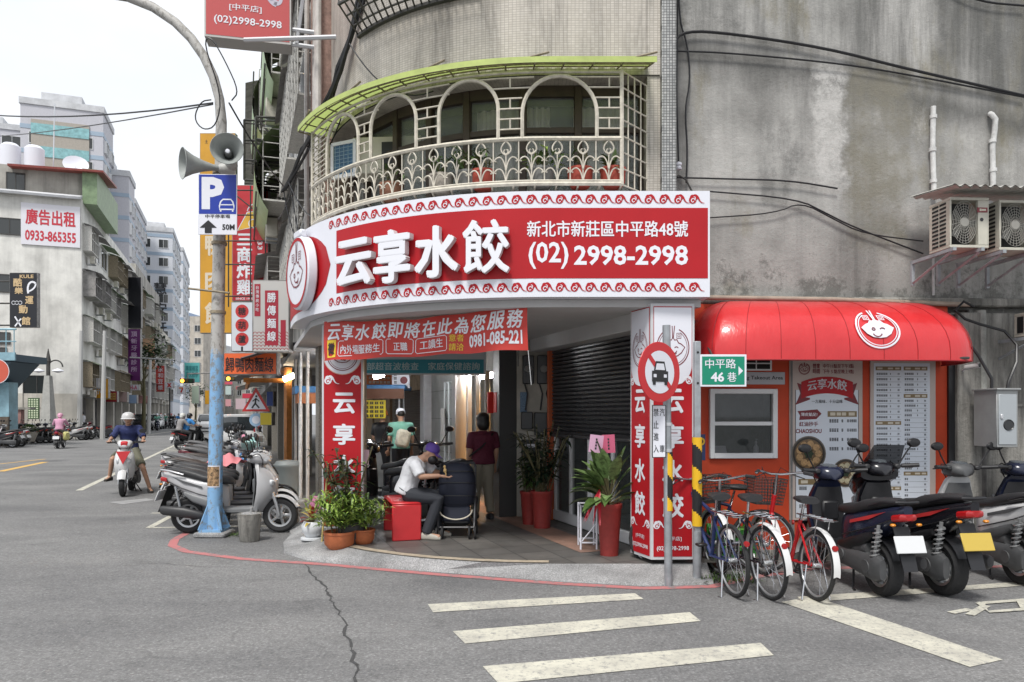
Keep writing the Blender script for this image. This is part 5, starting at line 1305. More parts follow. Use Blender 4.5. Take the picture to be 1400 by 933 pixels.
mb = MB(); mb.at(frame(FR(4.6, .1, 2.0), N)).box((.3, -.05, .1), (.7, .2, .7)); part(ws, 'orange_cloth', mb, pm('orange_cloth', (.45, .16, .06), .7, var=.2))
for t_, o_, w_ in ((3.2, .05, .03), (3.5, .15, .025), (4.2, .1, .04), (5.2, .12, .03), (6.2, .05, .04)):
    mb = MB(); mb.tube([FR(t_, o_, .1), FR(t_, o_, 2.8)], w_, 6); part(ws, 'pipe', mb, rnd.choice((PV, BLACK, 'pale_pipe')))
# ================================================================ far side of the main street
L0 = Vector((-29.1, 50, 0))
def FL(t, o=0., z=0.): return L0+D*t+N*o+Vector((0, 0, z))
def far_building(lab, t0, t1, h, m_, depth=9, wins=True, x3=3.2, z0=3.6, cages=True, off_=0.):
    b = thing('apartment_building', lab, 'building', tuple(FL((t0+t1)/2))); w = t1-t0; F = frame(FL(t0, off_), D)
    mb = MB(); mb.at(F).box((w/2, (h+3)/2, -depth/2), (w, h-3, depth)); part(b, 'wall', mb, m_)
    mb = MB(); mb.at(F).box((w/2, 1.5, -depth/2-1.4), (w, 3, depth-2.8)); part(b, 'arcade_wall', mb, pm('far_shop', (.16, .15, .14), .8, var=.8, vscale=.8))
    for k in range(int(w/4.5)+1):
        mb = MB(); mb.at(F).box((.3+k*4.5, 1.5, -.3), (.5, 3, .5)); part(b, 'column', mb, 'facade_cream')
    n = int(w/x3)
    for i in range(n):
        z = z0
        while z < h-1.6:
            x = .5+i*w/n; ww = w/n-.9
            wwin(b, F, x, z, ww, 1.5, dpt=.06)
            if cages:
                if rnd.random() < .8:
                    mb = MB(); d_ = rnd.uniform(.5, .9); mb.at(F)
                    for q in range(5): mb.box((x+ww*q/4, z+.75, d_), (.05, 1.7, .05))
                    for q in range(3): mb.box((x+ww/2, z-.1+.85*q, d_), (ww+.1, .05, .05))
                    for e in (0, ww): mb.box((x+e, z+.75, d_/2), (.04, 1.7, d_))
                    mb.box((x+ww/2, z-.1, d_/2), (ww, .06, d_)); part(b, 'window_cage', mb, rnd.choice((BARS, RUST, BARS, TIN)))
                tinroof(b, F, x-.2, z+1.75, ww+.4, rnd.uniform(.7, 1.2), .3, rnd.choice((TIN, MOSS, pm('tin_pale', (.5, .5, .5), .5, var=.3))))
                if rnd.random() < .5: acbox(F, x+ww*.5, z-.8, 'outdoor unit on the crowded facade of the old white building', grp='outdoor units on the far facades')
            z += 3.1
    return b, F
b1, F1 = far_building('old white building with a blank side wall and caged windows across the main street', 0, 27, 16.2, 'facade_white', depth=26)
GF = frame(FL(0)-D*.02, N)                                                     # its blank side wall, x towards the street, facing the viewer
mb = MB(); mb.at(GF).box((-13, 1.5, -.1), (26, 3.0, .3)); part(b1, 'side_base', mb, 'facade_cream')
for x, z, w, h in ((-3.7, 13.4, 1.5, 1.1), (-6.4, 13.6, 1.3, 1.1), (-3.7, 9.6, 1.6, 1.2), (-6.9, 9.6, 1.2, 1.2), (-4.6, 6.2, 1.7, .8), (-2.2, 2.0, 1.6, 2.2), (-4.6, 4.6, 1.5, 1.4)):
    wwin(b1, GF, x-1.2, z, w, h, dpt=.05, fr='dark_iron')
mb = MB(); mb.at(GF).box((-12.5, 17.2, -6), (25, 2.2, 10)); part(b1, 'penthouse', mb, 'facade_grey')
wwin(b1, off(GF, 0, 0, -1), -4.6, 16.6, 1.1, 1.2, fr='dark_iron')
mb = MB(); mb.at(GF).box((-1.5, 18.4, -3), (5.6, .14, 6), rot=(.1, 0, .03)); part(b1, 'red_roof', mb, pm('red_tin', (.24, .05, .04), .5, var=.2))
mb = MB(); mb.at(GF).box((-9.5, 16.25, .1), (19, .16, .9), rot=(.35, 0, 0)); part(b1, 'parapet_sheet', mb, 'facade_pale')
mb = MB(); mb.at(GF).box((.4, 17.2, -5), (.9, 2.4, 9)); part(b1, 'green_shed', mb, MOSS)
for x in (-4.6, -3.2):
    wt = thing('water_tank', 'white water tank on the roof of the old white building', 'tank', tuple(GF @ Vector((x, 18.4, -2))), group='roof water tanks')
    mb = MB(); mb.at(GF @ Matrix.Rotation(R(-90), 4, 'X')); mb.lathe([(0, 0), (.6, 0), (.62, .2), (.62, 1.4), (.4, 1.6), (0, 1.65)], (x, 2, 18.4), 14) ; part(wt, 'tank_body', mb, SWHITE)
mb = MB(); mb.lathe([(0, -.25), (.5, -.15), (.8, .08), (.82, .1), (.5, -.1), (0, -.2)], GF @ Vector((-.9, 19.3, -3)), 16, rot=(R(60), 0, R(30))); mb.tube([GF @ Vector((-.9, 18.4, -3)), GF @ Vector((-.9, 19.2, -3))], .06, 6)
tag(mb.build('satellite_dish', SWHITE), 'white satellite dish on the red roof of the old building', 'dish')
mb = MB(); mb.tube([GF @ Vector((-2.3, 18, -3)), GF @ Vector((-2.2, 23.5, -3))], .04, 5); tag(mb.build('antenna', 'alu'), 'thin antenna mast above the roof of the old building', 'antenna')
b2, F2 = far_building('old grey building with a tangle of caged balconies beyond the white one', 27.2, 50, 17, 'facade_grey', depth=12)
b3, F3 = far_building('low cream shop building before the tall pale tower', 50.2, 66, 13, 'facade_cream', depth=12)
# striped residential towers behind
def tower(lab, c, wN, wD, h, m_=STRIPE, bays=3, sb=2, glass=False):
    # c: near corner towards the street; faces the viewer with its wN side and the street with its wD side
    b = thing('residential_tower', lab, 'tower', (c.x, c.y, 0))
    FN = frame(c, N); FD = frame(c, D)
    mb = MB(); mb.at(FN).box((-wN/2, h/2, -wD/2), (wN, h, wD)); part(b, 'wall', mb, m_)
    z = 4.
    mb = MB()
    while z < h-.5:
        mb.at(FN).box((-wN/2, z, -wD/2), (wN+.1, .55, wD+.1)); z += 3.15
    part(b, 'blue_band', mb, BLUEBAND)
    z = 5.; 
    while z < h-2.2:
        for i in range(bays): wwin(b, FN, -wN+wN*(i+.2)/bays, z, wN/bays*.55, 1.5, dpt=.1, m=(pm('teal_pane', (.12, .3, .32), .1) if glass else 'pane_dark'))
        for i in range(sb): wwin(b, FD, wD*(i+.2)/sb, z, wD/sb*.55, 1.6, dpt=.3)
        z += 3.15
    mb = MB(); mb.at(FN).box((-wN/2, h+.4, -wD/2), (wN+.3, .8, wD+.3)); mb.box((-wN*.55, h+1.6, -wD*.5), (wN*.5, 1.8, wD*.5)); part(b, 'parapet', mb, 'facade_pale')
    return b, FN, FD
def at_d(px, d): return Vector(((px-700)/FPX*d, d, 0))
tb_, TFN, TFD = tower('tall pale tower with a recessed bronze panel and teal window strips', at_d(141, 98), 9.4, 8, 41.5, bays=2, sb=2)
mb = MB(); mb.at(TFN).box((-4.9, 34.6, .05), (6.6, 10, .24)); part(tb_, 'bronze_panel', mb, pm('bronze_panel', (.34, .31, .27), .5, var=.12))
mb = MB(); mb.at(TFN)
for z in (38.4, 35.5, 32.4): mb.box((-4.9, z, .2), (6.6, 1.35, .1))
part(tb_, 'teal_strip', mb, pm('teal_strip', (.22, .42, .44), .2, var=.3, vscale=2))
tower('stepped pale tower beside the tall one with small balconies', at_d(176, 104), 7, 6, 35, bays=1, sb=2)
tower('grey tower in front of the skyline with a row of side windows', at_d(219-35, 112), 5, 14, 33.5, bays=1, sb=4)
tower('leftmost pale tower with a sloping top at the edge of the picture', at_d(44, 106), 14, 10, 42, bays=3, sb=2)
tower('slim white tower with vertical black dental lettering', at_d(236, 128), 5.5, 16, 33, bays=2, sb=4, m_=pm('tower_white', (.58, .6, .64), .6, var=.05))
tower('second slim white tower further down the street', at_d(250, 165), 6, 20, 38, bays=2, sb=3, m_='tower_white')
# dental lettering down the slim tower
c_ = at_d(236, 128); FN = frame(c_, N); mb = MB()
for k, ch in enumerate('慧安牙醫'): tfit(mb, ch, 2.0, 2.0, off(FN, -1.9, 23.2-k*3.4, .14), offset=.015)
tag(mb.build('lettering_sign', BLACK, smooth=False), 'black vertical dental characters on the slim white tower', 'sign')
for px, d, w, h, m_, lab in ((256, 235, 14, 34, 'facade_pale', 'pale blue tower far down the street left of the lamp post'), (278, 200, 12, 28, 'facade_beige', 'beige block of flats far down the street behind the lamp post'), (300, 215, 10, 22, 'facade_pale', 'pale block far down the street right of the lamp post'), (322, 235, 12, 20, 'facade_beige', 'beige block at the far end of the street'), (345, 215, 10, 19, 'facade_grey', 'grey block at the far end on the right side')):
    c = at_d(px, d); b = thing('apartment_building', lab, 'building', tuple(c)); F = frame(c, (1, 0, 0))
    mb = MB(); mb.at(F).box((-w/2, h/2, -8), (w, h, 16)); part(b, 'wall', mb, pm('far_blue', (.33, .43, .6), .6) if px == 256 else m_)
    for i in range(4):
        for k in range(int(h/3.4)-1): wwin(b, F, -w+.6+i*w/4, 3.5+k*3.4, w/4-1.2, 1.7, dpt=.1)
# ================================================================ lamp post and street signs
def flaky(name, top, base, z0, z1):
    m, t, b, tc = newmat(name, .6); o = tc.outputs['Object']
    sx = t.nodes.new('ShaderNodeSeparateXYZ'); t.links.new(o, sx.inputs[0])
    mr = t.nodes.new('ShaderNodeMapRange'); mr.inputs[1].default_value = z0; mr.inputs[2].default_value = z1; mr.inputs[3].default_value = -.4; mr.inputs[4].default_value = .55
    t.links.new(sx.outputs[2], mr.inputs[0])
    ad = t.nodes.new('ShaderNodeMath'); ad.operation = 'ADD'; t.links.new(mr.outputs[0], ad.inputs[0]); t.links.new(tnoise(t, o, 7, 8, .8), ad.inputs[1])
    f = ramp(t, [(.5, 0.), (.62, 1.)], ad.outputs[0])
    c = tmix(t, f, base, top)
    spots = ramp(t, [(.52, 0.), (.58, .85)], tnoise(t, tmap(t, o, (1, 1, .6)), 15, 7, .75))
    c = tmix(t, spots, c, (.2, .19, .17)); t.links.new(c, b.inputs['Base Color'])
    t.links.new(tbump(t, tnoise(t, o, 20, 6), .3, .01), b.inputs['Normal']); return m
flaky('flaky_post', (.4, .39, .37), (.2, .38, .6), 2.0, 2.9)
LP = G(293, 733)
lp = thing('street_lamp', 'tall lamp post with flaking blue paint and a curved arm over the street', 'lamp post', tuple(LP))
LX = lambda z: LP+Vector((.017*z+.0, 0, z))
mb = MB(); mb.tube([LX(.08), LX(1.0), LX(2.), LX(4.5), LX(5.6)]+[LX(5.6)+Vector((-(1.75)*(1-math.cos(R(a))), -.0, 1.75*math.sin(R(a)))) for a in (10, 20, 30, 40, 50, 62, 74)]+[LX(5.6)+Vector((-2.3, 0, 1.85))], [.1, .093, .09, .078, .07]+[.062]*8, 20); part(lp, 'pole', mb, 'flaky_post')
mb = MB()
for a in (45, 135, 225, 315):
    d_ = Vector((math.cos(R(a)), math.sin(R(a)), 0)); n_ = Vector((-d_.y, d_.x, 0))*.012
    q = [LP+d_*.08+Vector((0, 0, .46)), LP+d_*.22+Vector((0, 0, .1)), LP+d_*.08+Vector((0, 0, .1))]
    mb.add([p+n_ for p in q]+[p-n_ for p in q], [(0, 1, 2), (5, 4, 3), (0, 3, 4, 1), (1, 4, 5, 2), (2, 5, 3, 0)])
mb.box(tuple(LP+Vector((0, 0, .085))), (.3, .3, .03)); part(lp, 'base_fins', mb, 'flaky_post')
mb = MB(); mb.box(tuple(LP+Vector((0, 0, .035))), (.42, .4, .07), b=.02); part(lp, 'footing', mb, 'apron_concrete')
mb = MB(); 
for z in (3.02, 3.95, 4.9): mb.tube([LX(z-.02), LX(z+.02)], .1, 16)
mb.tube([LX(3.3)+Vector((-.35, -.13, .02)), LX(3.3)+Vector((.2, -.13, -.04))], .015, 5); part(lp, 'band', mb, 'rusty_frame')
PST = MB()
PST.grid(lambda a, c: LX(.68+.26*c)+Vector((.099*math.sin(R(-70+120*a)), -.099*math.cos(R(-70+120*a)), 0)), 8, 1)
po = tag(PST.build('poster', pm('poster_brown', (.3, .19, .1), .6, var=1., vscale=26)), 'brown printed poster pasted round the blue lamp post', 'poster')
BD = MB(); BD.grid(lambda a, c: LX(.665+.29*c)+Vector((.0975*math.sin(R(-78+136*a)), -.0975*math.cos(R(-78+136*a)), 0)), 8, 1); q = BD.build('border', SWHITE); q.parent = po
# loudspeakers
HORN = pm('horn_grey', (.3, .32, .31), .5, var=.15)
def horn(p, dr, label):
    a = thing('loudspeaker', label, 'loudspeaker', tuple(p), group='horn loudspeakers on the lamp post'); rot = Vector(dr).normalized().to_track_quat('Z', 'Y').to_matrix()
    mb = MB(); mb.lathe([(.03, -.34), (.045, -.2), (.075, -.08), (.12, .04), (.17, .13), (.195, .16), (.205, .165), (.2, .17), (.165, .125), (.11, .03), (.06, -.06)], p, 26, rot=rot, cap=False); part(a, 'horn', mb, HORN)
    mb = MB(); mb.lathe([(0, -.06), (.05, -.05), (.04, .06), (.0, .075)], p, 14, rot=rot); part(a, 'driver_cone', mb, pm('horn_inner', (.12, .12, .12), .5))
    mb = MB(); mb.lathe([(0, .07), (.03, .075), (.025, .09), (0, .095)], p, 12, rot=rot); part(a, 'centre_cap', mb, SWHITE)
    mb = MB(); mb.lathe([(0, -.5), (.07, -.48), (.085, -.42), (.085, -.36), (.06, -.3), (.04, -.28)], p, 14, rot=rot); part(a, 'driver_case', mb, pm('horn_case', (.42, .42, .4), .5))
    mb = MB(); e = p+rot @ Vector((0, 0, -.3)); c = LX(p.z-.1); mb.tube([e, c], .018, 6); part(a, 'bracket', mb, 'rusty_frame')
horn(P(312, 210, 9.55), (.28, -1, .05), 'grey horn loudspeaker facing the viewer on the lamp post')
horn(P(268, 226, 9.7), (-.8, -.6, -.05), 'grey horn loudspeaker seen side on at the left of the lamp post')
# parking sign
PF = frame(P(271, 321, 9.62), Vector((1, .03, 0))); w, h = .5, .79
ps = thing('parking_sign', 'blue parking sign with a white letter and a car above an arrow panel', 'sign', tuple(P(298, 321, 9.62)))
mb = MB(); plate(mb, PF, w, h, .012, w/2, h/2, -.012, b=.004); part(ps, 'plate', mb, SWHITE)
mb = MB(); mb.use(pm('sign_blue', (.01, .035, .32), .35)); poly2(mb, PF, rect2(.01, .27, w-.01, h-.01), .002); mb.use(SWHITE); 
tfit(mb, 'P', .29, .42, off(PF, .19, .54, .004), offset=.05)
for pts in ([(.275, .375), (.29, .43), (.32, .46), (.42, .46), (.445, .43), (.46, .375), (.46, .33), (.275, .33)],): stroke(mb, PF, pts, .018, .004, closed=True)
stroke(mb, PF, [(.29, .39), (.445, .39)], .014, .004); stroke(mb, PF, [(.29, .33), (.29, .3)], .02, .004); stroke(mb, PF, [(.445, .33), (.445, .3)], .02, .004)
mb.use(BLACK); tfit(mb, '中平停車場', .32, .05, off(PF, .25, .24, .004), offset=.02); tfit(mb, '50M', .16, .075, off(PF, .39, .1, .004), offset=.03)
poly2(mb, PF, [(.02, .09), (.13, .19), (.24, .09), (.175, .09), (.175, .02), (.085, .02), (.085, .09)], .004)
part(ps, 'symbols', mb, smooth=False)
# wires over the street from the lamp post
def wire(label, pts, sag, w=.012):
    mb = MB(); mb.tube(cable(pts, sag, 10), w, 5); return tag(mb.build('cable', BLACK), label, 'cable')
wire('black cable from the lamp post to the left edge of the sky', [LX(5.85)+Vector((-.12, 0, .0)), P(-40, 155, 14)], .12)
wire('thinner wire from the lamp post sloping down to the left', [LX(5.85)+Vector((-.12, 0, -.02)), P(-40, 188, 22)], .1, .01)
wire('black wire from the lamp post to the old houses', [LX(5.85)+Vector((.1, 0, 0)), FR(4, .2, 4.4+1.2)], .1)
mb = MB(); mb.tube(smooth([LX(5.85)+Vector(v) for v in ((-.1, -.1, 0), (-.24, -.1, -.02), (-.34, -.1, -.25), (-.2, -.12, -.42), (-.02, -.12, -.36), (.05, -.12, .05), (-.2, -.12, .75), (-.1, -.12, .85), (.1, -.12, .5), (.28, -.12, .1), (.18, -.12, -.02))]), .009, 5); tag(mb.build('cable', BLACK), 'loose loops of black cable hanging on the lamp post', 'cable')
# the bundle of cables climbing from the old houses across the corner
bd = thing('cable_bundle', 'thick twisted bundle of black cables climbing to the right across the old corner house', 'cable', tuple(P(440, 140, 9.0)))
for k in range(6):
    mb = MB(); ctl = [P(388, 262, 11.5), P(415, 205, 10.6), P(445, 150, 9.6), P(462, 95, 9.1), P(492, 0, 8.8), P(505, -70, 8.7)]
    pts = [c+Vector((rnd.uniform(-.05, .05), rnd.uniform(-.04, .04), rnd.uniform(-.05, .05))) for c in ctl]
    mb.tube(cable(pts, .03, 5), .022 if k < 4 else .012, 6); part(bd, 'cable', mb, pm('cable_black', (.02, .02, .022), .5))
for k, (a, c, s_) in enumerate(((P(388, 262, 11.5), P(412, 330, 10.5), .2), (P(395, 250, 11), P(432, 300, 9.6), .1), (P(478, 60, 8.9), P(592, 125, 7.9), .25), (P(420, 200, 10.4), P(470, 150, 9.2), .3), (P(405, 240, 11), P(380, 300, 13), .1), (P(398, 262, 11), P(425, 390, 9.7), .1))):
    wire(('loose black wire hanging below the cable bundle', 'loose wire from the bundle to the end of the window cage', 'wire looping across the beige tiles to the green canopy', 'loose wire beside the end of the tiled wall', 'loose wire from the bundle towards the old houses', 'wire dropping from the bundle behind the emblem')[k], [a, c], s_, .009)

# ---------------- blade signs
def blade(name, label, x0, y0, x1, y1, d, m, t=.2, yaw=.0, edge=None, cat='sign'):
    a, c = P(x0, y1, d), P(x1, y1, d); w = (c-a).length; h = (y1-y0)/FPX*d
    F = frame(a, Vector((1, yaw, 0))); s_ = thing(name, label, cat, tuple((a+c)/2))
    mb = MB(); plate(mb, F, w, h, t, w/2, h/2, -t, b=.01); part(s_, 'box', mb, edge or 'tin_sheet')
    mb = MB(); poly2(mb, F, rect2(.02, .02, w-.02, h-.02), .004); part(s_, 'face', mb, m, smooth=False)
    return s_, F, w, h
def letters(s_, F, items, m, z=.008):
    mb = MB()
    for ch, x, y, w, h, o in items: tfit(mb, ch, w, h, off(F, x, y, z), offset=o)
    return part(s_, 'lettering', mb, m, smooth=False)
# shop's own upper blade sign, tilted away
a, c = Vector((-4.16, 10, 6.76)), Vector((-3.06, 10.24, 6.76)); F = frame(a, c-a); w = (c-a).length
us_ = thing('shop_sign', 'upper red shop sign with cloud scrolls and a phone number at the picture top', 'sign', tuple((a+c)/2))
mb = MB(); plate(mb, F, w, 2.6, .3, w/2, 1.3, -.3); part(us_, 'box', mb, pm('sign_case', (.45, .44, .42), .5))
mb = MB(); poly2(mb, F, rect2(.02, .03, w-.02, 2.58), .003); part(us_, 'face', mb, pm('sun_faded_red', (.48, .07, .07), .4), smooth=False)
letters(us_, F, [('[中平店]', w*.47, .43, .42, .105, .012), ('(02)2998-2998', w*.5, .24, .88, .13, .012)], 'letter_white')
mb = MB()
for sgn, x, y in ((1, .88, .58), (-1, .2, .7)):
    S = lambda pts, ww, **k: stroke(mb, F, [(x+px*sgn*.2, y+py*.2) for px, py in pts], ww*.2, .006, **k)
    S(bez([(-1.0, .7), (-.2, .8), (-.3, -.1), (.3, -.2)], 10), .3, taper=-.6); S(arcp(.25, .1, .3, -120, 200, 14), .25)
part(us_, 'scroll', mb, pm('lilac', (.5, .47, .56), .5), smooth=False)
mb = MB(); 
for p, q in (((-3.06, 10.3, 7.0), (-2.3, 10.3, 6.9)), ((-3.1, 10.3, 6.8), (-2.4, 10.4, 6.75)), ((-3.06, 10.3, 8.2), (-2.3, 10.4, 8.1)), ((-3.0, 10.3, 6.8), (-2.75, 10.4, 8.8)), ((-3.6, 9.95, 6.68), (-1.9, 9.5, 6.5))): mb.tube([p, q], .03, 6)
part(us_, 'arm', mb, 'alu')
YEL = pm('sign_amber', (.58, .29, .02), .5, var=.12, vscale=1.2); CREAMINK = pm('cream_ink', (.66, .58, .46), .5)
s_, F, w, h = blade('blade_sign', 'tall amber blade sign with pale characters behind the lamp post', 273, 182, 322, 456, 24, YEL)
letters(s_, F, [('鴨', w*.42, h*.44, .62, .7, .03), ('肉', w*.42, h*.265, .62, .7, .03), ('館', w*.42, h*.1, .64, .72, .03)], CREAMINK)
mb = MB(); tfit(mb, '土', .1, .12, off(F, .22, h-.28, .008), offset=.02); poly2(mb, F, rect2(.2, h-2.6, .45, h-1.7), .008); o = part(s_, 'small_mark', mb, INK, smooth=False)
s_, F, w, h = blade('blade_sign', 'red fried chicken blade sign with white characters and a yellow badge', 317, 253, 367, 412, 21, pm('blade_red', (.5, .025, .035), .45))
letters(s_, F, [('三', .36, h*.53, .42, .34, .04), ('商', .36, h*.4, .44, .44, .035), ('炸', .36, h*.26, .44, .44, .03), ('雞', .36, h*.12, .44, .44, .025), ('SINCE 1970', .36, .07, .5, .06, .02)], 'letter_white')
mb = MB(); mb.use(pm('badge_yellow', (.7, .42, .05), .5)); poly2(mb, F, [(.16, h-1.3), (.62, h-1.2), (.92, h-.72), (.44, h-.78)], .006); mb.use(SWHITE)
stroke(mb, F, [(.16, h-1.3), (.62, h-1.2), (.92, h-.72), (.44, h-.78)], .03, .008, closed=True); stroke(mb, F, arcp(.68, h-.78, .24, 10, 170, 10), .03, .008); stroke(mb, F, arcp(.6, h-1.1, .12, 0, 360, 12), .03, .008); part(s_, 'badge', mb, smooth=False)
mb = MB(); tfit(mb, '33 Fried', .9, .14, off(F, .8, h*.38, .008) @ Matrix.Rotation(R(-90), 4, 'Z'), offset=.02); part(s_, 'side_lettering', mb, 'letter_white', smooth=False)
mb = MB(); mb.use('dark_iron')
for x in (.0, .62, w): mb.tube([F @ Vector((x, -.2, .25)), F @ Vector((x, h-.1, .25))], .02, 4)
for y in (.1, h*.3, h*.5, h*.72, h*.93): mb.tube([F @ Vector((-.1, y, .25)), F @ Vector((w+.8, y, .25))], .02, 4)
mb.tube([F @ Vector((0, h-.2, .25)), F @ Vector((.9, h*.72, .25))], .018, 4)
part(s_, 'frame', mb)
s_, F, w, h = blade('blade_sign', 'white blade sign with three red discs on a stick', 316, 413, 346, 481, 19, pm('paper_white', (.6, .63, .68), .5))
mb = MB(); mb.use(pm('disc_red', (.5, .03, .03), .5))
for k in range(3): disc(mb, F, .17, .008, 24, x=w*.5, y=h-.24-.36*k)
mb.use(BLACK); 
for k, ch in enumerate('糖葫蘆'): tfit(mb, ch, .2, .2, off(F, w*.5, h-.24-.36*k, .011), offset=.015)
stroke(mb, F, [(w*.5, .02), (w*.5, h-1.15)], .05, .008); part(s_, 'lettering', mb, smooth=False)
s_, F, w, h = blade('blade_sign', 'pale noodle shop sign with white characters on a red strip', 345, 383, 396, 482, 12.6, pm('pale_grey_sign', (.52, .51, .49), .5))
mb = MB(); mb.use(DRED := pm('crimson', (.36, .015, .035), .5)); poly2(mb, F, rect2(w*.34, .12, w*.7, h-.18), .007); poly2(mb, F, rect2(w*.06, h-.62, w*.22, h-.07), .007); poly2(mb, F, rect2(w*.76, .1, w*.9, .55), .007)
for i in range(9):
    for k in range(6): stroke(mb, F, arcp(.05+i*.066, .04+k*.055, .032, 0, 180, 5), .01, .006)
part(s_, 'red_strip', mb, smooth=False)
letters(s_, F, [(ch, w*.52, h-.3-.22*k, .15, .17, .02) for k, ch in enumerate('勝傳麵線')]+[(ch, w*.14, h-.13-.075*k, .055, .06, .01) for k, ch in enumerate('台灣傳統小吃')], 'letter_white', .011)
s_, F, w, h = blade('shop_board', 'orange noodle shop board with heavy black characters under the pale sign', 300, 482, 379, 513, 13.2, pm('board_orange', (.78, .13, .03), .5, var=.06))
letters(s_, F, [('歸鴨肉麵線', w*.52, h*.46, w*.84, .27, .012)], BLACK)
s_, F, w, h = blade('shop_board', 'narrow orange board standing on edge just left of the lamp post', 288, 452, 300, 505, 19, 'board_orange')
# empty steel sign frames
for lab, x0, y0, x1, y1, d in (('empty black steel sign frame above the red blade sign', 334, 164, 350, 246, 20), ('wider empty steel sign frame next to the old houses', 350, 160, 392, 252, 19)):
    a, c = P(x0, y1, d), P(x1, y0, d); f_ = thing('empty_signboard', lab, 'signboard', tuple(a)); w, h = c.x-a.x, c.z-a.z; mb = MB()
    for x in (0, w): mb.tube([a+Vector((x, 0, 0)), a+Vector((x, 0, h))], .035, 4)
    part(f_, 'upright', mb, 'dark_iron'); mb = MB()
    for k in range(4): mb.tube([a+Vector((-.0, 0, h*k/3)), a+Vector((w+.3, 0, h*k/3-.05))], .03, 4); mb.tube([a+Vector((0, 0, h*k/3-.09)), a+Vector((w+.3, 0, h*k/3-.14))], .02, 4)
    if w > .5: mb.tube([a+Vector((0, 0, h)), a+Vector((w, 0, h*.45))], .03, 4)
    part(f_, 'crossbar', mb, 'dark_iron')
# triangular warning sign on a pole further on
wt_ = thing('warning_sign', 'red and white triangular pedestrian warning sign above a small round plate', 'sign', tuple(G(350, 620)))
F = frame(P(350, 549, 22), (1, 0, 0)); mb = MB(); mb.use(pm('warn_red', (.5, .02, .02), .4)); mb.M = F; mb.prism([(-.42, -.3), (.42, -.3), (0, .42)], -.01, 0); mb.M = None; mb.use(SWHITE); poly2(mb, F, [(-.3, -.235), (.3, -.235), (0, .27)], .003)
mb.use(BLACK); stroke(mb, F, [(0, .1), (-.02, -.06), (-.12, -.2)], .05, .006); stroke(mb, F, [(-.02, -.06), (.1, -.2)], .045, .006); stroke(mb, F, [(-.1, .0), (0, .08), (.1, 0)], .035, .006); disc(mb, F, .035, .006, 8, x=.01, y=.15); part(wt_, 'triangle', mb, smooth=False)
mb = MB(); mb.use(pm('pale_blue_sign', (.3, .45, .62), .4)); disc(mb, F, .2, .002, 20, y=-.55); mb.use(SWHITE); disc(mb, F, .12, .004, 16, y=-.55); part(wt_, 'round_plate', mb, smooth=False)
mb = MB(); mb.tube([F @ Vector((0, .3, -.04)), F @ Vector((0, -2.0, -.04))], .03, 6); part(wt_, 'pole', mb, 'alu')

# ---------------- signs across the street
def fsign(name, label, x0, y0, x1, y1, d, m, items=(), ink='letter_white', t=.3, cat='sign'):
    s_, F, w, h = blade(name, label, x0, y0, x1, y1, d, m, t=t)
    if items: letters(s_, F, [(c, x*w, y*h, ww*w, hh*h if hh else None, o) for c, x, y, ww, hh, o in items], ink, .03)
    return s_, F, w, h
bbw = frame(GF @ Vector((-3.5, 12.85, .02)), N)
s_ = thing('billboard', 'white billboard with red characters and a phone number on the blank side wall', 'billboard', tuple(GF @ Vector((-1.7, 12.9, .1))))
mb = MB(); plate(mb, bbw, 3.42, 2.75, .05, 1.71, 1.37); part(s_, 'panel', mb, pm('bill_white', (.7, .69, .74), .5))
letters(s_, bbw, [('廣告出租', 1.71, 1.85, 2.9, 1.05, .025), ('0933-865355', 1.71, .62, 2.95, .72, .03)], pm('bill_red', (.52, .03, .05), .5), .06)
s_, F, w, h = fsign('blade_sign', 'black sports hall sign with tan characters on the white building', 13, 373, 51, 448, 46, pm('sign_black', (.012, .013, .018), .4))
letters(s_, F, [('KULE', w*.62, h*.93, w*.5, .22, .03), ('酷', w*.3, h*.82, w*.32, .52, .03), ('樂', w*.34, h*.67, w*.3, .42, .03), ('運', w*.72, h*.5, w*.3, .5, .03), ('動', w*.5, h*.33, w*.32, .52, .03), ('館', w*.6, h*.12, w*.32, .52, .03)], pm('tan_ink', (.55, .4, .22), .5), .02)
mb = MB(); mb.use('letter_white'); stroke(mb, F, bez([(w*.68, h*.62), (w*.6, h*.8), (w*.8, h*.88), (w*.95, h*.8)], 8), .12, .02); stroke(mb, F, bez([(w*.7, h*.66), (w*.85, h*.68), (w*.95, h*.74), (w*.95, h*.8)], 8), .1, .02)
for k in range(3): stroke(mb, F, arcp(w*(.15+.12*k), h*.45, .11, 0, 360, 12), .03, .02)
stroke(mb, F, [(w*.2, h*.2), (w*.32, h*.1), (w*.2, h*.02)], .1, .02); stroke(mb, F, [(w*.42, h*.02), (w*.32, h*.1), (w*.42, h*.16)], .1, .02); part(s_, 'emblem', mb, smooth=False)
for k in range(3):
    mb = MB(); mb.tube([P(-6, 385+30*k, 46.2), P(13, 385+30*k, 46.2)], .05, 4); part(s_, 'bracket', mb, 'dark_iron')
fsign('blade_sign', 'plain black blade sign high on the old street front', 175, 379, 193, 449, 66, 'sign_black')
fsign('blade_sign', 'purple dental blade sign below the plain black one', 175, 450, 192, 521, 66, pm('purple', (.13, .02, .14), .5), [(ch, .5, .9-.135*k, .5, .1, .02) for k, ch in enumerate('頂新牙醫診所')], pm('lilac_ink', (.55, .4, .58), .5))
fsign('blade_sign', 'pale orange blade sign beside the purple dental sign', 195, 463, 212, 505, 78, pm('pale_orange', (.62, .38, .25), .5), [('人文診所', .5, .5, .8, .3, .01)], pm('faint_ink', (.5, .28, .16), .5))
fsign('blade_sign', 'narrow red blade sign with pale characters further down', 213, 500, 225, 536, 86, pm('blade_red2', (.5, .06, .05), .5), [(ch, .55, .85-.23*k, .6, .18, .01) for k, ch in enumerate('永和豆漿')], 'letter_white')
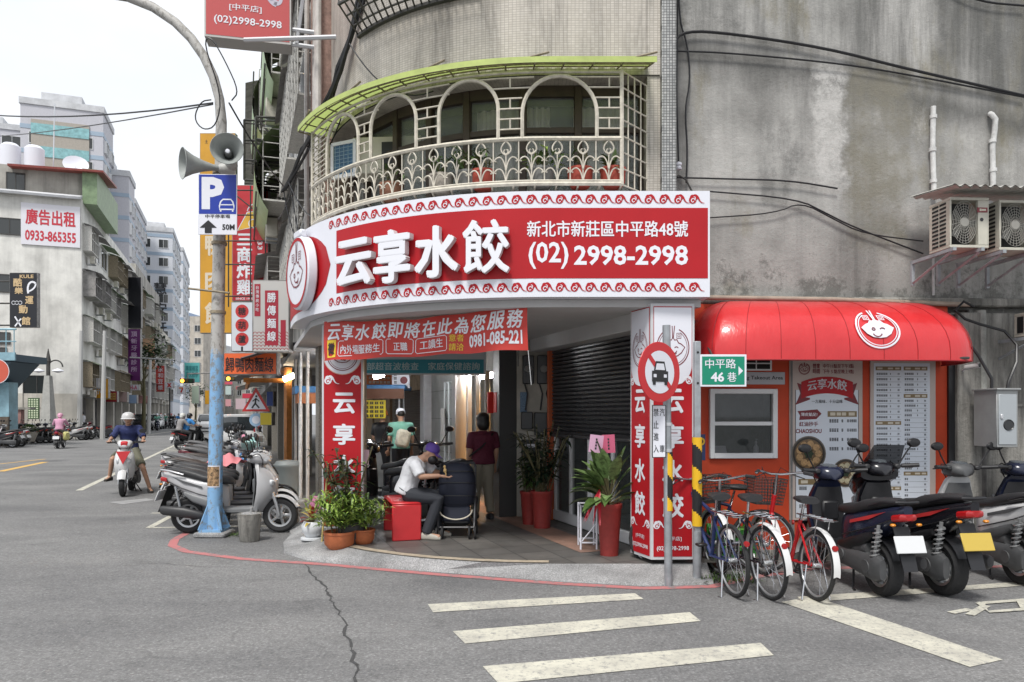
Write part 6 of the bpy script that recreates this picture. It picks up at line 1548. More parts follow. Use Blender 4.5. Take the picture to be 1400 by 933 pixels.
fsign('shop_board', 'small white shop board above the pavement on the far side', 111, 517, 134, 531, 52, SWHITE, [('大家樂', .5, .5, .6, .4, .02)], BLACK)
fsign('shop_board', 'bright amber shop board with white characters on the far side', 126, 518, 148, 545, 54, pm('amber2', (.75, .36, .02), .5), [('好味', .5, .4, .7, .4, .03)], 'letter_white')
fsign('shop_board', 'dark red shop board with yellow squares on the far side', 143, 535, 160, 550, 58, pm('deep_red', (.33, .02, .03), .5), [('田田田', .5, .5, .8, .6, .02)], pm('gold_ink', (.6, .45, .12), .5))
fsign('shop_board', 'faded pink shop board right of the dark red one', 161, 536, 174, 550, 62, pm('faded_pink', (.52, .38, .36), .6))
fsign('shop_board', 'small pale blue shop board low on the far side', 176, 540, 187, 552, 66, pm('pale_blue2', (.3, .42, .62), .5))
fsign('shop_board', 'pink letter board above the far shops', 176, 526, 190, 534, 66, SWHITE, [('H-A', .5, .5, .7, .7, .03)], pm('pink_ink', (.6, .1, .2), .5))
fsign('shop_board', 'striped red and white shop board far down on the left', 188, 541, 204, 552, 74, pm('stripe_pink', (.55, .3, .28), .5, var=.5, vscale=2))
fsign('shop_board', 'teal billboard with pale lines far down the street', 252, 496, 273, 523, 100, pm('teal2', (.12, .45, .45), .5), [('專業補習\n英文數學', .5, .55, .8, .6, .01)], pm('dark_teal', (.03, .2, .22), .5))
fsign('shop_board', 'pale green lit shop panel under the teal billboard', 262, 528, 272, 552, 100, pm('pale_green_panel', (.5, .6, .48), .5))
fsign('shop_board', 'amber blade sign far down beside the lamp post', 280, 534, 286, 553, 90, 'sign_amber')
for x0, y0, x1, y1, d, col, lab in ((307, 522, 318, 526, 95, (.6, .1, .15), 'small crimson board far down right of the lamp post'), (308, 528, 316, 540, 80, (.5, .6, .58), 'pale green board far down right of the lamp post'), (308, 546, 316, 556, 70, (.6, .3, .32), 'pink board far down at street level'), (322, 545, 336, 560, 85, (.55, .42, .45), 'pale pink shop board far down behind the parked cars'), (331, 538, 345, 545, 60, (.5, .03, .06), 'round ended red board behind the warning sign'), (322, 528, 338, 533, 55, (.35, .1, .1), 'low red board hung beyond the warning sign'), (364, 535, 374, 556, 24, (.02, .05, .22), 'blue board standing at the arcade edge beside the bulb'), (355, 564, 372, 582, 22, (.65, .5, .03), 'yellow plastic board at the arcade edge below the blue one')):
    fsign('shop_board', lab, x0, y0, x1, y1, d, pm('board_%d_%d' % (x0, y0), col, .5))
# convenience and burger signs, traffic lights
s_, F, w, h = fsign('shop_sign', 'small white sign with a striped orange and red figure seven', 242, 528, 253, 539, 84, SWHITE)
mb = MB(); mb.use(pm('orange_ink', (.7, .2, .02), .5)); stroke(mb, F, [(w*.25, h*.75), (w*.75, h*.75)], h*.14, .03); mb.use(pm('red_ink', (.5, .02, .02), .5)); stroke(mb, F, [(w*.72, h*.7), (w*.5, h*.2)], h*.16, .03); part(s_, 'numeral', mb, smooth=False)
s_, F, w, h = fsign('shop_sign', 'white shop sign with a red cross mark on a black pole', 226, 523, 237, 531, 84, SWHITE, [('X', .5, .5, .6, .7, .08)], pm('red_ink', (.5, .02, .02), .5))
mb = MB(); mb.tube([F @ Vector((w/2, 0, -.1)), Vector((F @ Vector((w/2, 0, -.1)))) * 1 - Vector((0, 0, 4))], .08, 6); part(s_, 'pole', mb, BLACK)
def tlight(px, py, d, label):
    a = thing('traffic_light', label, 'traffic light', tuple(P(px, py, d)), group='traffic lights over the junction'); c = P(px, py, d)
    mb = MB(); mb.box(tuple(c), (1.2, .25, .4), b=.05); part(a, 'housing', mb, BLACK)
    for k, (cc, e) in enumerate((((1, .25, .02), 6), ((.1, .07, .01), 0), ((.02, .06, .03), 0))):
        mb = MB(); mb.lathe([(0, 0), (.15, 0), (.16, -.05)], c+Vector((-.36+.36*k, -.14, 0)), 12, rot=(R(90), 0, 0)); part(a, 'lens', mb, pm('lens_%d' % k, cc, .3, emit=cc if e else None, es=e))
    mb = MB(); mb.tube([c+Vector((0, .1, .2)), c+Vector((.0, .1, .6)), c+Vector((5, .3, .75))], .06, 6); part(a, 'arm', mb, 'tin_sheet')
tlight(256, 521, 62, 'traffic light with a glowing orange lamp left of the lamp post'); tlight(319, 518, 60, 'traffic light with a glowing orange lamp right of the lamp post')
# footbridge end at the left edge
fb = thing('footbridge', 'end of a pale blue steel footbridge at the left edge of the picture', 'footbridge', tuple(G(12, 600)))
B0 = P(0, 505, 38); BL = pm('bridge_blue', (.24, .4, .47), .5, var=.3, vscale=1.5)
mb = MB(); mb.box((B0.x-1.6, 38, B0.z+.5), (6.4, 2.6, .35)); mb.add([(B0.x-4.8, 36.8, B0.z+.3), (B0.x+1.4, 36.8, B0.z+.3), (B0.x+.2, 36.8, B0.z-1.0), (B0.x-4.8, 36.8, B0.z-1.0), (B0.x-4.8, 39, B0.z+.3), (B0.x+1.4, 39, B0.z+.3), (B0.x+.2, 39, B0.z-1.0), (B0.x-4.8, 39, B0.z-1.0)], [(0, 1, 2, 3), (7, 6, 5, 4), (1, 5, 6, 2), (3, 2, 6, 7)]); part(fb, 'deck', mb, pm('bridge_dark', (.07, .11, .14), .6))
mb = MB()
for k in range(15): mb.tube([(B0.x-4+k*.4, 36.7, B0.z+.7), (B0.x-4+k*.4, 36.7, B0.z+1.9)], .03, 4)
mb.tube([(B0.x-5, 36.7, B0.z+1.9), (B0.x+1.7, 36.7, B0.z+1.9)], .05, 5); mb.tube([(B0.x-5, 36.7, B0.z+1.3), (B0.x+1.7, 36.7, B0.z+1.3)], .03, 5); mb.box((B0.x-1.6, 36.65, B0.z+.55), (6.6, .1, .4)); part(fb, 'railing', mb, BL)
mb = MB(); q = P(12, 560, 38); mb.box((q.x, 37.8, 1.6), (.75, .7, 3.3)); part(fb, 'pier', mb, BL)
mb = MB(); mb.box((q.x, 37.4, .75), (.85, .1, 1.5)); part(fb, 'striped_guard', mb, pm('dark_brown', (.1, .08, .06), .7, var=.5))
nr = thing('no_entry_sign', 'round red sign on a pole cut by the left edge', 'sign', tuple(G(0, 640))); F = frame(P(-4, 508, 24), (1, 0, 0))
mb = MB(); mb.use(pm('round_red', (.55, .1, .06), .5)); disc(mb, F, .38, .004, 24); mb.use(SWHITE); disc(mb, F, .4, .002, 24); part(nr, 'disc', mb, smooth=False)
mb = MB(); mb.tube([F @ Vector((0, .3, -.04)), F @ Vector((0, -2.9, -.04))], .04, 6); part(nr, 'pole', mb, 'alu')
# ornamental obelisk lamp on the far pavement
ob = thing('street_lamp', 'grey stone obelisk with twin curled iron lamp arms on the far pavement', 'lamp post', tuple(G(66, 600))); oc = G(66, 602); sc = oc.y/FPX
mb = MB(); zt = 88*sc
mb.add([(oc.x+s*8.5*sc, oc.y+q*8.5*sc, 0) for s, q in ((-1, -1), (1, -1), (1, 1), (-1, 1))]+[(oc.x+s*3.5*sc, oc.y+q*3.5*sc, zt) for s, q in ((-1, -1), (1, -1), (1, 1), (-1, 1))], [(0, 1, 5, 4), (1, 2, 6, 5), (2, 3, 7, 6), (3, 0, 4, 7), (4, 5, 6, 7)]); part(ob, 'obelisk', mb, pm('obelisk', (.36, .36, .34), .8, var=.15))
mb = MB(); mb.tube([oc+Vector((0, 0, zt)), oc+Vector((0, 0, zt+1.1))], .12, 8); mb.tube([oc+Vector((0, 0, zt+.9)), oc+Vector((0, 0, zt+1.7))], [.16, .02], 8)
for s in (-1, 1):
    mb.tube([oc+Vector((s*(.45-.45*math.cos(R(a))), 0, zt+.55+.42*math.sin(R(a)))) for a in range(0, 190, 15)], .045, 5)
part(ob, 'lamp_arm', mb, 'dark_iron')
for s in (-1, 1):
    mb = MB(); mb.lathe([(0, .12), (.3, .0), (.34, -.06), (.1, -.16), (0, -.18)], oc+Vector((s*.6, 0, zt+.35)), 10); part(ob, 'lamp_shade', mb, SWHITE)
for px, lab in ((108, 'white utility pole at the corner of the white building'), (140, 'striped utility pole before the far shops'), (203, 'slim lamp post far down on the left')):
    c = G(px, 594 if px > 150 else 601); mb = MB(); up_ = thing('utility_pole', lab, 'pole', tuple(c)); mb.tube([c, c+Vector((.15, 0, 7 if px < 200 else 6))], [.16, .11], 8); part(up_, 'pole', mb, pm('pole_pale', (.45, .45, .44), .7))
    if px == 203: mb = MB(); mb.tube([c+Vector((-1.5, 0, 6.2)), c+Vector((2, 0, 6.0))], .06, 5); part(up_, 'arm', mb, 'alu')
lb = thing('letter_board', 'green lit letter board standing before the white building', 'sign', tuple(G(45, 600))); F = frame(P(38, 573, 44), (1, 0, 0))
mb = MB(); plate(mb, F, .66, 1.25, .08, .33, .62, -.08); part(lb, 'panel', mb, pm('dark_green', (.04, .09, .03), .5)); mb = MB()
for i in range(4):
    for k in range(9): mb.at(F).box((.1+.155*i, .1+.13*k, .01), (.1, .08, .01))
part(lb, 'letters', mb, pm('pale_lime', (.62, .7, .5), .5))
wl = thing('brick_wall', 'low pink brick wall on the far pavement under the footbridge', 'wall', tuple(G(22, 606)))
c = G(22, 606); mb = MB(); mb.box((c.x, c.y, .95), (.75, .3, 1.9)); part(wl, 'wall', mb, pm('pink_brick2', (.36, .2, .18), .8, var=.2)); mb = MB(); mb.box((c.x+.2, c.y, 1.95), (1.5, .5, .12)); part(wl, 'coping', mb, 'facade_grey')
# ================================================================ scooters, bicycles, cars
TYRE = pm('tyre', (.02, .02, .021), .8, bump=.3, bscale=40); RIM = pm('rim_silver', (.45, .46, .47), .35, metal=.7); DGREY = pm('engine_grey', (.07, .072, .075), .5, var=.2, vscale=8)
SEAT = pm('seat_black', (.025, .025, .027), .5, bump=.15, bscale=120); REDLENS = pm('red_lens', (.35, .01, .012), .15, spec=.8); CLEAR = pm('clear_lens', (.5, .52, .54), .1, spec=.9); CHROME = pm('chrome', (.6, .6, .62), .18, metal=1.)
AMBER = pm('amber_lens', (.6, .22, .02), .2); MIRROR = pm('mirror_glass', (.5, .53, .55), .05, metal=1.)
GLOSSBLACK = pm('gloss_black', (.012, .012, .016), .22, spec=.6); NAVYBODY = pm('gloss_navy', (.014, .018, .04), .22, spec=.6); SILVERBODY = pm('gloss_silver', (.42, .42, .43), .3); WHITEBODY = pm('gloss_white', (.6, .6, .6), .25); MAROON = pm('gloss_maroon', (.14, .02, .03), .25); PINKB = pm('gloss_magenta', (.28, .03, .1), .25); REDB = pm('gloss_red', (.45, .015, .02), .22)
PLATEW = pm('plate_white', (.6, .61, .62), .5); PLATEY = pm('plate_yellow', (.5, .36, .06), .5)
def wheel(par, nm, x, r, w, disc_=True, y=0):
    T = Matrix.Translation((x, y, r)) @ Matrix.Rotation(R(90), 4, 'X')
    mb = MB(); mb.M = T; ri = r*.66
    mb.lathe([(ri, -w*.4), (r*.86, -w*.5), (r*.96, -w*.36), (r, 0), (r*.96, w*.36), (r*.86, w*.5), (ri, w*.4), (ri, -w*.4)], n=28, cap=False); o = part(par, nm, mb, TYRE)
    mb = MB(); mb.M = T; mb.lathe([(ri+.004, -w*.38), (ri-.025, -w*.3), (ri-.025, w*.3), (ri+.004, w*.38)], n=24, cap=False); mb.lathe([(0, -w*.5), (.05, -w*.5), (.05, w*.5), (0, w*.5)], n=12)
    for k in range(5): g = 2*math.pi*k/5; mb.box((ri*.52*math.cos(g), ri*.52*math.sin(g), 0), (ri*.95, .035, w*.35), rot=(0, 0, g), b=.005)
    mb.M = None; q = mb.build('rim', RIM); q.parent = o
    return o
def at_y(y): return Matrix.Translation((0, y, 0))
def make_scooter(label, body, trim=None, screen=False, plate=PLATEW, box=None, cat='scooter', mirrors=True, low=False, name='parked_scooter', sport=False, cover=None):
    s = thing(name, label, cat); trim = trim or BLACK; rr = .245
    wheel(s, 'front_wheel', .64, rr, .1); wheel(s, 'rear_wheel', -.6, rr, .13 if sport else .11)
    def pt(nm, f, m, **k): mb = MB(); f(mb); return part(s, nm, mb, m, **k)
    def fender(mb):
        def fn(a, c):
            g = R(25+135*a); y = (c-.5)*2; rad = rr+.045-.03*abs(y)**2; return Vector((.64+rad*math.cos(g), .075*y, rr+rad*math.sin(g)))
        mb.grid(fn, 14, 6)
    pt('front_fender', fender, body)
    def fork(mb):
        for y in (-.075, .075): mb.tube([(.64, y, rr), (.6, y, .42), (.47, y*.8, .78)], [.02, .024, .024], 8)
        mb.tube([(.47, 0, .62), (.34, 0, 1.0)], .03, 8)
    pt('fork', fork, RIM)
    # front fairing: pointed nose, wide leg shield behind
    def fair(mb):
        rings = []
        for z, xf, xb, w in ((.3, .42, .3, .12), (.42, .5, .33, .17), (.56, .6, .36, .19), (.7, .61, .37, .19), (.82, .54, .36, .17), (.93, .44, .33, .13), (.99, .38, .31, .07)):
            rings.append([(xf, 0, z), (xf-.02, w*.35, z), (xf-.075, w*.7, z), (xb+.05, w, z), (xb+.0, w*.98, z), (xb-.0, w*.5, z), (xb-.01, 0, z), (xb, -w*.5, z), (xb, -w*.98, z), (xb+.05, -w, z), (xf-.075, -w*.7, z), (xf-.02, -w*.35, z)])
        mb.rings(rings)
    fr_ = pt('front_fairing', fair, body, sharp=50)
    def inner(mb):
        rings = []
        for z, x, w in ((.3, .3, .1), (.45, .315, .15), (.6, .335, .17), (.75, .345, .17), (.9, .325, .12)): rings.append([(x, -w, z), (x-.035, -w*.5, z), (x-.04, 0, z), (x-.035, w*.5, z), (x, w, z)])
        mb.rings(rings, cap=False, closed_u=False); mb.box((.3, 0, .66), (.04, .18, .2), b=.02)
    pt('inner_panel', inner, trim)
    pt('floorboard', lambda mb: mb.loft([(-.18, .34, .15, .045), (0, .325, .165, .04), (.25, .325, .15, .045), (.37, .36, .12, .06)], e=4), trim)
    # rear body
    def rear(mb):
        mb.loft([(-.06, .5, .06, .16), (-.12, .52, .12, .19), (-.25, .54, .165, .2), (-.45, .6, .165, .165), (-.65, .685, .13, .115), (-.82, .755, .09, .08), (-.96, .815, .04, .04)], n=18, e=3)
    pt('rear_body', rear, body, sharp=50)
    for y in (.115, -.115): pt('side_trim', lambda mb: mb.at(at_y(y)).loft([(-.1, .38, .04, .05), (-.3, .43, .06, .07), (-.5, .5, .055, .06), (-.62, .56, .02, .03)], e=3), trim)
    pt('seat', lambda mb: mb.loft([(.02, .7, .06, .03), (-.04, .725, .11, .05), (-.2, .745, .15, .06), (-.36, .765, .155, .06), (-.46, .8, .15, .065), (-.62, .84, .125, .055), (-.78, .87, .085, .042), (-.87, .88, .045, .025)], n=18, e=2.8), SEAT, sharp=60)
    pt('tail_light', lambda mb: mb.loft([(-.975, .755, .04, .022), (-.955, .755, .08, .032), (-.87, .74, .1, .036)], e=3.5), REDLENS)
    for y in (.12, -.12): pt('turn_signal', lambda mb: mb.box((-.93, y, .69), (.04, .045, .025), b=.01), AMBER)
    pt('grab_rail', lambda mb: mb.tube([(-.62, .15, .82), (-.8, .15, .87), (-.94, .1, .885), (-.97, 0, .885), (-.94, -.1, .885), (-.8, -.15, .87), (-.62, -.15, .82)], .014, 7), CHROME if body is SILVERBODY else BLACK)
    # engine, transmission, exhaust
    def eng(mb):
        mb.at(at_y(.115)).loft([(-.78, .27, .03, .09), (-.7, .27, .055, .125), (-.55, .28, .06, .11), (-.3, .3, .06, .1), (-.12, .31, .05, .1), (-.07, .31, .03, .06)], e=3)
        mb.at(at_y(.09)).loft([(-.55, .42, .05, .05), (-.4, .43, .07, .08), (-.2, .42, .06, .06)], e=3); mb.at(None).box((-.25, 0, .33), (.3, .2, .2), b=.04)
        mb.at(at_y(.178)).lathe([(0, .0), (.06, .0), (.065, -.02)], (-.6, 0, .27), 14, axis='y'); mb.lathe([(0, .0), (.05, .0), (.055, -.02)], (-.2, 0, .31), 14, axis='y'); mb.at(None)
    pt('engine', eng, DGREY)
    pt('muffler', lambda mb: (mb.at(at_y(-.17)).loft([(-.92, .35, .03, .045), (-.88, .34, .05, .065), (-.6, .31, .06, .075), (-.38, .27, .05, .055), (-.32, .26, .02, .02)], e=2.4), mb.tube([(-.34, .0, .26), (-.2, .06, .22), (-.1, .14, .24)], .018, 6)), pm('muffler_black', (.03, .03, .032), .45))
    def shock(mb):
        for y in (sy,):
            a, c = Vector((-.66, y, .3)), Vector((-.74, y, .66)); mb.tube([a, c], .016, 7)
            if y > 0 or sport: mb.tube([a.lerp(c, .2+.7*k/40)+Vector((.034*math.cos(k*.95), .034*math.sin(k*.95), 0)) for k in range(41)], .008, 5)
    for sy in (.13, -.13): pt('shock_absorber', shock, RIM)
    def flap(mb):
        mb.grid(lambda a, c: Vector((-.86-.14*a-.0*c, (c-.5)*(.15-.02*a), .66-.36*a)), 5, 3); mb.grid(lambda a, c: Vector((-.85-.135*a, (c-.5)*(.15-.02*a), .665-.36*a)), 5, 3)
    pf = pt('rear_fender', flap, BLACK)
    mb = MB(); mb.box((-.985, 0, .53), (.012, .27, .15), rot=(0, R(21), 0), b=.004); pl = mb.build('license_plate', plate); wp(pl, s)
    def stand(mb):
        for y in (-.1, .1): mb.tube([(-.25, y*.7, .24), (-.32, y*1.2, .02), (-.4, y*1.5, .012)], .012, 6)
        mb.tube([(-.1, .12, .24), (-.16, .24, .02)], .011, 6)
    pt('stand', stand, BLACK)
    # handlebar, its cowl and the lamp
    pt('handlebar_cowl', lambda mb: mb.loft([(.2, 1.02, .05, .04), (.26, 1.04, .13, .075), (.36, 1.04, .15, .085), (.45, 1.02, .11, .065), (.5, 1.0, .05, .03)], e=2.5), body if not low else trim, sharp=60)
    def bar(mb): mb.tube([(.2, -.34, 1.08), (.25, -.2, 1.07), (.29, -.1, 1.05), (.29, .1, 1.05), (.25, .2, 1.07), (.2, .34, 1.08)], .014, 7)
    hb = pt('handlebar', bar, BLACK)
    def grips(mb):
        for s_ in (sy,): mb.tube([(.255, s_*.2, 1.07), (.2, s_*.345, 1.08)], .021, 8); mb.tube([(.3, s_*.17, 1.06), (.27, s_*.33, 1.055)], .008, 5); mb.box((.27, s_*.16, 1.065), (.06, .06, .05), b=.012)
    for sy in (-1, 1): pt('grip', grips, SEAT)
    pt('headlight', lambda mb: (mb.loft([(.42, 1.02, .12, .055), (.48, 1.01, .1, .045), (.515, .995, .04, .02)], e=2.6), [mb.box((.545, y, .7), (.07, .07, .09), rot=(0, .1, .7 if y > 0 else -.7), b=.02) for y in (.1, -.1)]), CLEAR)
    pt('cable', lambda mb: [mb.tube(smooth([(.27, s_*.15, 1.06), (.4, s_*.17, 1.12), (.44, s_*.1, .98), (.38, s_*.05, .85)]), .006, 4) for s_ in (-1, 1)], BLACK)
    pt('dashboard', lambda mb: mb.loft([(.25, 1.09, .05, .02), (.3, 1.11, .08, .022), (.38, 1.12, .07, .015)], e=2.6), pm('dash_glass', (.08, .09, .1), .1))
    pt('hugger', lambda mb: mb.grid(lambda a, c: Vector((-.6+(rr+.035)*math.cos(R(60+95*a)), (c-.5)*.13, rr+(rr+.035)*math.sin(R(60+95*a)))), 8, 3), BLACK)
    pt('side_stripe', lambda mb: [mb.add([(-.36, s_*.176, .66), (-.62, s_*.146, .735), (-.8, s_*.098, .79), (-.62, s_*.15, .7), (-.36, s_*.178, .63)], [(0, 1, 3, 4), (1, 2, 3)]) for s_ in (-1, 1)], pm('stripe_red', (.4, .03, .03), .3))
    pt('panel_seam', lambda mb: [mb.tube([(-.2, s_*.158, .5), (-.42, s_*.172, .56), (-.66, s_*.134, .64), (-.84, s_*.088, .72)], .006, 4) for s_ in (-1, 1)], BLACK)
    if mirrors:
        for s_ in (-1, 1):
            mb = MB(); mb.tube([(.27, s_*.18, 1.08), (.26, s_*.25, 1.2), (.24, s_*.29, 1.27)], .008, 5)
            c = Vector((.23, s_*.31, 1.3)); mb.M = Matrix.Translation(c) @ Matrix.Rotation(R(90), 4, 'Y') @ Matrix.Diagonal((.7, 1.1, 1, 1)); mb.lathe([(0, -.025), (.05, -.02), (.066, 0), (.062, .008)], n=16); mb.M = None; mo = part(s, 'mirror', mb, BLACK)
            mb = MB(); mb.M = Matrix.Translation(c+Vector((-.007, 0, 0))) @ Matrix.Rotation(R(-90), 4, 'Y') @ Matrix.Diagonal((.7, 1.1, 1, 1)); mb.lathe([(0, 0.003), (.058, .002), (.06, -.004)], n=16); mb.M = None; g = mb.build('mirror_glass', MIRROR); wp(g, mo) if 0 else None; g.parent = mo
    if screen:
        mb = MB(); mb.grid(lambda a, c: Vector((.56-.3*c-.16*(2*a-1)**2*(1-.3*c), (2*a-1)*(.24-.08*c), .92+.36*c)), 12, 6); part(s, 'windscreen', mb, pm('dark_screen', (.02, .02, .022), .12, alpha=.88, spec=.6))
        mb = MB(); mb.loft([(.3, .98, .2, .06), (.4, .95, .22, .08), (.55, .86, .17, .09), (.66, .78, .07, .05)], e=2.6); part(s, 'nose_fairing', mb, body)
        mb = MB(); mb.box((.36, 0, 1.06), (.03, .18, .09), rot=(0, -.5, 0), b=.01); part(s, 'dashboard', mb, CLEAR)
    if box:
        mb = MB(); mb.box((-.82, 0, 1.04), (.36, .38, .32), b=.05); part(s, 'top_box', mb, box)
    return s
def make_bike(label, fcol, r=.33, fendm=None, basket=True, rack=True, step=True, name='bicycle', bar_up=.0, rear_basket=None):
    b = thing(name, label, 'bicycle'); wb = .52
    def pt(nm, f, m): mb = MB(); f(mb); return part(b, nm, mb, m)
    for x in (wb, -wb):
        T = Matrix.Translation((x, 0, r)) @ Matrix.Rotation(R(90), 4, 'X')
        mb = MB(); mb.M = T; mb.tube([((r-.02)*math.cos(2*math.pi*k/36), (r-.02)*math.sin(2*math.pi*k/36), 0) for k in range(36)], .02, 8, closed=True); o = part(b, 'wheel', mb, TYRE)
        mb = MB(); mb.M = T; mb.tube([((r-.042)*math.cos(2*math.pi*k/36), (r-.042)*math.sin(2*math.pi*k/36), 0) for k in range(36)], .011, 6, closed=True); mb.lathe([(0, -.04), (.022, -.04), (.022, .04), (0, .04)], n=10); q = mb.build('rim', RIM); q.parent = o
        mb = MB(); mb.M = T
        for k in range(20): g = 2*math.pi*k/20; h_ = g+(.6 if k % 2 else -.6); mb.tube([(.02*math.cos(h_), .02*math.sin(h_), .03*(-1)**k), ((r-.05)*math.cos(g), (r-.05)*math.sin(g), 0)], .0016, 3, cap=False)
        q = mb.build('spokes', CHROME); q.parent = o
        if fendm:
            mb = MB(); a0, a1 = (-5, 170) if x < 0 else (15, 150)
            mb.grid(lambda a, c: Vector((x-(r+.03)*math.cos(R(a0+(a1-a0)*a))*1, (c-.5)*.06, r+(r+.03)*math.sin(R(a0+(a1-a0)*a))-.012*abs(2*c-1))), 20, 4); part(b, 'mudguard', mb, fendm)
    hd0, hd1 = Vector((wb-.12, 0, r+.36)), Vector((wb-.17, 0, r+.5)); bbk = Vector((-.06, 0, r-.04)); st = Vector((-.2, 0, r+.36))
    def frm(mb):
        if step: mb.tube([hd0, Vector((.28, 0, r+.1)), Vector((.1, 0, r-.04)), bbk], .021, 8); mb.tube([hd0+Vector((-.02, 0, .05)), Vector((.2, 0, r+.2)), Vector((-.12, 0, r+.1))], .016, 8) if not fcol else None
        else: mb.tube([hd1, st], .018, 8); mb.tube([hd0, bbk], .02, 8)
        mb.tube([bbk, st], .018, 8); mb.tube([hd0-Vector((0, 0, .04)), hd1+Vector((0, 0, .03))], .022, 8)
        for y in (-.05, .05): mb.tube([Vector((-wb, y, r)), bbk+Vector((0, y*.5, 0))], .011, 6); mb.tube([Vector((-wb, y, r)), st+Vector((0, y*.4, -.04))], .01, 6)
    pt('frame', frm, fcol)
    pt('fork', lambda mb: [mb.tube([(wb, y, r), (wb-.09, y, r+.3), (hd0.x, y*.5, hd0.z-.03)], .012, 6) for y in (-.05, .05)], fcol if not step else CHROME)
    pt('seat_post', lambda mb: mb.tube([st, st+Vector((-.045, 0, .16))], .013, 7), CHROME)
    pt('saddle', lambda mb: mb.loft([(-.36, r+.55, .09, .03), (-.3, r+.555, .105, .035), (-.2, r+.555, .07, .03), (-.1, r+.55, .03, .022), (-.06, r+.545, .015, .012)], e=2.4), SEAT)
    hz = r+.66+bar_up
    pt('handlebar', lambda mb: (mb.tube([hd1, (hd1.x-.03, 0, hz)], .013, 7), mb.tube([(hd1.x-.2, -.29, hz+.02), (hd1.x-.1, -.22, hz+.03), (hd1.x-.02, -.06, hz), (hd1.x-.02, .06, hz), (hd1.x-.1, .22, hz+.03), (hd1.x-.2, .29, hz+.02)], .012, 7)), CHROME)
    for s_ in (-1, 1): pt('grip', lambda mb: (mb.tube([(hd1.x-.2, s_*.29, hz+.02), (hd1.x-.12, s_*.235, hz+.03)], .018, 7), mb.tube([(hd1.x-.05, s_*.13, hz+.01), (hd1.x-.12, s_*.25, hz-.03)], .006, 4)), SEAT)
    pt('brake_cable', lambda mb: [mb.tube([(hd1.x-.06, s_*.15, hz), (hd1.x+.1, s_*.1, hz+.06), (hd1.x+.1, s_*.03, hz-.1), (hd0.x+.03, s_*.02, hd0.z)], .004, 4) for s_ in (-1, 1)], BLACK)
    def crank(mb):
        T = Matrix.Translation(bbk+Vector((0, -.06, 0))) @ Matrix.Rotation(R(90), 4, 'X'); mb.M = T; mb.lathe([(.07, -.003), (.09, -.003), (.09, .003), (.07, .003), (.07, -.003)], n=20, cap=False); mb.tube([(0, 0, 0), (.08, 0, 0)], .006, 4); mb.tube([(0, 0, 0), (-.04, .07, 0)], .006, 4); mb.M = None
        mb.tube([bbk+Vector((0, -.08, 0)), bbk+Vector((.1, -.09, -.13))], .01, 6); mb.tube([bbk+Vector((0, .08, 0)), bbk+Vector((-.1, .09, .13))], .01, 6); mb.tube([bbk+Vector((0, -.06, .09)), (-wb, -.06, r+.04)], .005, 4); mb.tube([bbk+Vector((0, -.06, -.09)), (-wb, -.06, r-.04)], .005, 4)
    pt('crank', crank, DGREY)
    for s_ in (-1, 1): pt('pedal', lambda mb: mb.box(tuple(bbk+Vector((-.1*s_, .14*s_, .13*s_))), (.09, .09, .025), b=.006), BLACK)
    pt('kickstand', lambda mb: [mb.tube([(-wb+.03, y*.6, r), (-wb-.02+.0, y, .012), (-wb+.02, y*1.1, .008)], .008, 5) for y in (-.13, .13)], CHROME)
    if rack:
        def rk(mb):
            z = r+.42
            mb.tube([(-.24, -.06, z), (-.72, -.06, z), (-.76, 0, z), (-.72, .06, z), (-.24, .06, z)], .007, 5)
            for x in (-.35, -.45, -.55, -.65): mb.tube([(x, -.06, z), (x, .06, z)], .005, 4)
            for y in (-.06, .06): mb.tube([(-.6, y, z), (-wb, y, r)], .006, 4)
        pt('rack', rk, CHROME)
    pt('reflector', lambda mb: mb.lathe([(0, -.01), (.025, -.008), (.025, .01)], (-wb-r*.93, 0, r+.2), 12, axis='x'), REDLENS)
    if basket:
        m_ = MB(); z0, z1 = r+.42, r+.68; x0 = wb-.05
        for q in range(9):
            f = q/8; z = z0+(z1-z0)*f; e = .02*f; m_.tube([(x0-.02-e, -.14-e*2, z), (x0+.2+e*2, -.14-e*2, z), (x0+.2+e*2, .14+e*2, z), (x0-.02-e, .14+e*2, z)], .004, 4, closed=True)
        for q in range(11):
            y = -.14+.028*q; m_.tube([(x0-.03, y*1.25, z1), (x0-.02, y, z0), (x0+.2, y, z0), (x0+.24, y*1.25, z1)], .0035, 4)
        for q in range(7): x = x0+.03*q+.01; m_.tube([(x, -.18, z1), (x, -.14, z0), (x, .14, z0), (x, .18, z1)], .0035, 4)
        part(b, 'basket', m_, pm('basket_black', (.03, .028, .027), .6))
    return b
def place(o, x, y, hd, z=0., tilt=None): o.location = (x, y, z); o.rotation_euler = (tilt[0] if tilt else 0, tilt[1] if tilt else 0, R(hd)); return o
GR = 'scooters parked along the red takeout front'
sA = place(make_scooter('black scooter with a dark navy tail and plain white plate beside the red bicycle', NAVYBODY, sport=True), 3.3, 7.3, 96)
sB = place(make_scooter('black maxi scooter with a dark windscreen and a yellow plate', GLOSSBLACK, screen=True, plate=PLATEY, sport=True), 3.86, 7.37, 97); sB.scale = (1.06, 1.06, 1.04)
sC = place(make_scooter('white and black scooter with white side panel right of the yellow plate', WHITEBODY, DGREY, sport=True, low=True), 4.9, 7.75, 93)
sD = place(make_scooter('dark blue scooter at the right edge in front of the meter cabinet', NAVYBODY, BLACK), 5.62, 7.85, 94)
for o in (sA, sB, sC, sD): o['group'] = GR
bA = place(make_bike('blue framed bicycle with a black front basket beside the striped post', pm('bike_blue', (.02, .035, .12), .3), step=False), 1.93, 7.18, 98, tilt=(R(-3), 0))
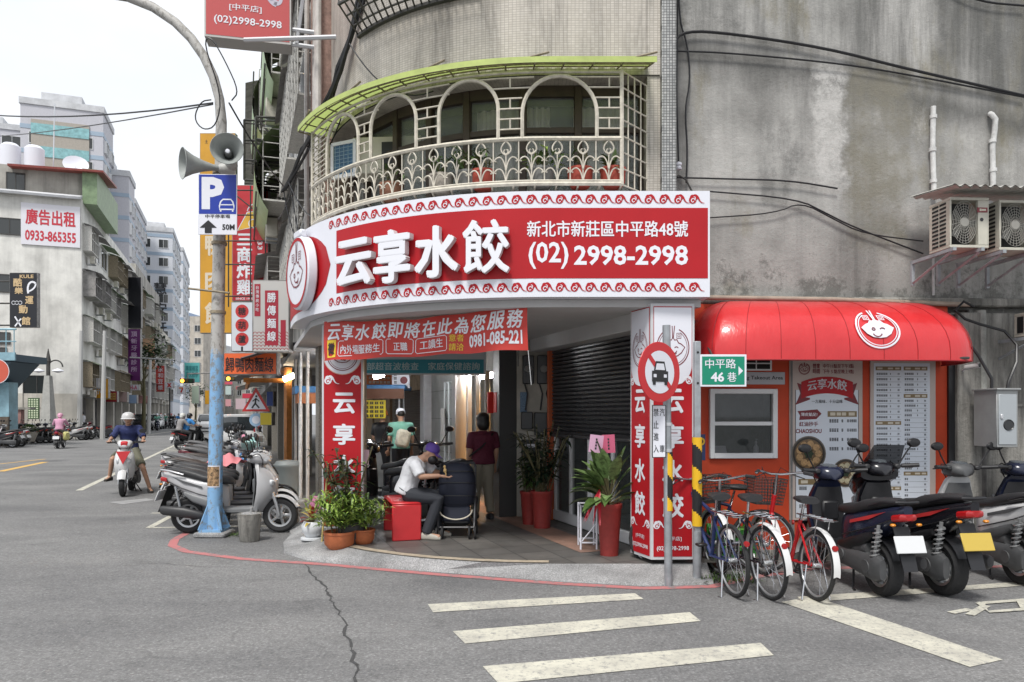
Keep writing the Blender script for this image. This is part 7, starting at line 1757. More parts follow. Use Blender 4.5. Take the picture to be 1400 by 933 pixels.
bB = place(make_bike('black bicycle with a white rear mudguard and chrome rack', GLOSSBLACK, fendm=WHITEBODY, step=True), 2.2, 7.08, 100, tilt=(R(-4), 0))
bC = place(make_bike('bright red step through bicycle with white mudguards', REDB, fendm=WHITEBODY, basket=True, rack=True, r=.31, bar_up=.08), 2.62, 7.05, 96, tilt=(R(3), 0))
bD = place(make_bike('dark navy bicycle standing behind the two street poles', pm('bike_navy', (.01, .015, .06), .4), step=False, basket=False, rack=False), 2.08, 7.72, 172, tilt=(R(4), 0))
for o in (bA, bB, bC, bD): o['group'] = 'bicycles parked by the street poles'
# row by the lamp post
GL_ = 'scooters parked in the row behind the lamp post'
s1 = place(make_scooter('silver grey scooter nearest the lamp post with a pale leg shield', SILVERBODY, pm('shield_grey', (.16, .165, .17), .45), mirrors=True), -3.86, 10.25, 3); s1['group'] = GL_
s2 = place(make_scooter('white scooter with black seat standing just behind the silver one', WHITEBODY, BLACK), -4.08, 10.95, 9); s2['group'] = GL_
for o in (s1, s2, sC): recolor(o, ('side_stripe',), DGREY)
proto = place(make_scooter('black scooter third in the row behind the lamp post', GLOSSBLACK, BLACK), -4.3, 11.6, 14); proto['group'] = GL_
protoW = s2
cols = [GLOSSBLACK, WHITEBODY, SILVERBODY, NAVYBODY, GLOSSBLACK, MAROON, WHITEBODY, GLOSSBLACK, SILVERBODY, GLOSSBLACK, WHITEBODY, NAVYBODY, GLOSSBLACK]
names = ['black', 'white', 'silver', 'navy', 'black', 'maroon', 'white', 'black', 'silver', 'black', 'white', 'navy', 'black']
ordn = ['fourth', 'fifth', 'sixth', 'seventh', 'eighth', 'ninth', 'tenth', 'eleventh', 'twelfth', 'thirteenth', 'fourteenth', 'fifteenth', 'sixteenth']
for k in range(13):
    p = Vector((-3.98, 10.25, 0))+D*(2.05+.74*k)+N*rnd.uniform(-.28, .12)
    o = dup(proto, tuple(p), R(16+rnd.uniform(-15, 12)), '%s scooter, %s from the lamp post in the parked row' % (names[k], ordn[k]), GL_)
    recolor(o, ('front_fairing', 'rear_body', 'handlebar_cowl', 'front_fender'), cols[k]); recolor(o, ('side_stripe',), (DGREY, RIM)[k % 2]); o.scale = (1, 1, rnd.uniform(.93, 1.08)); recolor(o, ('seat',), (SEAT, pm('seat_brown', (.045, .033, .028), .5), pm('seat_grey', (.1, .1, .105), .5))[k % 3])
# parked scooters and riders across the street
GFAR = 'scooters parked along the far pavement'
far = []
fx = [(-3, 613), (5, 612), (14, 611), (37, 607), (45, 606.5), (53, 606), (62, 605.5), (71, 605), (96, 602.5), (103, 602), (110, 601.5), (124, 600), (131, 599.5)]
dsc = ['dark scooter at the left edge under the footbridge', 'dark scooter second from the left edge', 'pale scooter third from the left edge', 'black scooter before the green letter board', 'black scooter second from the letter board', 'white scooter before the stone obelisk', 'black scooter at the foot of the obelisk', 'navy scooter right of the obelisk', 'white scooter by the white utility pole', 'silver scooter right of the white utility pole', 'black scooter near the amber shop board', 'black scooter left of the striped utility pole', 'maroon scooter beside the striped utility pole']
fc_ = [GLOSSBLACK, NAVYBODY, SILVERBODY, GLOSSBLACK, GLOSSBLACK, WHITEBODY, GLOSSBLACK, NAVYBODY, WHITEBODY, SILVERBODY, GLOSSBLACK, GLOSSBLACK, MAROON]
for k, (px, py) in enumerate(fx):
    p = G(px, py); o = dup(proto, (p.x, p.y, 0), R(200+rnd.uniform(-25, 25)), dsc[k], GFAR); recolor(o, ('front_fairing', 'rear_body', 'handlebar_cowl', 'front_fender'), fc_[k])
# cars
def make_car(label, body, L_=4.3, W_=1.75, H_=1.52, van=False):
    c = thing('parked_car', label, 'car'); 
    def pt(nm, f, m, **k): mb = MB(); f(mb); return part(c, nm, mb, m, **k)
    hw = W_/2
    pt('body', lambda mb: mb.loft([(-L_/2, .6, hw*.8, .2), (-L_/2+.06, .62, hw*.93, .32), (-L_/4, .64, hw, .38), (L_/4, .62, hw, .36), (L_/2-.5, .58, hw*.98, .32), (L_/2-.05, .52, hw*.85, .24), (L_/2, .5, hw*.7, .14)], n=20, e=5), body)
    pt('cabin', lambda mb: mb.loft([(-L_/2+.1, 1.1, hw*.75, .2), (-L_/2+.35, 1.2, hw*.82, H_-1.22), (-.2, 1.2, hw*.84, H_-1.2), (.45, 1.18, hw*.8, H_-1.24), (L_/2-1.1, 1.0, hw*.78, .06)], n=20, e=4.5), pm('car_glass', (.02, .025, .028), .06, spec=.9))
    pt('roof', lambda mb: mb.loft([(-L_/2+.3, H_-.06, hw*.7, .05), (-.3, H_-.02, hw*.76, .05), (.4, H_-.05, hw*.7, .05)], n=20, e=5), body)
    pt('pillar', lambda mb: [mb.tube([(-L_/2+.12, s*hw*.86, .95), (-L_/2+.38, s*hw*.74, H_-.05)], .05, 6) for s in (-1, 1)]+[mb.tube([(L_/2-1.1, s*hw*.86, .98), (.42, s*hw*.72, H_-.04)], .045, 6) for s in (-1, 1)]+[mb.tube([(-.1, s*hw*.88, .98), (-.15, s*hw*.8, H_-.05)], .04, 6) for s in (-1, 1)], body)
    for x in (-L_*.31, L_*.31):
        for s in (-1, 1): wheel(c, 'wheel', x, .31, .2, y=s*(hw-.1))
    for s in (-1, 1):
        pt('tail_light', lambda mb: mb.box((-L_/2+.05, s*hw*.78, .88), (.1, .16, .3), b=.03), REDLENS); pt('headlight', lambda mb: mb.box((L_/2-.16, s*hw*.66, .68), (.22, .34, .15), rot=(0, 0, -s*.4), b=.05), CLEAR); pt('door_mirror', lambda mb: mb.box((L_/2-1.3, s*(hw+.06), 1.02), (.12, .16, .12), b=.03), body)
    pt('license_plate', lambda mb: (mb.box((-L_/2-.005, 0, .72), (.02, .36, .16)), mb.box((L_/2+.005, 0, .5), (.02, .36, .14))), PLATEW)
    pt('bumper', lambda mb: (mb.box((-L_/2+.04, 0, .42), (.12, W_*.86, .2), b=.04), mb.box((L_/2-.06, 0, .36), (.12, W_*.78, .18), b=.04)), DGREY)
    return c
HD = math.degrees(DROT)
c1 = place(make_car('white sport utility car parked beyond the scooter row seen from behind', WHITEBODY, H_=1.6), -12.2, 33, HD)
c2 = dup(c1, (-36.0, 72, 0), R(HD+180), 'black car parked far down the left side of the street'); recolor(c2, ('body', 'roof', 'pillar', 'door_mirror'), GLOSSBLACK)
c3 = dup(c1, (-38.2, 79, 0), R(HD+180), 'white car behind the black one far down the left side')
c4 = dup(c1, (-28.5, 69, 0), R(HD+180), 'white car coming this way far down the middle of the street')
c5 = dup(c1, (-27.8, 78, 0), R(HD+180), 'silver car behind the oncoming white one'); recolor(c5, ('body', 'roof', 'pillar', 'door_mirror'), SILVERBODY)
c6 = dup(c1, (-16.5, 46, 0), R(HD), 'dark car parked beyond the white sport utility car'); recolor(c6, ('body', 'roof', 'pillar', 'door_mirror'), GLOSSBLACK)
# ================================================================ people
SKIN = pm('skin', (.42, .24, .16), .5); SKIN2 = pm('skin_dark', (.3, .17, .11), .5); HAIRM = pm('hair_black', (.012, .01, .009), .45)
def limb(mb, pts, rs, n=10):
    out = []; rr = []
    for i in range(len(pts)-1):
        a, c = Vector(pts[i]), Vector(pts[i+1])
        for k in range(4): out.append(a.lerp(c, k/4)); rr.append(rs[i]+(rs[i+1]-rs[i])*k/4)
    out.append(Vector(pts[-1])); rr.append(rs[-1]); mb.tube(out, rr, n)
def ell(mb, c, r, rot=None, n=14):
    M = Matrix.Translation(Vector(c)) @ (rot.to_4x4() if rot is not None else Matrix.Identity(4)) @ Matrix.Diagonal((*r, 1)); q = mb.M; mb.M = M if q is None else q @ M
    mb.lathe([(math.sin(math.pi*k/10), -math.cos(math.pi*k/10)) for k in range(11)], n=n); mb.M = q
def torso(mb, J, g=0., z0=0., arms=0., sl=.02, hip=True):
    # stacked elliptical rings from the seat to the neck, lateral axis from the shoulders
    pel, ch, nk = Vector(J['pel']), Vector(J['chest']), Vector(J['neck']); lat = (Vector(J['shL'])-Vector(J['shR'])).normalized()
    hl = (Vector(J['hipL'])-Vector(J['hipR'])).normalized(); rings = []
    spec = [(-.14, .1, .085), (-.04, .165, .115), (.1, .165, .115), (.35, .145, .1), (.62, .165, .112), (.85, .185, .115), (1., .165, .095), (1.08, .09, .07), (1.14, .055, .055)]
    L_ = (nk-pel)
    for f, w, d in spec:
        if f < z0: continue
        p = pel.lerp(ch, f/.62) if f < .62 else ch.lerp(nk, (f-.62)/.46)
        l_ = hl.lerp(lat, min(1, max(0, f))).normalized(); ax = (ch-pel).normalized() if f < .6 else (nk-ch).normalized(); fw = l_.cross(ax).normalized()
        gg = g if f < 1.05 else g*.3
        rings.append([p+l_*((w+gg)*math.cos(2*math.pi*j/16))+fw*((d+gg)*math.sin(2*math.pi*j/16)) for j in range(16)])
    mb.rings(rings)
def figure(name, label, J, top, bottom, skin=SKIN, hair=HAIRM, shoe=BLACK, sleeve=.45, trouser=1., vox=.014, cap=None, helmet=None, mask=None, fem=False, group=None, face=True):
    # J: joints; the face looks along J['look']
    t = thing(name, label, 'person', J.get('base', (0, 0, 0)), group=group)
    V = {k: Vector(v) for k, v in J.items() if k != 'base'}
    look = V['look'].normalized(); up = (V['head']-V['neck']).normalized(); up = (up-look*up.dot(look)).normalized(); side = up.cross(look)
    HR = Matrix((side, look, up)).transposed(); h = V['head']
    b = MB(); torso(b, J)
    limb(b, [V['chest'].lerp(V['neck'], .6), V['neck'], h-up*.02], [.06, .052, .055])
    ell(b, h+up*.02, (.074, .094, .115), HR); ell(b, h+look*.03-up*.05, (.055, .06, .065), HR); ell(b, h+look*.1-up*.012, (.015, .018, .025), HR)
    for s in (1, -1): ell(b, h+side*s*.075-up*.0, (.012, .022, .032), HR)
    for s in 'LR':
        limb(b, [V['sh'+s], V['el'+s], V['wr'+s]], [.052, .04, .027]); ell(b, V['sh'+s], (.06, .06, .06))
        limb(b, [V['hip'+s], V['kn'+s], V['an'+s]], [.085, .056, .038]); ft = (V['toe'+s]-V['an'+s]); limb(b, [V['an'+s]-Vector((0, 0, .03)), V['toe'+s]], [.042, .034])
        hd = (V['wr'+s]-V['el'+s]).normalized()
        if 'hd'+s in V: hd = V['hd'+s].normalized()
        ell(b, V['wr'+s]+hd*.05, (.035, .02, .05), hd.to_track_quat('Z', 'Y').to_matrix())
    b = remesh(b, vox, 3)
    for s in 'LR':
        hd = V.get('hd'+s, V['wr'+s]-V['el'+s]).normalized(); sd = hd.orthogonal().normalized(); sd = hd.to_track_quat('Z', 'Y').to_matrix() @ Vector((1, 0, 0)); nn = hd.cross(sd); c = V['wr'+s]+hd*.085
        for k, ln in enumerate((.07, .08, .075, .058)): o = sd*(.027-.018*k); b.tube([c+o*.9-hd*.02, c+o+hd*ln*.5, c+o*1.05+hd*ln*.85+nn*.02], [.0095, .009, .007], 6)
        b.tube([V['wr'+s]+hd*.03+sd*.025, V['wr'+s]+hd*.06+sd*.05, V['wr'+s]+hd*.09+sd*.052], [.012, .01, .008], 6)
    part(t, 'body', b, skin, sharp=80)
    c = MB(); torso(c, J, .022, -.1)
    for s in 'LR':
        e = V['sh'+s].lerp(V['el'+s], sleeve*2) if sleeve <= .5 else V['el'+s].lerp(V['wr'+s], sleeve*2-1)
        pts = [V['chest'].lerp(V['neck'], .45).lerp(V['sh'+s], .5), V['sh'+s]]+([V['el'+s]] if sleeve > .5 else [])+[e]; limb(c, pts, [.085, .078]+([.062] if sleeve > .5 else [])+[.07 if sleeve <= .5 else .045])
    part(t, 'shirt', remesh(c, vox, 3), top, sharp=80)
    c = MB(); pl = MB(); torso(c, dict(J, neck=V['pel'].lerp(V['neck'], .16), chest=V['pel'].lerp(V['chest'], .12)), .012, -.14)
    for s in 'LR':
        if trouser > .5: limb(c, [V['pel'].lerp(V['hip'+s], .6), V['hip'+s], V['kn'+s], V['kn'+s].lerp(V['an'+s], trouser*2-1)], [.1, .105, .075, .066])
        else: limb(c, [V['pel'].lerp(V['hip'+s], .6), V['hip'+s], V['hip'+s].lerp(V['kn'+s], trouser*2)], [.1, .108, .09])
    part(t, 'trousers', remesh(c, vox, 3), bottom, sharp=80)
    for s in 'LR':
        mb = MB(); d = V['toe'+s]-V['an'+s]; d.z = 0; d.normalize(); yaw = math.atan2(d.y, d.x)
        mb.M = Matrix.Translation((V['an'+s].x, V['an'+s].y, V['toe'+s].z-.035)) @ Matrix.Rotation(yaw, 4, 'Z'); mb.loft([(-.08, .04, .025, .03), (-.06, .045, .04, .045), (.03, .045, .045, .045), (.13, .03, .045, .032), (.18, .022, .025, .02)], e=3); part(t, 'shoe', mb, shoe)
    if helmet:
        mb = MB(); mb.M = Matrix.Translation(h) @ HR.to_4x4(); mb.lathe([(.118, .012), (.128, .02), (.126, .07), (.1, .125), (.05, .152), (0, .158)], n=18); ell(mb, (0, -.05, -.02), (.1, .085, .07)); part(t, 'helmet', mb, helmet)
        mb = MB(); mb.M = Matrix.Translation(h) @ HR.to_4x4(); mb.grid(lambda a, c_: Vector(((.13+.03*c_)*math.sin(R(-65+130*a)), (.13+.03*c_)*math.cos(R(-65+130*a)), .03-.02*c_)), 10, 3); part(t, 'helmet_brim', mb, helmet)
    elif cap:
        mb = MB(); mb.M = Matrix.Translation(h+up*.035) @ HR.to_4x4(); mb.lathe([(.092, -.01), (.094, .02), (.088, .06), (.06, .095), (0, .108)], n=18); mb.M = mb.M @ Matrix.Diagonal((1, 1.1, 1, 1)); mb.grid(lambda a, c_: Vector(((.085-.02*c_)*(2*a-1), .06+.1*c_*(1-(2*a-1)**2*.5), .005-.03*c_)), 8, 3); mb.grid(lambda a, c_: Vector(((.085-.02*c_)*(2*a-1), .06+.1*c_*(1-(2*a-1)**2*.5), .0-.03*c_)), 8, 3); part(t, 'cap', mb, cap)
    if not helmet:
        mb = MB(); mb.M = Matrix.Translation(h+up*.025-look*.015) @ HR.to_4x4()
        ell(mb, (0, -.012, .012), (.086, .1, .118) if not cap else (.08, .09, .075))
        if fem: ell(mb, (0, -.03, -.03), (.1, .09, .11)); ell(mb, (0, -.01, .05), (.1, .105, .09))
        hm = remesh(mb, .012, 4); hm.v = [v for v in hm.v]
        part(t, 'hair', hm, hair, sharp=80)
    if face and not mask:
        mb = MB(); 
        for s in (1, -1): ell(mb, h+look*.088+side*s*.03+up*.014, (.012, .006, .007), HR, 8)
        ell(mb, h+look*.085-up*.06, (.022, .006, .006), HR, 8); part(t, 'eyes_and_mouth', mb, pm('face_dark', (.05, .025, .02), .4))
    if mask:
        mb = MB(); mb.M = Matrix.Translation(h) @ HR.to_4x4(); ell(mb, (0, .06, -.055), (.07, .062, .062)); part(t, 'face_mask', mb, mask)
    return t
def Jb(**k): return k
def stand(x, y, z, hd, h=1.6, stride=.0, **over):
    # standing pose at x,y facing hd degrees
    a = R(hd); f = Vector((math.cos(a), math.sin(a), 0)); l = Vector((-f.y, f.x, 0)); s = h/1.7; B = Vector((x, y, z))
    def q(fx, ly, zz): return tuple(B+f*fx*s+l*ly*s+Vector((0, 0, zz*s)))
    J = dict(base=tuple(B), pel=q(0, 0, .92), chest=q(.0, 0, 1.22), neck=q(-.01, 0, 1.43), head=q(.02, 0, 1.575), look=tuple(f), shL=q(-.01, .185, 1.38), shR=q(-.01, -.185, 1.38), elL=q(-.02, .235, 1.12), elR=q(-.02, -.235, 1.12), wrL=q(.06, .24, .89), wrR=q(.06, -.24, .89), hipL=q(0, .085, .9), hipR=q(0, -.085, .9), knL=q(.03+stride*.5, .09, .5), knR=q(.03-stride*.4, -.09, .5), anL=q(stride, .1, .09), anR=q(-stride, -.1, .09+stride*.2), toeL=q(stride+.17, .12, .035), toeR=q(-stride+.17, -.12, .035))
    J.update(over); return J
# seated man in a white polo leaning to the stroller; the bench first
BY, BX0 = 8.95, -1.62
bn_ = thing('bench', 'bright red steel bench with folded ends under the seated man', 'bench', (-1.35, 9.0, FZ))
bf0 = G(536, 741, FZ); mb = MB()
Q = [(bf0.x, bf0.y), (bf0.x+.34, bf0.y+.1)]; BDv = Vector((-.16, .85, 0)); A0, A1 = Vector((Q[0][0], Q[0][1], FZ)), Vector((Q[1][0], Q[1][1], FZ)); H = Vector((0, 0, .44))
FB_ = frame(A0, A1-A0); bw = (A1-A0).length
def ben(mb, y0, y1, z0, z1): mb.M = frame(A0, A1-A0, (0, 0, 1)); mb.box((bw/2, (z0+z1)/2, -(y0+y1)/2), (bw, z1-z0, y1-y0), b=.02); mb.M = None
BR = pm('bench_red', (.5, .025, .03), .35, var=.06)
mb = MB(); ben(mb, 0, .03, 0, .44); part(bn_, 'end_panel', mb, BR); mb = MB(); ben(mb, .85, .88, 0, .44); part(bn_, 'end_panel', mb, BR); mb = MB(); ben(mb, .0, .88, .43, .465); part(bn_, 'seat', mb, BR)
mx0, my0 = -1.2, 9.12; zs = FZ+.465
J = dict(base=(mx0, my0, FZ), pel=(mx0-.12, my0, zs+.1), chest=(mx0-.03, my0-.0, zs+.36), neck=(mx0+.07, my0-.02, zs+.5), head=(mx0+.2, my0-.05, zs+.575), look=(.86, -.36, -.36), shL=(mx0+.08, my0+.17, zs+.46), shR=(mx0+.03, my0-.19, zs+.45), elL=(mx0+.24, my0+.14, zs+.33), wrL=(mx0+.42, my0-.0, zs+.3), elR=(mx0+.11, my0-.26, zs+.31), wrR=(mx0+.33, my0-.22, zs+.32), hdR=(1, .25, -.2), hdL=(1, -.1, -.3), hipL=(mx0-.04, my0+.09, zs+.07), hipR=(mx0-.04, my0-.1, zs+.07), knL=(mx0+.32, my0+.12, zs+.04), knR=(mx0+.31, my0-.13, zs+.03), anL=(mx0+.26, my0+.12, FZ+.08), anR=(mx0+.16, my0-.14, FZ+.08), toeL=(mx0+.42, my0+.12, FZ+.035), toeR=(mx0+.33, my0-.17, FZ+.035))
figure('person', 'seated person in a white shirt, purple cap and black mask reaching to the stroller', J, pm('shirt_white', (.62, .63, .66), .8, bump=1., bscale=11), pm('jeans_dark', (.025, .028, .036), .8), cap=pm('cap_purple', (.09, .045, .26), .7), mask=BLACK, shoe=pm('shoe_beige', (.4, .38, .33), .7), vox=.012, hair=pm('hair_grey', (.12, .12, .12), .6))
# stroller with its hood towards the viewer
sx, sy = (625-700)/FPX*9.25, 9.25; st = thing('stroller', 'dark navy baby stroller with double wheels in front of the seated man', 'stroller', (sx, sy, FZ)); S0 = Vector((sx, sy, FZ)); NAV = pm('stroller_navy', (.012, .015, .03), .75)
mb = MB(); mb.M = Matrix.Translation(S0); mb.loftz([(.42, .0, .16, .21), (.5, .0, .2, .225), (.62, .0, .22, .23), (.74, .01, .21, .225), (.84, .03, .17, .2), (.91, .05, .1, .15), (.93, .06, .04, .08)], n=20, e=3.2); mb.v = [tuple(S0+Vector((y-S0.y+0, -(x-S0.x)+0, z-S0.z))) for x, y, z in mb.v]; part(st, 'hood', mb, NAV)
mb = MB()
for z, r_ in ((.5, .232), (.66, .238), (.8, .22)): mb.tube([S0+Vector((r_*math.copysign(abs(math.cos(R(g)))**.6, math.cos(R(g))), -.0-.225*abs(math.sin(R(g)))**.6, z+.03*math.sin(R(g)))) for g in range(0, 181, 12)], .006, 5)
part(st, 'hood_rib', mb, BLACK)
mb = MB(); mb.M = Matrix.Translation(S0); mb.box((0, .02, .42), (.36, .3, .14), b=.05); mb.box((0, -.12, .3), (.34, .05, .2), rot=(-.3, 0, 0), b=.02); part(st, 'seat', mb, NAV)
mb = MB(); mb.M = Matrix.Translation(S0); mb.box((0, .02, .2), (.36, .34, .1), b=.04); part(st, 'basket', mb, BLACK)
mb = MB()
for s in (-1, 1): mb.tube([S0+Vector((s*.22, -.2, .1)), S0+Vector((s*.225, .0, .5)), S0+Vector((s*.22, .18, .86))], .014, 6); mb.tube([S0+Vector((s*.225, .24, .1)), S0+Vector((s*.225, .02, .5))], .014, 6)
mb.tube([S0+Vector((-.22, .18, .86)), S0+Vector((-.2, .22, .9)), S0+Vector((.2, .22, .9)), S0+Vector((.22, .18, .86))], .018, 6); mb.tube([S0+Vector((-.22, -.2, .14)), S0+Vector((.22, -.2, .14))], .012, 6); part(st, 'frame', mb, pm('stroller_frame', (.05, .05, .055), .4))
mb = MB(); mb.tube([S0+Vector((.2*math.cos(math.pi*k/12)*-1, -.23, .36-.12*math.sin(math.pi*k/12))) for k in range(13)], .009, 6); part(st, 'piping', mb, PALEINK)
for s in (-1, 1):
    for y in (-.22, .24):
        for e in (-.035, .035):
            mb = MB(); mb.lathe([(0, -.012), (.03, -.014), (.075, -.012), (.08, 0), (.075, .012), (.03, .014), (0, .012)], S0+Vector((s*.2+e, y, .08)), 16, axis='x'); part(st, 'wheel', mb, TYRE)
ty = MB(); ell(ty, S0+Vector((-.13, -.24, .84)), (.022, .02, .03)); ell(ty, S0+Vector((-.135, -.24, .885)), (.018, .018, .02)); ell(ty, S0+Vector((-.12, -.245, .79)), (.01, .01, .035)); tag(remesh(ty, .006, 2).build('toy', pm('toy_tan', (.55, .38, .16), .7)), 'tan soft toy clipped to the stroller hood', 'toy')
# woman walking away
wz = G(660, 709, FZ); J = stand(wz.x, wz.y, FZ, 112, 1.5, .1)
w_ = figure('person', 'person with short black hair walking away in a maroon top and khaki trousers', J, pm('maroon_shirt', (.09, .008, .025), .8, bump=1., bscale=11), pm('khaki', (.25, .23, .18), .8), fem=True, sleeve=.42, shoe=pm('shoe_dark', (.03, .03, .035), .6), face=True)
mb = MB(); v = {k: Vector(q) for k, q in J.items()}; mb.tube([v['shR']+Vector((.0, -.09, .03)), v['chest']+Vector((0, -.155, -.02)), v['hipL']+Vector((-.12, -.1, .12))], .012, 5); part(w_, 'bag_strap', mb, BLACK)
# the two people at the stall
p_ = P(548, 640, 14.3); J = stand(p_.x, 14.3, FZ, 110, 1.62, .05)
t_ = figure('person', 'person in a mint shirt and white cap with a pale backpack inside the arcade', J, pm('mint_shirt', (.18, .42, .33), .8), BLACK, cap=SWHITE, sleeve=.42, vox=.02)
v = {k: Vector(q) for k, q in J.items()}; mb = MB(); mb.box(tuple(v['chest']+Vector((.07, -.2, -.1))), (.27, .15, .34), rot=(0, .2, .2), b=.05); part(t_, 'backpack', mb, pm('bag_pale', (.5, .47, .38), .8, var=.3, vscale=14))
J = stand((523-700)/FPX*14.9, 14.9, FZ, 60, 1.6); figure('person', 'person in black at the food stall behind the red column sign', J, BLACK, BLACK, sleeve=.42, vox=.022, cap=pm('cap_orange', (.6, .17, .04), .7))
# riders
def rider(x, y, hd, label, top, bottom, helmet, skin=SKIN, legout=False, vox=.02, trouser=1., sleeve=.45, group=None, back=0., face=True):
    a = R(hd); f = Vector((math.cos(a), math.sin(a), 0)); l = Vector((-f.y, f.x, 0)); B = Vector((x, y, 0))
    def q(fx, ly, z): return tuple(B+f*(fx-back)+l*ly+Vector((0, 0, z)))
    J = dict(base=q(-.2, 0, 0), pel=q(-.28, 0, .9), chest=q(-.22, 0, 1.2), neck=q(-.14, 0, 1.4), head=q(-.1, 0, 1.53), look=tuple(f), shL=q(-.16, .19, 1.35), shR=q(-.16, -.19, 1.35), elL=q(-.02, .3, 1.14), elR=q(-.02, -.3, 1.14), wrL=q(.17, .31, 1.1), wrR=q(.17, -.31, 1.1), hipL=q(-.22, .1, .86), hipR=q(-.22, -.1, .86), knL=q(.18, .2, .78), knR=q(.18, -.2, .78), anL=q(.12, .17, .42), anR=q(.12, -.17, .42), toeL=q(.28, .19, .39), toeR=q(.28, -.19, .39))
    if legout: J.update(knL=q(.1, .3, .52), anL=q(.02, .42, .09), toeL=q(.17, .47, .035), knR=q(.14, -.26, .72), anR=q(.0, -.33, .36), toeR=q(.14, -.38, .3))
    return figure('person', label, J, top, bottom, skin, helmet=helmet, trouser=trouser, sleeve=sleeve, vox=vox, shoe=pm('sandal', (.04, .035, .03), .6), group=group, face=face)
GRID = 'riders on the main street'
RX, RY, RH = -7.98, 15.35, -70
r1 = place(make_scooter('white and red scooter ridden towards the viewer in the near lane', WHITEBODY, BLACK, name='scooter'), RX, RY, RH); 
for pp, zz in (([(.61, 0), (.56, .08), (.5, .0), (.56, -.08)], .0),):
    mb = MB(); M_ = frame((.618, 0, .8), (0, 1, 0)); M_ = Matrix.Translation((.63, 0, .74)) @ Matrix.Rotation(R(90), 4, 'Z') @ Matrix.Rotation(R(78), 4, 'X')
    mb.prism([(-.13, .16), (.13, .16), (0, -.1)], -.01, .012, M_); o = mb.build('front_badge', REDB); o.parent = r1
    mb = MB(); mb.loft([(.44, 1.07, .07, .03), (.51, 1.03, .06, .03)], e=2.5); o = mb.build('cowl_badge', REDB); o.parent = r1
rider(RX, RY, RH, 'rider in a navy shirt and olive shorts putting one foot down on the road', pm('navy_shirt', (.02, .03, .11), .8, bump=1., bscale=11), pm('olive', (.14, .14, .1), .8), pm('helmet_grey', (.5, .5, .5), .3), legout=True, trouser=.42, vox=.014)
p = G(83, 613); s_ = place(make_scooter('magenta scooter riding away in the far lane', PINKB, DGREY, name='scooter', box=None), p.x, p.y, HD)
rider(p.x, p.y, HD, 'rider in pink with a pink helmet on the magenta scooter', pm('pink_coat', (.55, .28, .4), .8), pm('grey_trousers', (.2, .2, .22), .8), pm('helmet_pink', (.6, .3, .42), .3), sleeve=.9)
bg_ = MB(); bg_.at(Matrix.Translation((p.x+.45, p.y-.3, .6))).box((0, 0, 0), (.16, .4, .4), b=.06); tag(bg_.build('shopping_bag', pm('bag_yellow', (.65, .62, .25), .5, var=.4, vscale=9)), 'yellow and white bag hung on the magenta scooter', 'bag')
p = G(262, 614.5); s_ = place(make_scooter('black scooter carrying two people beside the lamp post', GLOSSBLACK, BLACK, name='scooter'), p.x, p.y, 55)
rider(p.x, p.y, 55, 'rider in a bright blue shirt in front on the black scooter', pm('blue_shirt', (.05, .25, .6), .8), BLACK, BLACK, sleeve=.45)
rider(p.x, p.y, 55, 'passenger in a grey hooded coat and pale helmet on the black scooter', pm('grey_coat', (.24, .23, .23), .85), pm('dark_trousers', (.06, .06, .065), .8), pm('helmet_pale', (.55, .55, .52), .3), sleeve=.9, back=.34)
# waiting pack far down the street: one rider copied with each scooter
far_r = rider(0, 0, 0, 'x', pm('far_shirt', (.25, .26, .3), .8), BLACK, SWHITE, vox=.035, face=False)
cl = [MATS['shirt_white'], BLACK, MATS['grey_coat'], MATS['blue_shirt'], MATS['maroon_shirt'], MATS['mint_shirt']]; hl = [SWHITE, BLACK, REDB, MATS['helmet_pale']]
wc = ['white', 'black', 'grey', 'blue', 'maroon', 'mint']; hc = ['white', 'black', 'red', 'cream']
k = 0
for px, py in ((199, 585.5), (204, 586), (209, 585.6), (214, 586.2), (219, 585.8), (224, 586.4), (229, 585.7), (234, 586.2), (239, 585.8), (244, 586.3), (249, 585.7), (215, 589), (183, 589)):
    p = G(px, py); hd = R(HD+180+rnd.uniform(-12, 12)) if px != 183 else R(HD); j = k % 6; q = (k//2+k) % 4
    nth = ['first', 'second', 'third', 'fourth', 'fifth', 'sixth', 'seventh', 'eighth', 'ninth', 'tenth', 'eleventh'][k] if k < 11 else ''
    where = '%s from the left in the waiting pack' % nth if k < 11 else ('in front of the waiting pack', 'riding away beside the far kerb')[k-11]
    o = dup(proto, (p.x, p.y, 0), hd, '%s scooter %s far down the street' % (names[k], where), 'scooters waiting far down the street'); recolor(o, ('front_fairing', 'rear_body', 'handlebar_cowl', 'front_fender'), cols[k])
    o.name = 'scooter'
    r_ = far_r if k == 0 else dup(far_r, (0, 0, 0), 0); r_.location = (p.x-.2*math.cos(hd), p.y-.2*math.sin(hd), 0); r_.rotation_euler = (0, 0, hd); r_['label'] = 'rider with a %s top and %s helmet %s' % (wc[j], hc[q], where); r_['group'] = GRID
    if k: recolor(r_, ('shirt',), cl[j]); recolor(r_, ('helmet',), hl[q])
    k += 1
p = G(113, 598); J = stand(p.x, p.y, .14, 180, 1.65); figure('person', 'person in a white shirt on the far pavement by the white building', J, MATS['shirt_white'], BLACK, vox=.035, face=False)
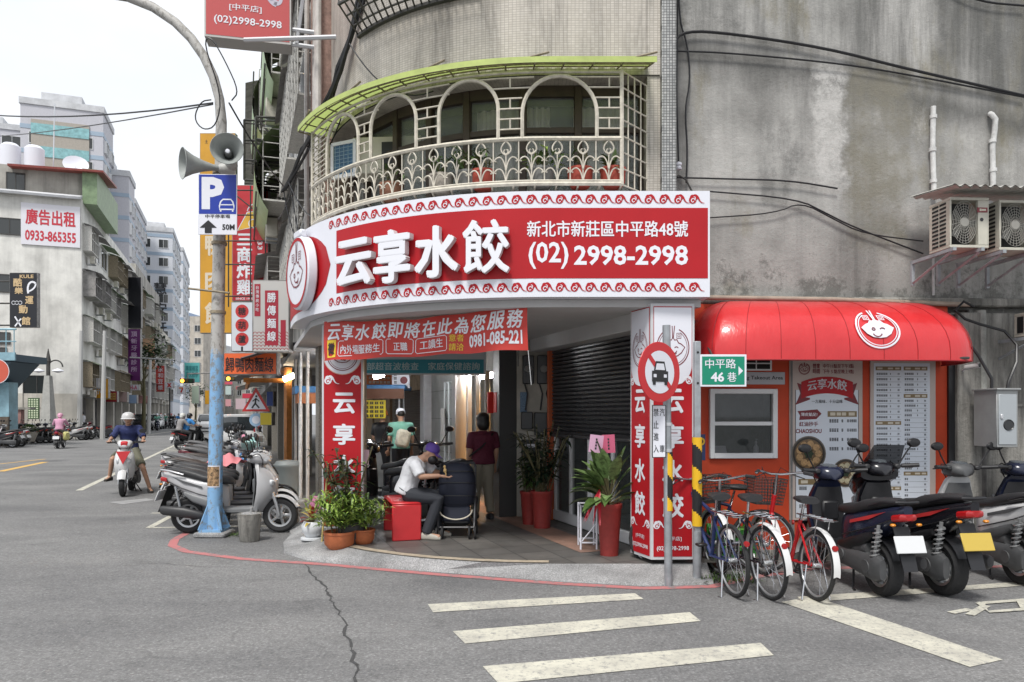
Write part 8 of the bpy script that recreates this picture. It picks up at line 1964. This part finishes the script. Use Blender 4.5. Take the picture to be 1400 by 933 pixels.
# ================================================================ poles, plants, pots and clutter
GALV = pm('galvanised', (.34, .36, .38), .45, metal=.5, var=.2, vscale=10); STRY = pm('stripe_yellow', (.72, .42, .01), .5)
def stripes(mb, c, r, z0, z1, sq=False):
    n = 16; rows = int((z1-z0)/.018)
    for i in range(rows):
        for j in range(n):
            mb.use(STRY if ((i+j*.8) % 24) < 12 else BLACK); q = []
            for jj, ii in ((j, i), (j+1, i), (j+1, i+1), (j, i+1)): g = 2*math.pi*jj/n+math.pi/2; q.append((c.x+r*math.cos(g), c.y+r*math.sin(g), z0+(z1-z0)*ii/rows))
            mb.add(q, [(0, 1, 2, 3)])
pa = G(914, 801); po_ = thing('sign_pole', 'steel pole with a round no cars sign and faded striped band', 'sign pole', tuple(pa))
mb = MB(); mb.tube([pa, pa+Vector((-.02, 0, 2.5))], .038, 14); part(po_, 'pole', mb, GALV)
mb = MB(); stripes(mb, pa, .0405, .72, 1.28); part(po_, 'striped_band', mb)
mb = MB()
for z in (1.3, 1.55, 1.85): mb.tube([pa+Vector((-.01, 0, z-.015)), pa+Vector((-.01, 0, z+.015))], .046, 12)
part(po_, 'clamp', mb, 'alu')
F = frame(P(902, 509, 6.9), Vector((.8, .6, 0)))
mb = MB(); mb.use(pm('sign_ring', (.52, .015, .02), .35)); mb.M = F; mb.lathe([(0, -.012), (.28, -.012), (.283, -.004), (.28, .0), (0, .0)], n=40); mb.M = None; mb.use(SWHITE); disc(mb, F, .2, .002, 36)
mb.use('sign_ring'); mb.M = F; mb.box((0, 0, .0042), (.045, .4, .0015), rot=(0, 0, R(45))); mb.M = None; mb.use(BLACK)
poly2(mb, F, [(-.11, .01), (.11, .01), (.11, -.09), (-.11, -.09)], .006); poly2(mb, F, [(-.085, .01), (.085, .01), (.06, .1), (-.06, .1)], .006); poly2(mb, F, rect2(-.1, -.12, -.06, -.09), .006); poly2(mb, F, rect2(.06, -.12, .1, -.09), .006)
mb.use(SWHITE); poly2(mb, F, [(-.065, .02), (.065, .02), (.048, .08), (-.048, .08)], .0068); poly2(mb, F, rect2(-.09, -.05, -.05, -.02), .0068); poly2(mb, F, rect2(.05, -.05, .09, -.02), .0068)
part(po_, 'round_sign', mb, smooth=False)
F = frame(P(901, 590, 7.02), Vector((1, .12, 0))); mb = MB(); mb.use(BLACK); plate(mb, F, .135, .5, .006, 0, 0, -.006, b=.002); mb.use(SWHITE); poly2(mb, F, rect2(-.06, -.243, .06, .243), .002)
mb.use(BLACK)
for k, ch in enumerate('禁止進入'): tfit(mb, ch, .05, .075, off(F, -.03, .18-.115*k, .004), offset=.01)
for k, ch in enumerate('汽車'): tfit(mb, ch, .05, .075, off(F, .03, .18-.345*k, .004), offset=.01)
part(po_, 'text_plate', mb, smooth=False)
pb = G(953, 796); p2 = thing('sign_pole', 'taller square steel post striped yellow and black carrying the green street name sign', 'sign pole', tuple(pb))
mb = MB(); mb.box((pb.x, pb.y, 1.18), (.062, .062, 2.36), b=.006); mb.tube([pb, pb+Vector((0, 0, .5))], .042, 12); part(p2, 'post', mb, GALV)
mb = MB(); stripes(mb, pb, .048, .55, 1.42); part(p2, 'striped_band', mb)
mb = MB()
for z in (1.95, 2.25): mb.lathe([(0, .006), (.012, .004)], (pb.x, pb.y-.032, z), 8, rot=(R(90), 0, 0))
part(p2, 'bolt', mb, BLACK)
gs = thing('street_sign', 'green street name sign with white characters and an arrow', 'sign', tuple(P(988, 507, 7.2))); F = frame(P(957, 529, 7.22), (1, 0, 0)); w, h = .455, .315
mb = MB(); plate(mb, F, w, h, .012, w/2, h/2, -.012, b=.003); part(gs, 'plate', mb, SWHITE)
mb = MB(); mb.use(pm('road_green', (.0, .22, .13), .4)); poly2(mb, F, rect2(.02, .02, w-.02, h-.02), .002); mb.use(SWHITE); tfit(mb, '中平路', .3, .095, off(F, .2, .225, .004), offset=.01); tfit(mb, '46', .13, .095, off(F, .17, .095, .004), offset=.03); tfit(mb, '巷', .09, .095, off(F, .31, .095, .004), offset=.012); poly2(mb, F, [(.375, .2), (.42, .155), (.375, .11)], .004); part(gs, 'lettering', mb, smooth=False)

# ---------------- plants
LEAF = pm('leaf_green', (.06, .11, .025), .5, var=.45, vscale=9); DLEAF = pm('leaf_dark', (.018, .036, .018), .5, var=.5, vscale=9); LIME = pm('leaf_lime', (.26, .38, .07), .5, var=.4, vscale=9); VAR = pm('leaf_variegated', (.13, .2, .07), .5, var=.9, vscale=16); STEM = pm('stem', (.1, .09, .04), .7)
def leaf(mb, p, d, ln, w, droop=.5, n=5):
    d = Vector(d).normalized(); s = d.cross(Vector((0, 0, 1))); s = s.normalized() if s.length > .01 else Vector((1, 0, 0)); L_ = []
    for i in range(n+1):
        t_ = i/n; q = p+d*(ln*t_)-Vector((0, 0, droop*ln*t_*t_)); ww = w*math.sin(math.pi*min(1, .08+.92*t_)**.8)*.5 if i < n else .001; L_.append((q-s*ww+Vector((0, 0, ww*.35)), q, q+s*ww+Vector((0, 0, ww*.35))))
    vs = [v for r_ in L_ for v in r_]; mb.add(vs, [f for i in range(n) for f in ((3*i, 3*i+1, 3*i+4, 3*i+3), (3*i+1, 3*i+2, 3*i+5, 3*i+4))])
def rdir(el): g = rnd.uniform(0, 6.283); return Vector((math.cos(g)*math.cos(el), math.sin(g)*math.cos(el), math.sin(el)))
def potted(label, c, pot, prof, mats, kind, H, n, name='potted_plant', group=None):
    t = thing(name, label, 'plant', tuple(c), group=group); c = Vector(c); mb = MB(); mb.lathe(prof, c, 20); part(t, 'pot', mb, pot, sharp=50); top = prof[-1][1] if len(prof) < 4 else max(z for r_, z in prof)
    b0 = c+Vector((0, 0, top-.03)); st_ = MB(); groups = [MB() for _ in mats]
    rt = max(r_ for r_, z in prof)
    if kind == 'cane':       # upright stems with leaves along them
        for k in range(n):
            d = rdir(rnd.uniform(1.0, 1.45)); e = b0+d*H*rnd.uniform(.7, 1.05); o = Vector((rnd.uniform(-1, 1), rnd.uniform(-1, 1), 0))*rt*.6; st_.tube([b0+o, (b0+e)/2+o, e+o], .008, 5)
            for q in range(13): f = rnd.uniform(.2, 1); leaf(rnd.choice(groups), b0+o+(e-b0)*f, rdir(rnd.uniform(-.1, .8)), rnd.uniform(.1, .2)*(.6+H*.5), .05, .4)
    elif kind == 'rosette':
        for k in range(n): f = k/n; el = .25+1.1*(f**1.2); o = Vector((0, 0, H*.25*f)); d = rdir(el); st_.tube([b0+o*.5, b0+o+d*H*.2], .009, 5); leaf(groups[k % len(groups)], b0+o+d*H*.18, d, H*rnd.uniform(.38, .58), H*.17, .35*(1-f)+.1)
    else:                    # bamboo like tufts
        for k in range(n): o = Vector((rnd.uniform(-1, 1), rnd.uniform(-1, 1), 0))*rt*.8; d = rdir(rnd.uniform(.75, 1.45)); q = b0+o+d*H*rnd.uniform(.15, .75); leaf(rnd.choice(groups), q, (d+rdir(.1)*.9), rnd.uniform(.12, .24), .026, .45, 4)
        for k in range(9): st_.tube([b0+Vector((rnd.uniform(-1, 1), rnd.uniform(-1, 1), 0))*rt*.5, b0+rdir(1.2)*H*.7], .005, 4)
    part(t, 'stem', st_, STEM)
    for m, g in zip(mats, groups):
        if g.f: part(t, 'foliage', g, m, smooth=True, sharp=80)
    return t
TERR = pm('terracotta', (.4, .12, .045), .7, var=.25, vscale=8); RPOT = pm('pot_red', (.3, .035, .03), .55, var=.15, vscale=20); WPOT = pm('pot_white', (.6, .62, .64), .35)
tp = [(0, 0), (.12, 0), (.17, .06), (.175, .17), (.185, .175), (.185, .2), (.16, .2), (.15, .15), (0, .15)]
tall = lambda h, r: [(0, 0), (r*.72, 0), (r*.8, h*.3), (r*.97, h*.9), (r*1.05, h*.93), (r*1.05, h), (r*.9, h), (r*.85, h-.06), (0, h-.06)]
g0 = G(464, 750, FZ-.03); potted('bushy lime green potted bamboo in a terracotta pot at the red column sign', g0, TERR, tp, [LIME, LIME, LEAF], 'tuft', .62, 640)
g1 = G(496, 743, FZ); potted('smaller bright leafy plant in a terracotta pot right of the bamboo', g1, TERR, [(r_*.8, z*.85) for r_, z in tp], [LIME, LIME, LEAF], 'tuft', .46, 330)
g2 = G(480, 743, FZ); potted('tall dark green plant with upright stems behind the terracotta pots', g2, pm('pot_dark', (.05, .05, .05), .6), [(r_*.9, z*1.3) for r_, z in tp], [DLEAF, DLEAF, LEAF], 'cane', .95, 13)
g3 = G(428, 737, .1); potted('yellow and red leaved plant in a round white pot beside the pink bag', g3, WPOT, [(0, 0), (.15, 0), (.15, .02), (.08, .03), (.13, .09), (.14, .17), (.11, .22), (.09, .2), (0, .18)], [pm('leaf_yellow', (.42, .32, .04), .5), pm('leaf_red', (.3, .02, .02), .5)], 'rosette', .32, 16)
g4 = G(833, 759, FZ); potted('large variegated plant in a tall red pot before the glass doors', g4, RPOT, tall(.56, .135), [LEAF, VAR, VAR], 'rosette', .85, 40)
g5 = G(741, 722, FZ); potted('dark plant in the nearer patterned red pot by the meter wall', g5, RPOT, tall(.5, .15), [DLEAF, DLEAF], 'cane', .95, 20)
g6 = G(724, 717, FZ); potted('dark plant in the left red pot by the meter wall', g6, RPOT, tall(.46, .13), [DLEAF, LEAF], 'cane', .6, 15)
# gift cards and ribbon on the plants
def card(label, p, w, h, m, rot): mb = MB(); mb.M = Matrix.Translation(p) @ Euler(rot).to_matrix().to_4x4(); mb.box((0, 0, 0), (w, .004, h)); mb.use(m); o = mb.build('gift_card'); tag(o, label, 'card'); g = MB(); g.M = mb.M; g.use(INK); [g.box((0, -.004, h*(.25-.17*k)), (.018, .002, .022)) for k in range(4)]; q = g.build('writing'); q.parent = o
card('pale pink greeting card on the big variegated plant', P(815, 607, 8.0), .15, .19, pm('card_pink', (.6, .36, .5), .5), (0, .12, .1)); card('bright pink greeting card on the big variegated plant', P(832, 607, 8.1), .14, .2, pm('card_rose', (.6, .12, .22), .5), (0, -.05, -.1)); card('pale pink paper tag hung on the dark plant behind the bamboo', P(496, 627, 9.2), .15, .22, pm('card_pale', (.6, .4, .45), .6), (0, .05, .1))
rb = MB()
for k in range(5): leaf(rb, g4+Vector((-.12, -.12, .72)), Vector((rnd.uniform(-.6, 0), -.5, -1)), .4, .03, 0)
tag(rb.build('ribbon', pm('ribbon_red', (.5, .02, .04), .4)), 'red ribbon hanging on the tall red pot', 'ribbon')
mr = thing('metal_rack', 'small white metal rack standing left of the tall red pot', 'rack', tuple(G(805, 750, FZ))); q = G(805, 752, FZ); mb = MB()
for x, y in ((-.09, 0), (.09, 0), (-.09, .3), (.09, .3)): mb.tube([q+Vector((x, y, 0)), q+Vector((x, y, .5))], .012, 6)
for z in (.08, .49): mb.tube([q+Vector((-.09, 0, z)), q+Vector((.09, 0, z)), q+Vector((.09, .3, z)), q+Vector((-.09, .3, z))], .01, 5, closed=True)
mb.tube([q+Vector((-.09, 0, .08)), q+Vector((.09, .0, .3))], .008, 5); part(mr, 'frame', mb, SWHITE)
# balcony pots behind the cage
k = 0
for px, m, lab in ((838, 'pot_br', 'red pot at the right end of the window cage'), (793, 'pot_br', 'red pot with little foliage in the window cage'), (740, 'pot_gr', 'grey pot with bright green foliage in the window cage'), (660, 'pot_br', 'red pot left of the bright green plant in the window cage'), (640, 'pot_gr', 'grey planter with long leaves in the window cage'), (603, 'pot_pl', 'pale planter with dark leaves in the window cage'), (535, 'pot_or', 'brown pot low at the left of the window cage')):
    u = ufind(px, RC-.16); c = path(RC-.16, u)+Vector((0, 0, 4.0)); pmm = pm(m, {'pot_br': (.4, .07, .045), 'pot_gr': (.2, .2, .19), 'pot_pl': (.42, .38, .33), 'pot_or': (.28, .13, .08)}[m], .7)
    potted(lab, c, pmm, [(r_*.75, z*1.0) for r_, z in tp], [LIME if px == 740 else LEAF, LEAF], 'tuft' if px != 838 else 'rosette', .3, 60 if px in (740, 640) else 18)
# concrete bucket, bin, bags
bk = thing('concrete_bucket', 'grey concrete filled bucket standing beside the lamp post', 'bucket', tuple(G(341, 739))); q = G(341, 740); mb = MB(); mb.lathe([(0, 0), (.115, 0), (.125, .02), (.15, .34), (.155, .36), (.14, .362), (0, .345)], q, 24); part(bk, 'bucket', mb, 'formed_concrete'); mb = MB(); ell(mb, q+Vector((0, 0, .34)), (.12, .12, .04)); mb.tube([q+Vector((.02, 0, .35)), q+Vector((.03, 0, .44))], .02, 7); part(bk, 'concrete_top', mb, 'apron_concrete')
bi = thing('bin', 'tall grey round bin behind the silver scooter', 'bin', tuple(G(393, 668))); q = G(393, 683, .05); mb = MB(); mb.lathe([(0, 0), (.2, 0), (.235, .6), (.25, .62), (.25, .66), (.0, .66)], q, 20); part(bi, 'bin_body', mb, pm('bin_grey', (.27, .3, .3), .5)); mb = MB(); mb.lathe([(.24, .66), (.2, .72), (0, .74)], q, 20); part(bi, 'lid', mb, pm('lid_grey', (.2, .22, .22), .5))
pk = MB(); q = G(428, 703, .1); pk.M = Matrix.Translation(q+Vector((0, .15, .13))); pk.box((0, 0, 0), (.17, .12, .26), b=.04, taper=(.9, .8)); tag(pk.build('plastic_bag', pm('bag_pink', (.6, .2, .36), .5, var=.3, vscale=30)), 'pink spotted plastic bag beside the column sign', 'bag')
mb = MB(); q = G(440, 742, .1); mb.tube([q, q+Vector((.05, .1, .95))], .012, 6); tag(mb.build('broom_stick', pm('broom_wood', (.5, .4, .15), .6)), 'yellow wooden stick leaning on the column sign', 'stick')
rk = thing('rubble', 'broken grey concrete chunks at the foot of the granite column', 'rubble', tuple(G(412, 712, .06)))
for k in range(6):
    q = G(402+rnd.uniform(-6, 14), 712-rnd.uniform(-8, 22), .05); mb = MB(); mb.box(tuple(q+Vector((0, 0, .05))), (rnd.uniform(.12, .25), rnd.uniform(.1, .2), rnd.uniform(.08, .16)), rot=(rnd.uniform(-.3, .3), rnd.uniform(-.3, .3), rnd.uniform(0, 3)), b=.02); part(rk, 'chunk', mb, 'formed_concrete')
# a dark motorcycle mass inside the arcade behind the bench
for k, (x, y, hd, lab) in enumerate(((-1.72, 10.3, 150, 'dark scooter parked inside the arcade behind the seated man'), (-1.95, 11.3, 145, 'second dark scooter parked inside the arcade behind the bench'), (-1.1, 10.9, 120, 'dark scooter in the arcade behind the stroller'))):
    o = dup(proto, (x, y, FZ), R(hd), lab, 'scooters inside the arcade')
# helmets and coats on the parked row
def helmet(label, p, m, r_=.14, ears=None):
    t = thing('helmet', label, 'helmet', tuple(p)); mb = MB(); mb.lathe([(r_*.9, 0), (r_*1.02, .05), (r_, .1), (r_*.8, .16), (r_*.45, .2), (0, .21)], p, 18); part(t, 'shell', mb, m); mb = MB(); mb.grid(lambda a, c: Vector(p)+Vector((r_*1.1*math.cos(R(-150+120*a)), r_*1.1*math.sin(R(-150+120*a)), .13-.12*c)), 8, 2); part(t, 'visor', mb, 'door_pane')
    if ears:
        mb = MB(); [ell(mb, Vector(p)+Vector((s*.11, 0, .19)), (.035, .02, .06)) for s in (-1, 1)]; part(t, 'ear', mb, ears)
def rowp(k, f=0.): return Vector((-3.98, 10.25, 0))+D*(.74*k)+N*f
helmet('mint helmet with pink ears resting on the parked row', rowp(2.8, .35)+Vector((0, 0, 1.06)), pm('helm_mint', (.28, .5, .48), .35), ears=pm('ear_pink', (.65, .25, .35), .6))
helmet('cream helmet on a handlebar in the parked row', rowp(5.3, .5)+Vector((0, 0, 1.1)), MATS['helmet_pale']); helmet('grey helmet on a seat in the parked row by the lamp post', rowp(6.2, -.25)+Vector((0, 0, 1.0)), HORN); helmet('black helmet further along the parked row', rowp(8.4, .2)+Vector((0, 0, 1.05)), GLOSSBLACK)
for lab, k, f, m in (('pink rain coat laid over a scooter in the parked row', 2.9, .0, pm('coat_pink', (.6, .2, .22), .7)), ('blue rain coat laid over a scooter in the parked row', 4.6, .35, pm('coat_blue', (.06, .22, .5), .7))):
    q = rowp(k, f)+Vector((0, 0, .93)); mb = MB(); mb.grid(lambda a, c: q+Vector(((a-.5)*.5, (c-.5)*.5, .06*math.cos((a-.5)*5)*math.cos((c-.5)*4)+.02*math.sin(a*17+c*9)-.3*abs(c-.5)**1.6)), 14, 12); tag(mb.build('rain_coat', m), lab, 'coat')
# street tree against the far facade
def tree(label, c, h, r, n=700):
    t = thing('street_tree', label, 'tree', tuple(c)); c = Vector(c); mb = MB(); top = c+Vector((0, 0, h)); mb.tube([c, c+Vector((.1, 0, h*.5)), top], [.2, .14, .05], 8)
    for k in range(7): d = rdir(.5); mb.tube([c+Vector((.08, 0, h*(.45+.06*k))), top+d*r*.7-Vector((0, 0, r*.3))], [.07, .02], 5)
    part(t, 'trunk', mb, STEM); f = [MB(), MB()]; cl_ = [rdir(rnd.uniform(-.4, .9))*r*rnd.uniform(.3, .9) for _ in range(14)]
    for k in range(n): q = top+rnd.choice(cl_)+Vector((rnd.gauss(0, 1), rnd.gauss(0, 1), rnd.gauss(0, .8)))*r*.22; leaf(f[k % 2], q, rdir(rnd.uniform(-.5, .6)), .4, .24, .3, 2)
    part(t, 'crown', f[0], LEAF, sharp=80); part(t, 'crown', f[1], DLEAF, sharp=80)
tree('leafy green tree against the old street front below the purple sign', FL(20, 1.5, 0), 7.0, 2.4)
tree('small tree at the far end of the street', FL(75, 3, 0), 5, 2.2, 400)
ct = thing('concrete_planter', 'round concrete planter with a clipped shrub on the far pavement', 'planter', tuple(G(40, 604))); q = G(40, 604, .14); mb = MB(); mb.lathe([(0, 0), (.25, 0), (.42, .45), (.45, .52), (.38, .52), (0, .45)], q, 16); part(ct, 'pot', mb, 'facade_beige'); mb = MB()
for k in range(260): d = rdir(rnd.uniform(-.2, 1.5)); leaf(mb, q+Vector((0, 0, .55))+Vector((d.x*.36, d.y*.36, d.z*.3)), d, .14, .09, .2, 2)
part(ct, 'shrub', mb, LEAF, sharp=80)
# weeds at the foot of the poles
wd = MB()
for k in range(160): q = pb+Vector((rnd.uniform(.0, .55), rnd.uniform(-.1, .25), .0)); leaf(wd, q, rdir(rnd.uniform(.6, 1.4)), rnd.uniform(.07, .17), .014, .5, 3)
for k in range(60): q = LP+Vector((rnd.uniform(.2, .42), rnd.uniform(-.12, .15), .0)); leaf(wd, q, rdir(rnd.uniform(.6, 1.4)), rnd.uniform(.05, .1), .012, .5, 3)
tag(wd.build('grass', LEAF, sharp=80), 'weeds growing at the foot of the poles', 'grass', kind='stuff')
# boxes and cloths behind the yellow plate scooter, green crate behind the bicycles
mb = MB(); mb.box((4.35, 8.1, .06), (.7, .18, .1), b=.02); tag(mb.build('cloth_bundle', pm('cloth_mix', (.5, .42, .3), .8, var=.9, vscale=7)), 'pale bundle of cloth lying at the wall foot behind the yellow plate', 'bundle')
cr_ = thing('crate', 'bright green plastic crate behind the white mudguard of the bicycles', 'crate', (2.35, 7.95, .12)); mb = MB()
for k in range(4): mb.box((2.35, 7.95, .14+.085*k), (.42, .3, .05), b=.008)
for sx_ in (-1, 1):
    for sy_ in (-1, 1): mb.box((2.35+sx_*.2, 7.95+sy_*.14, .27), (.04, .04, .36))
part(cr_, 'body', mb, pm('crate_green', (.06, .4, .06), .5))
bpy.data.scenes.remove(TMPS)
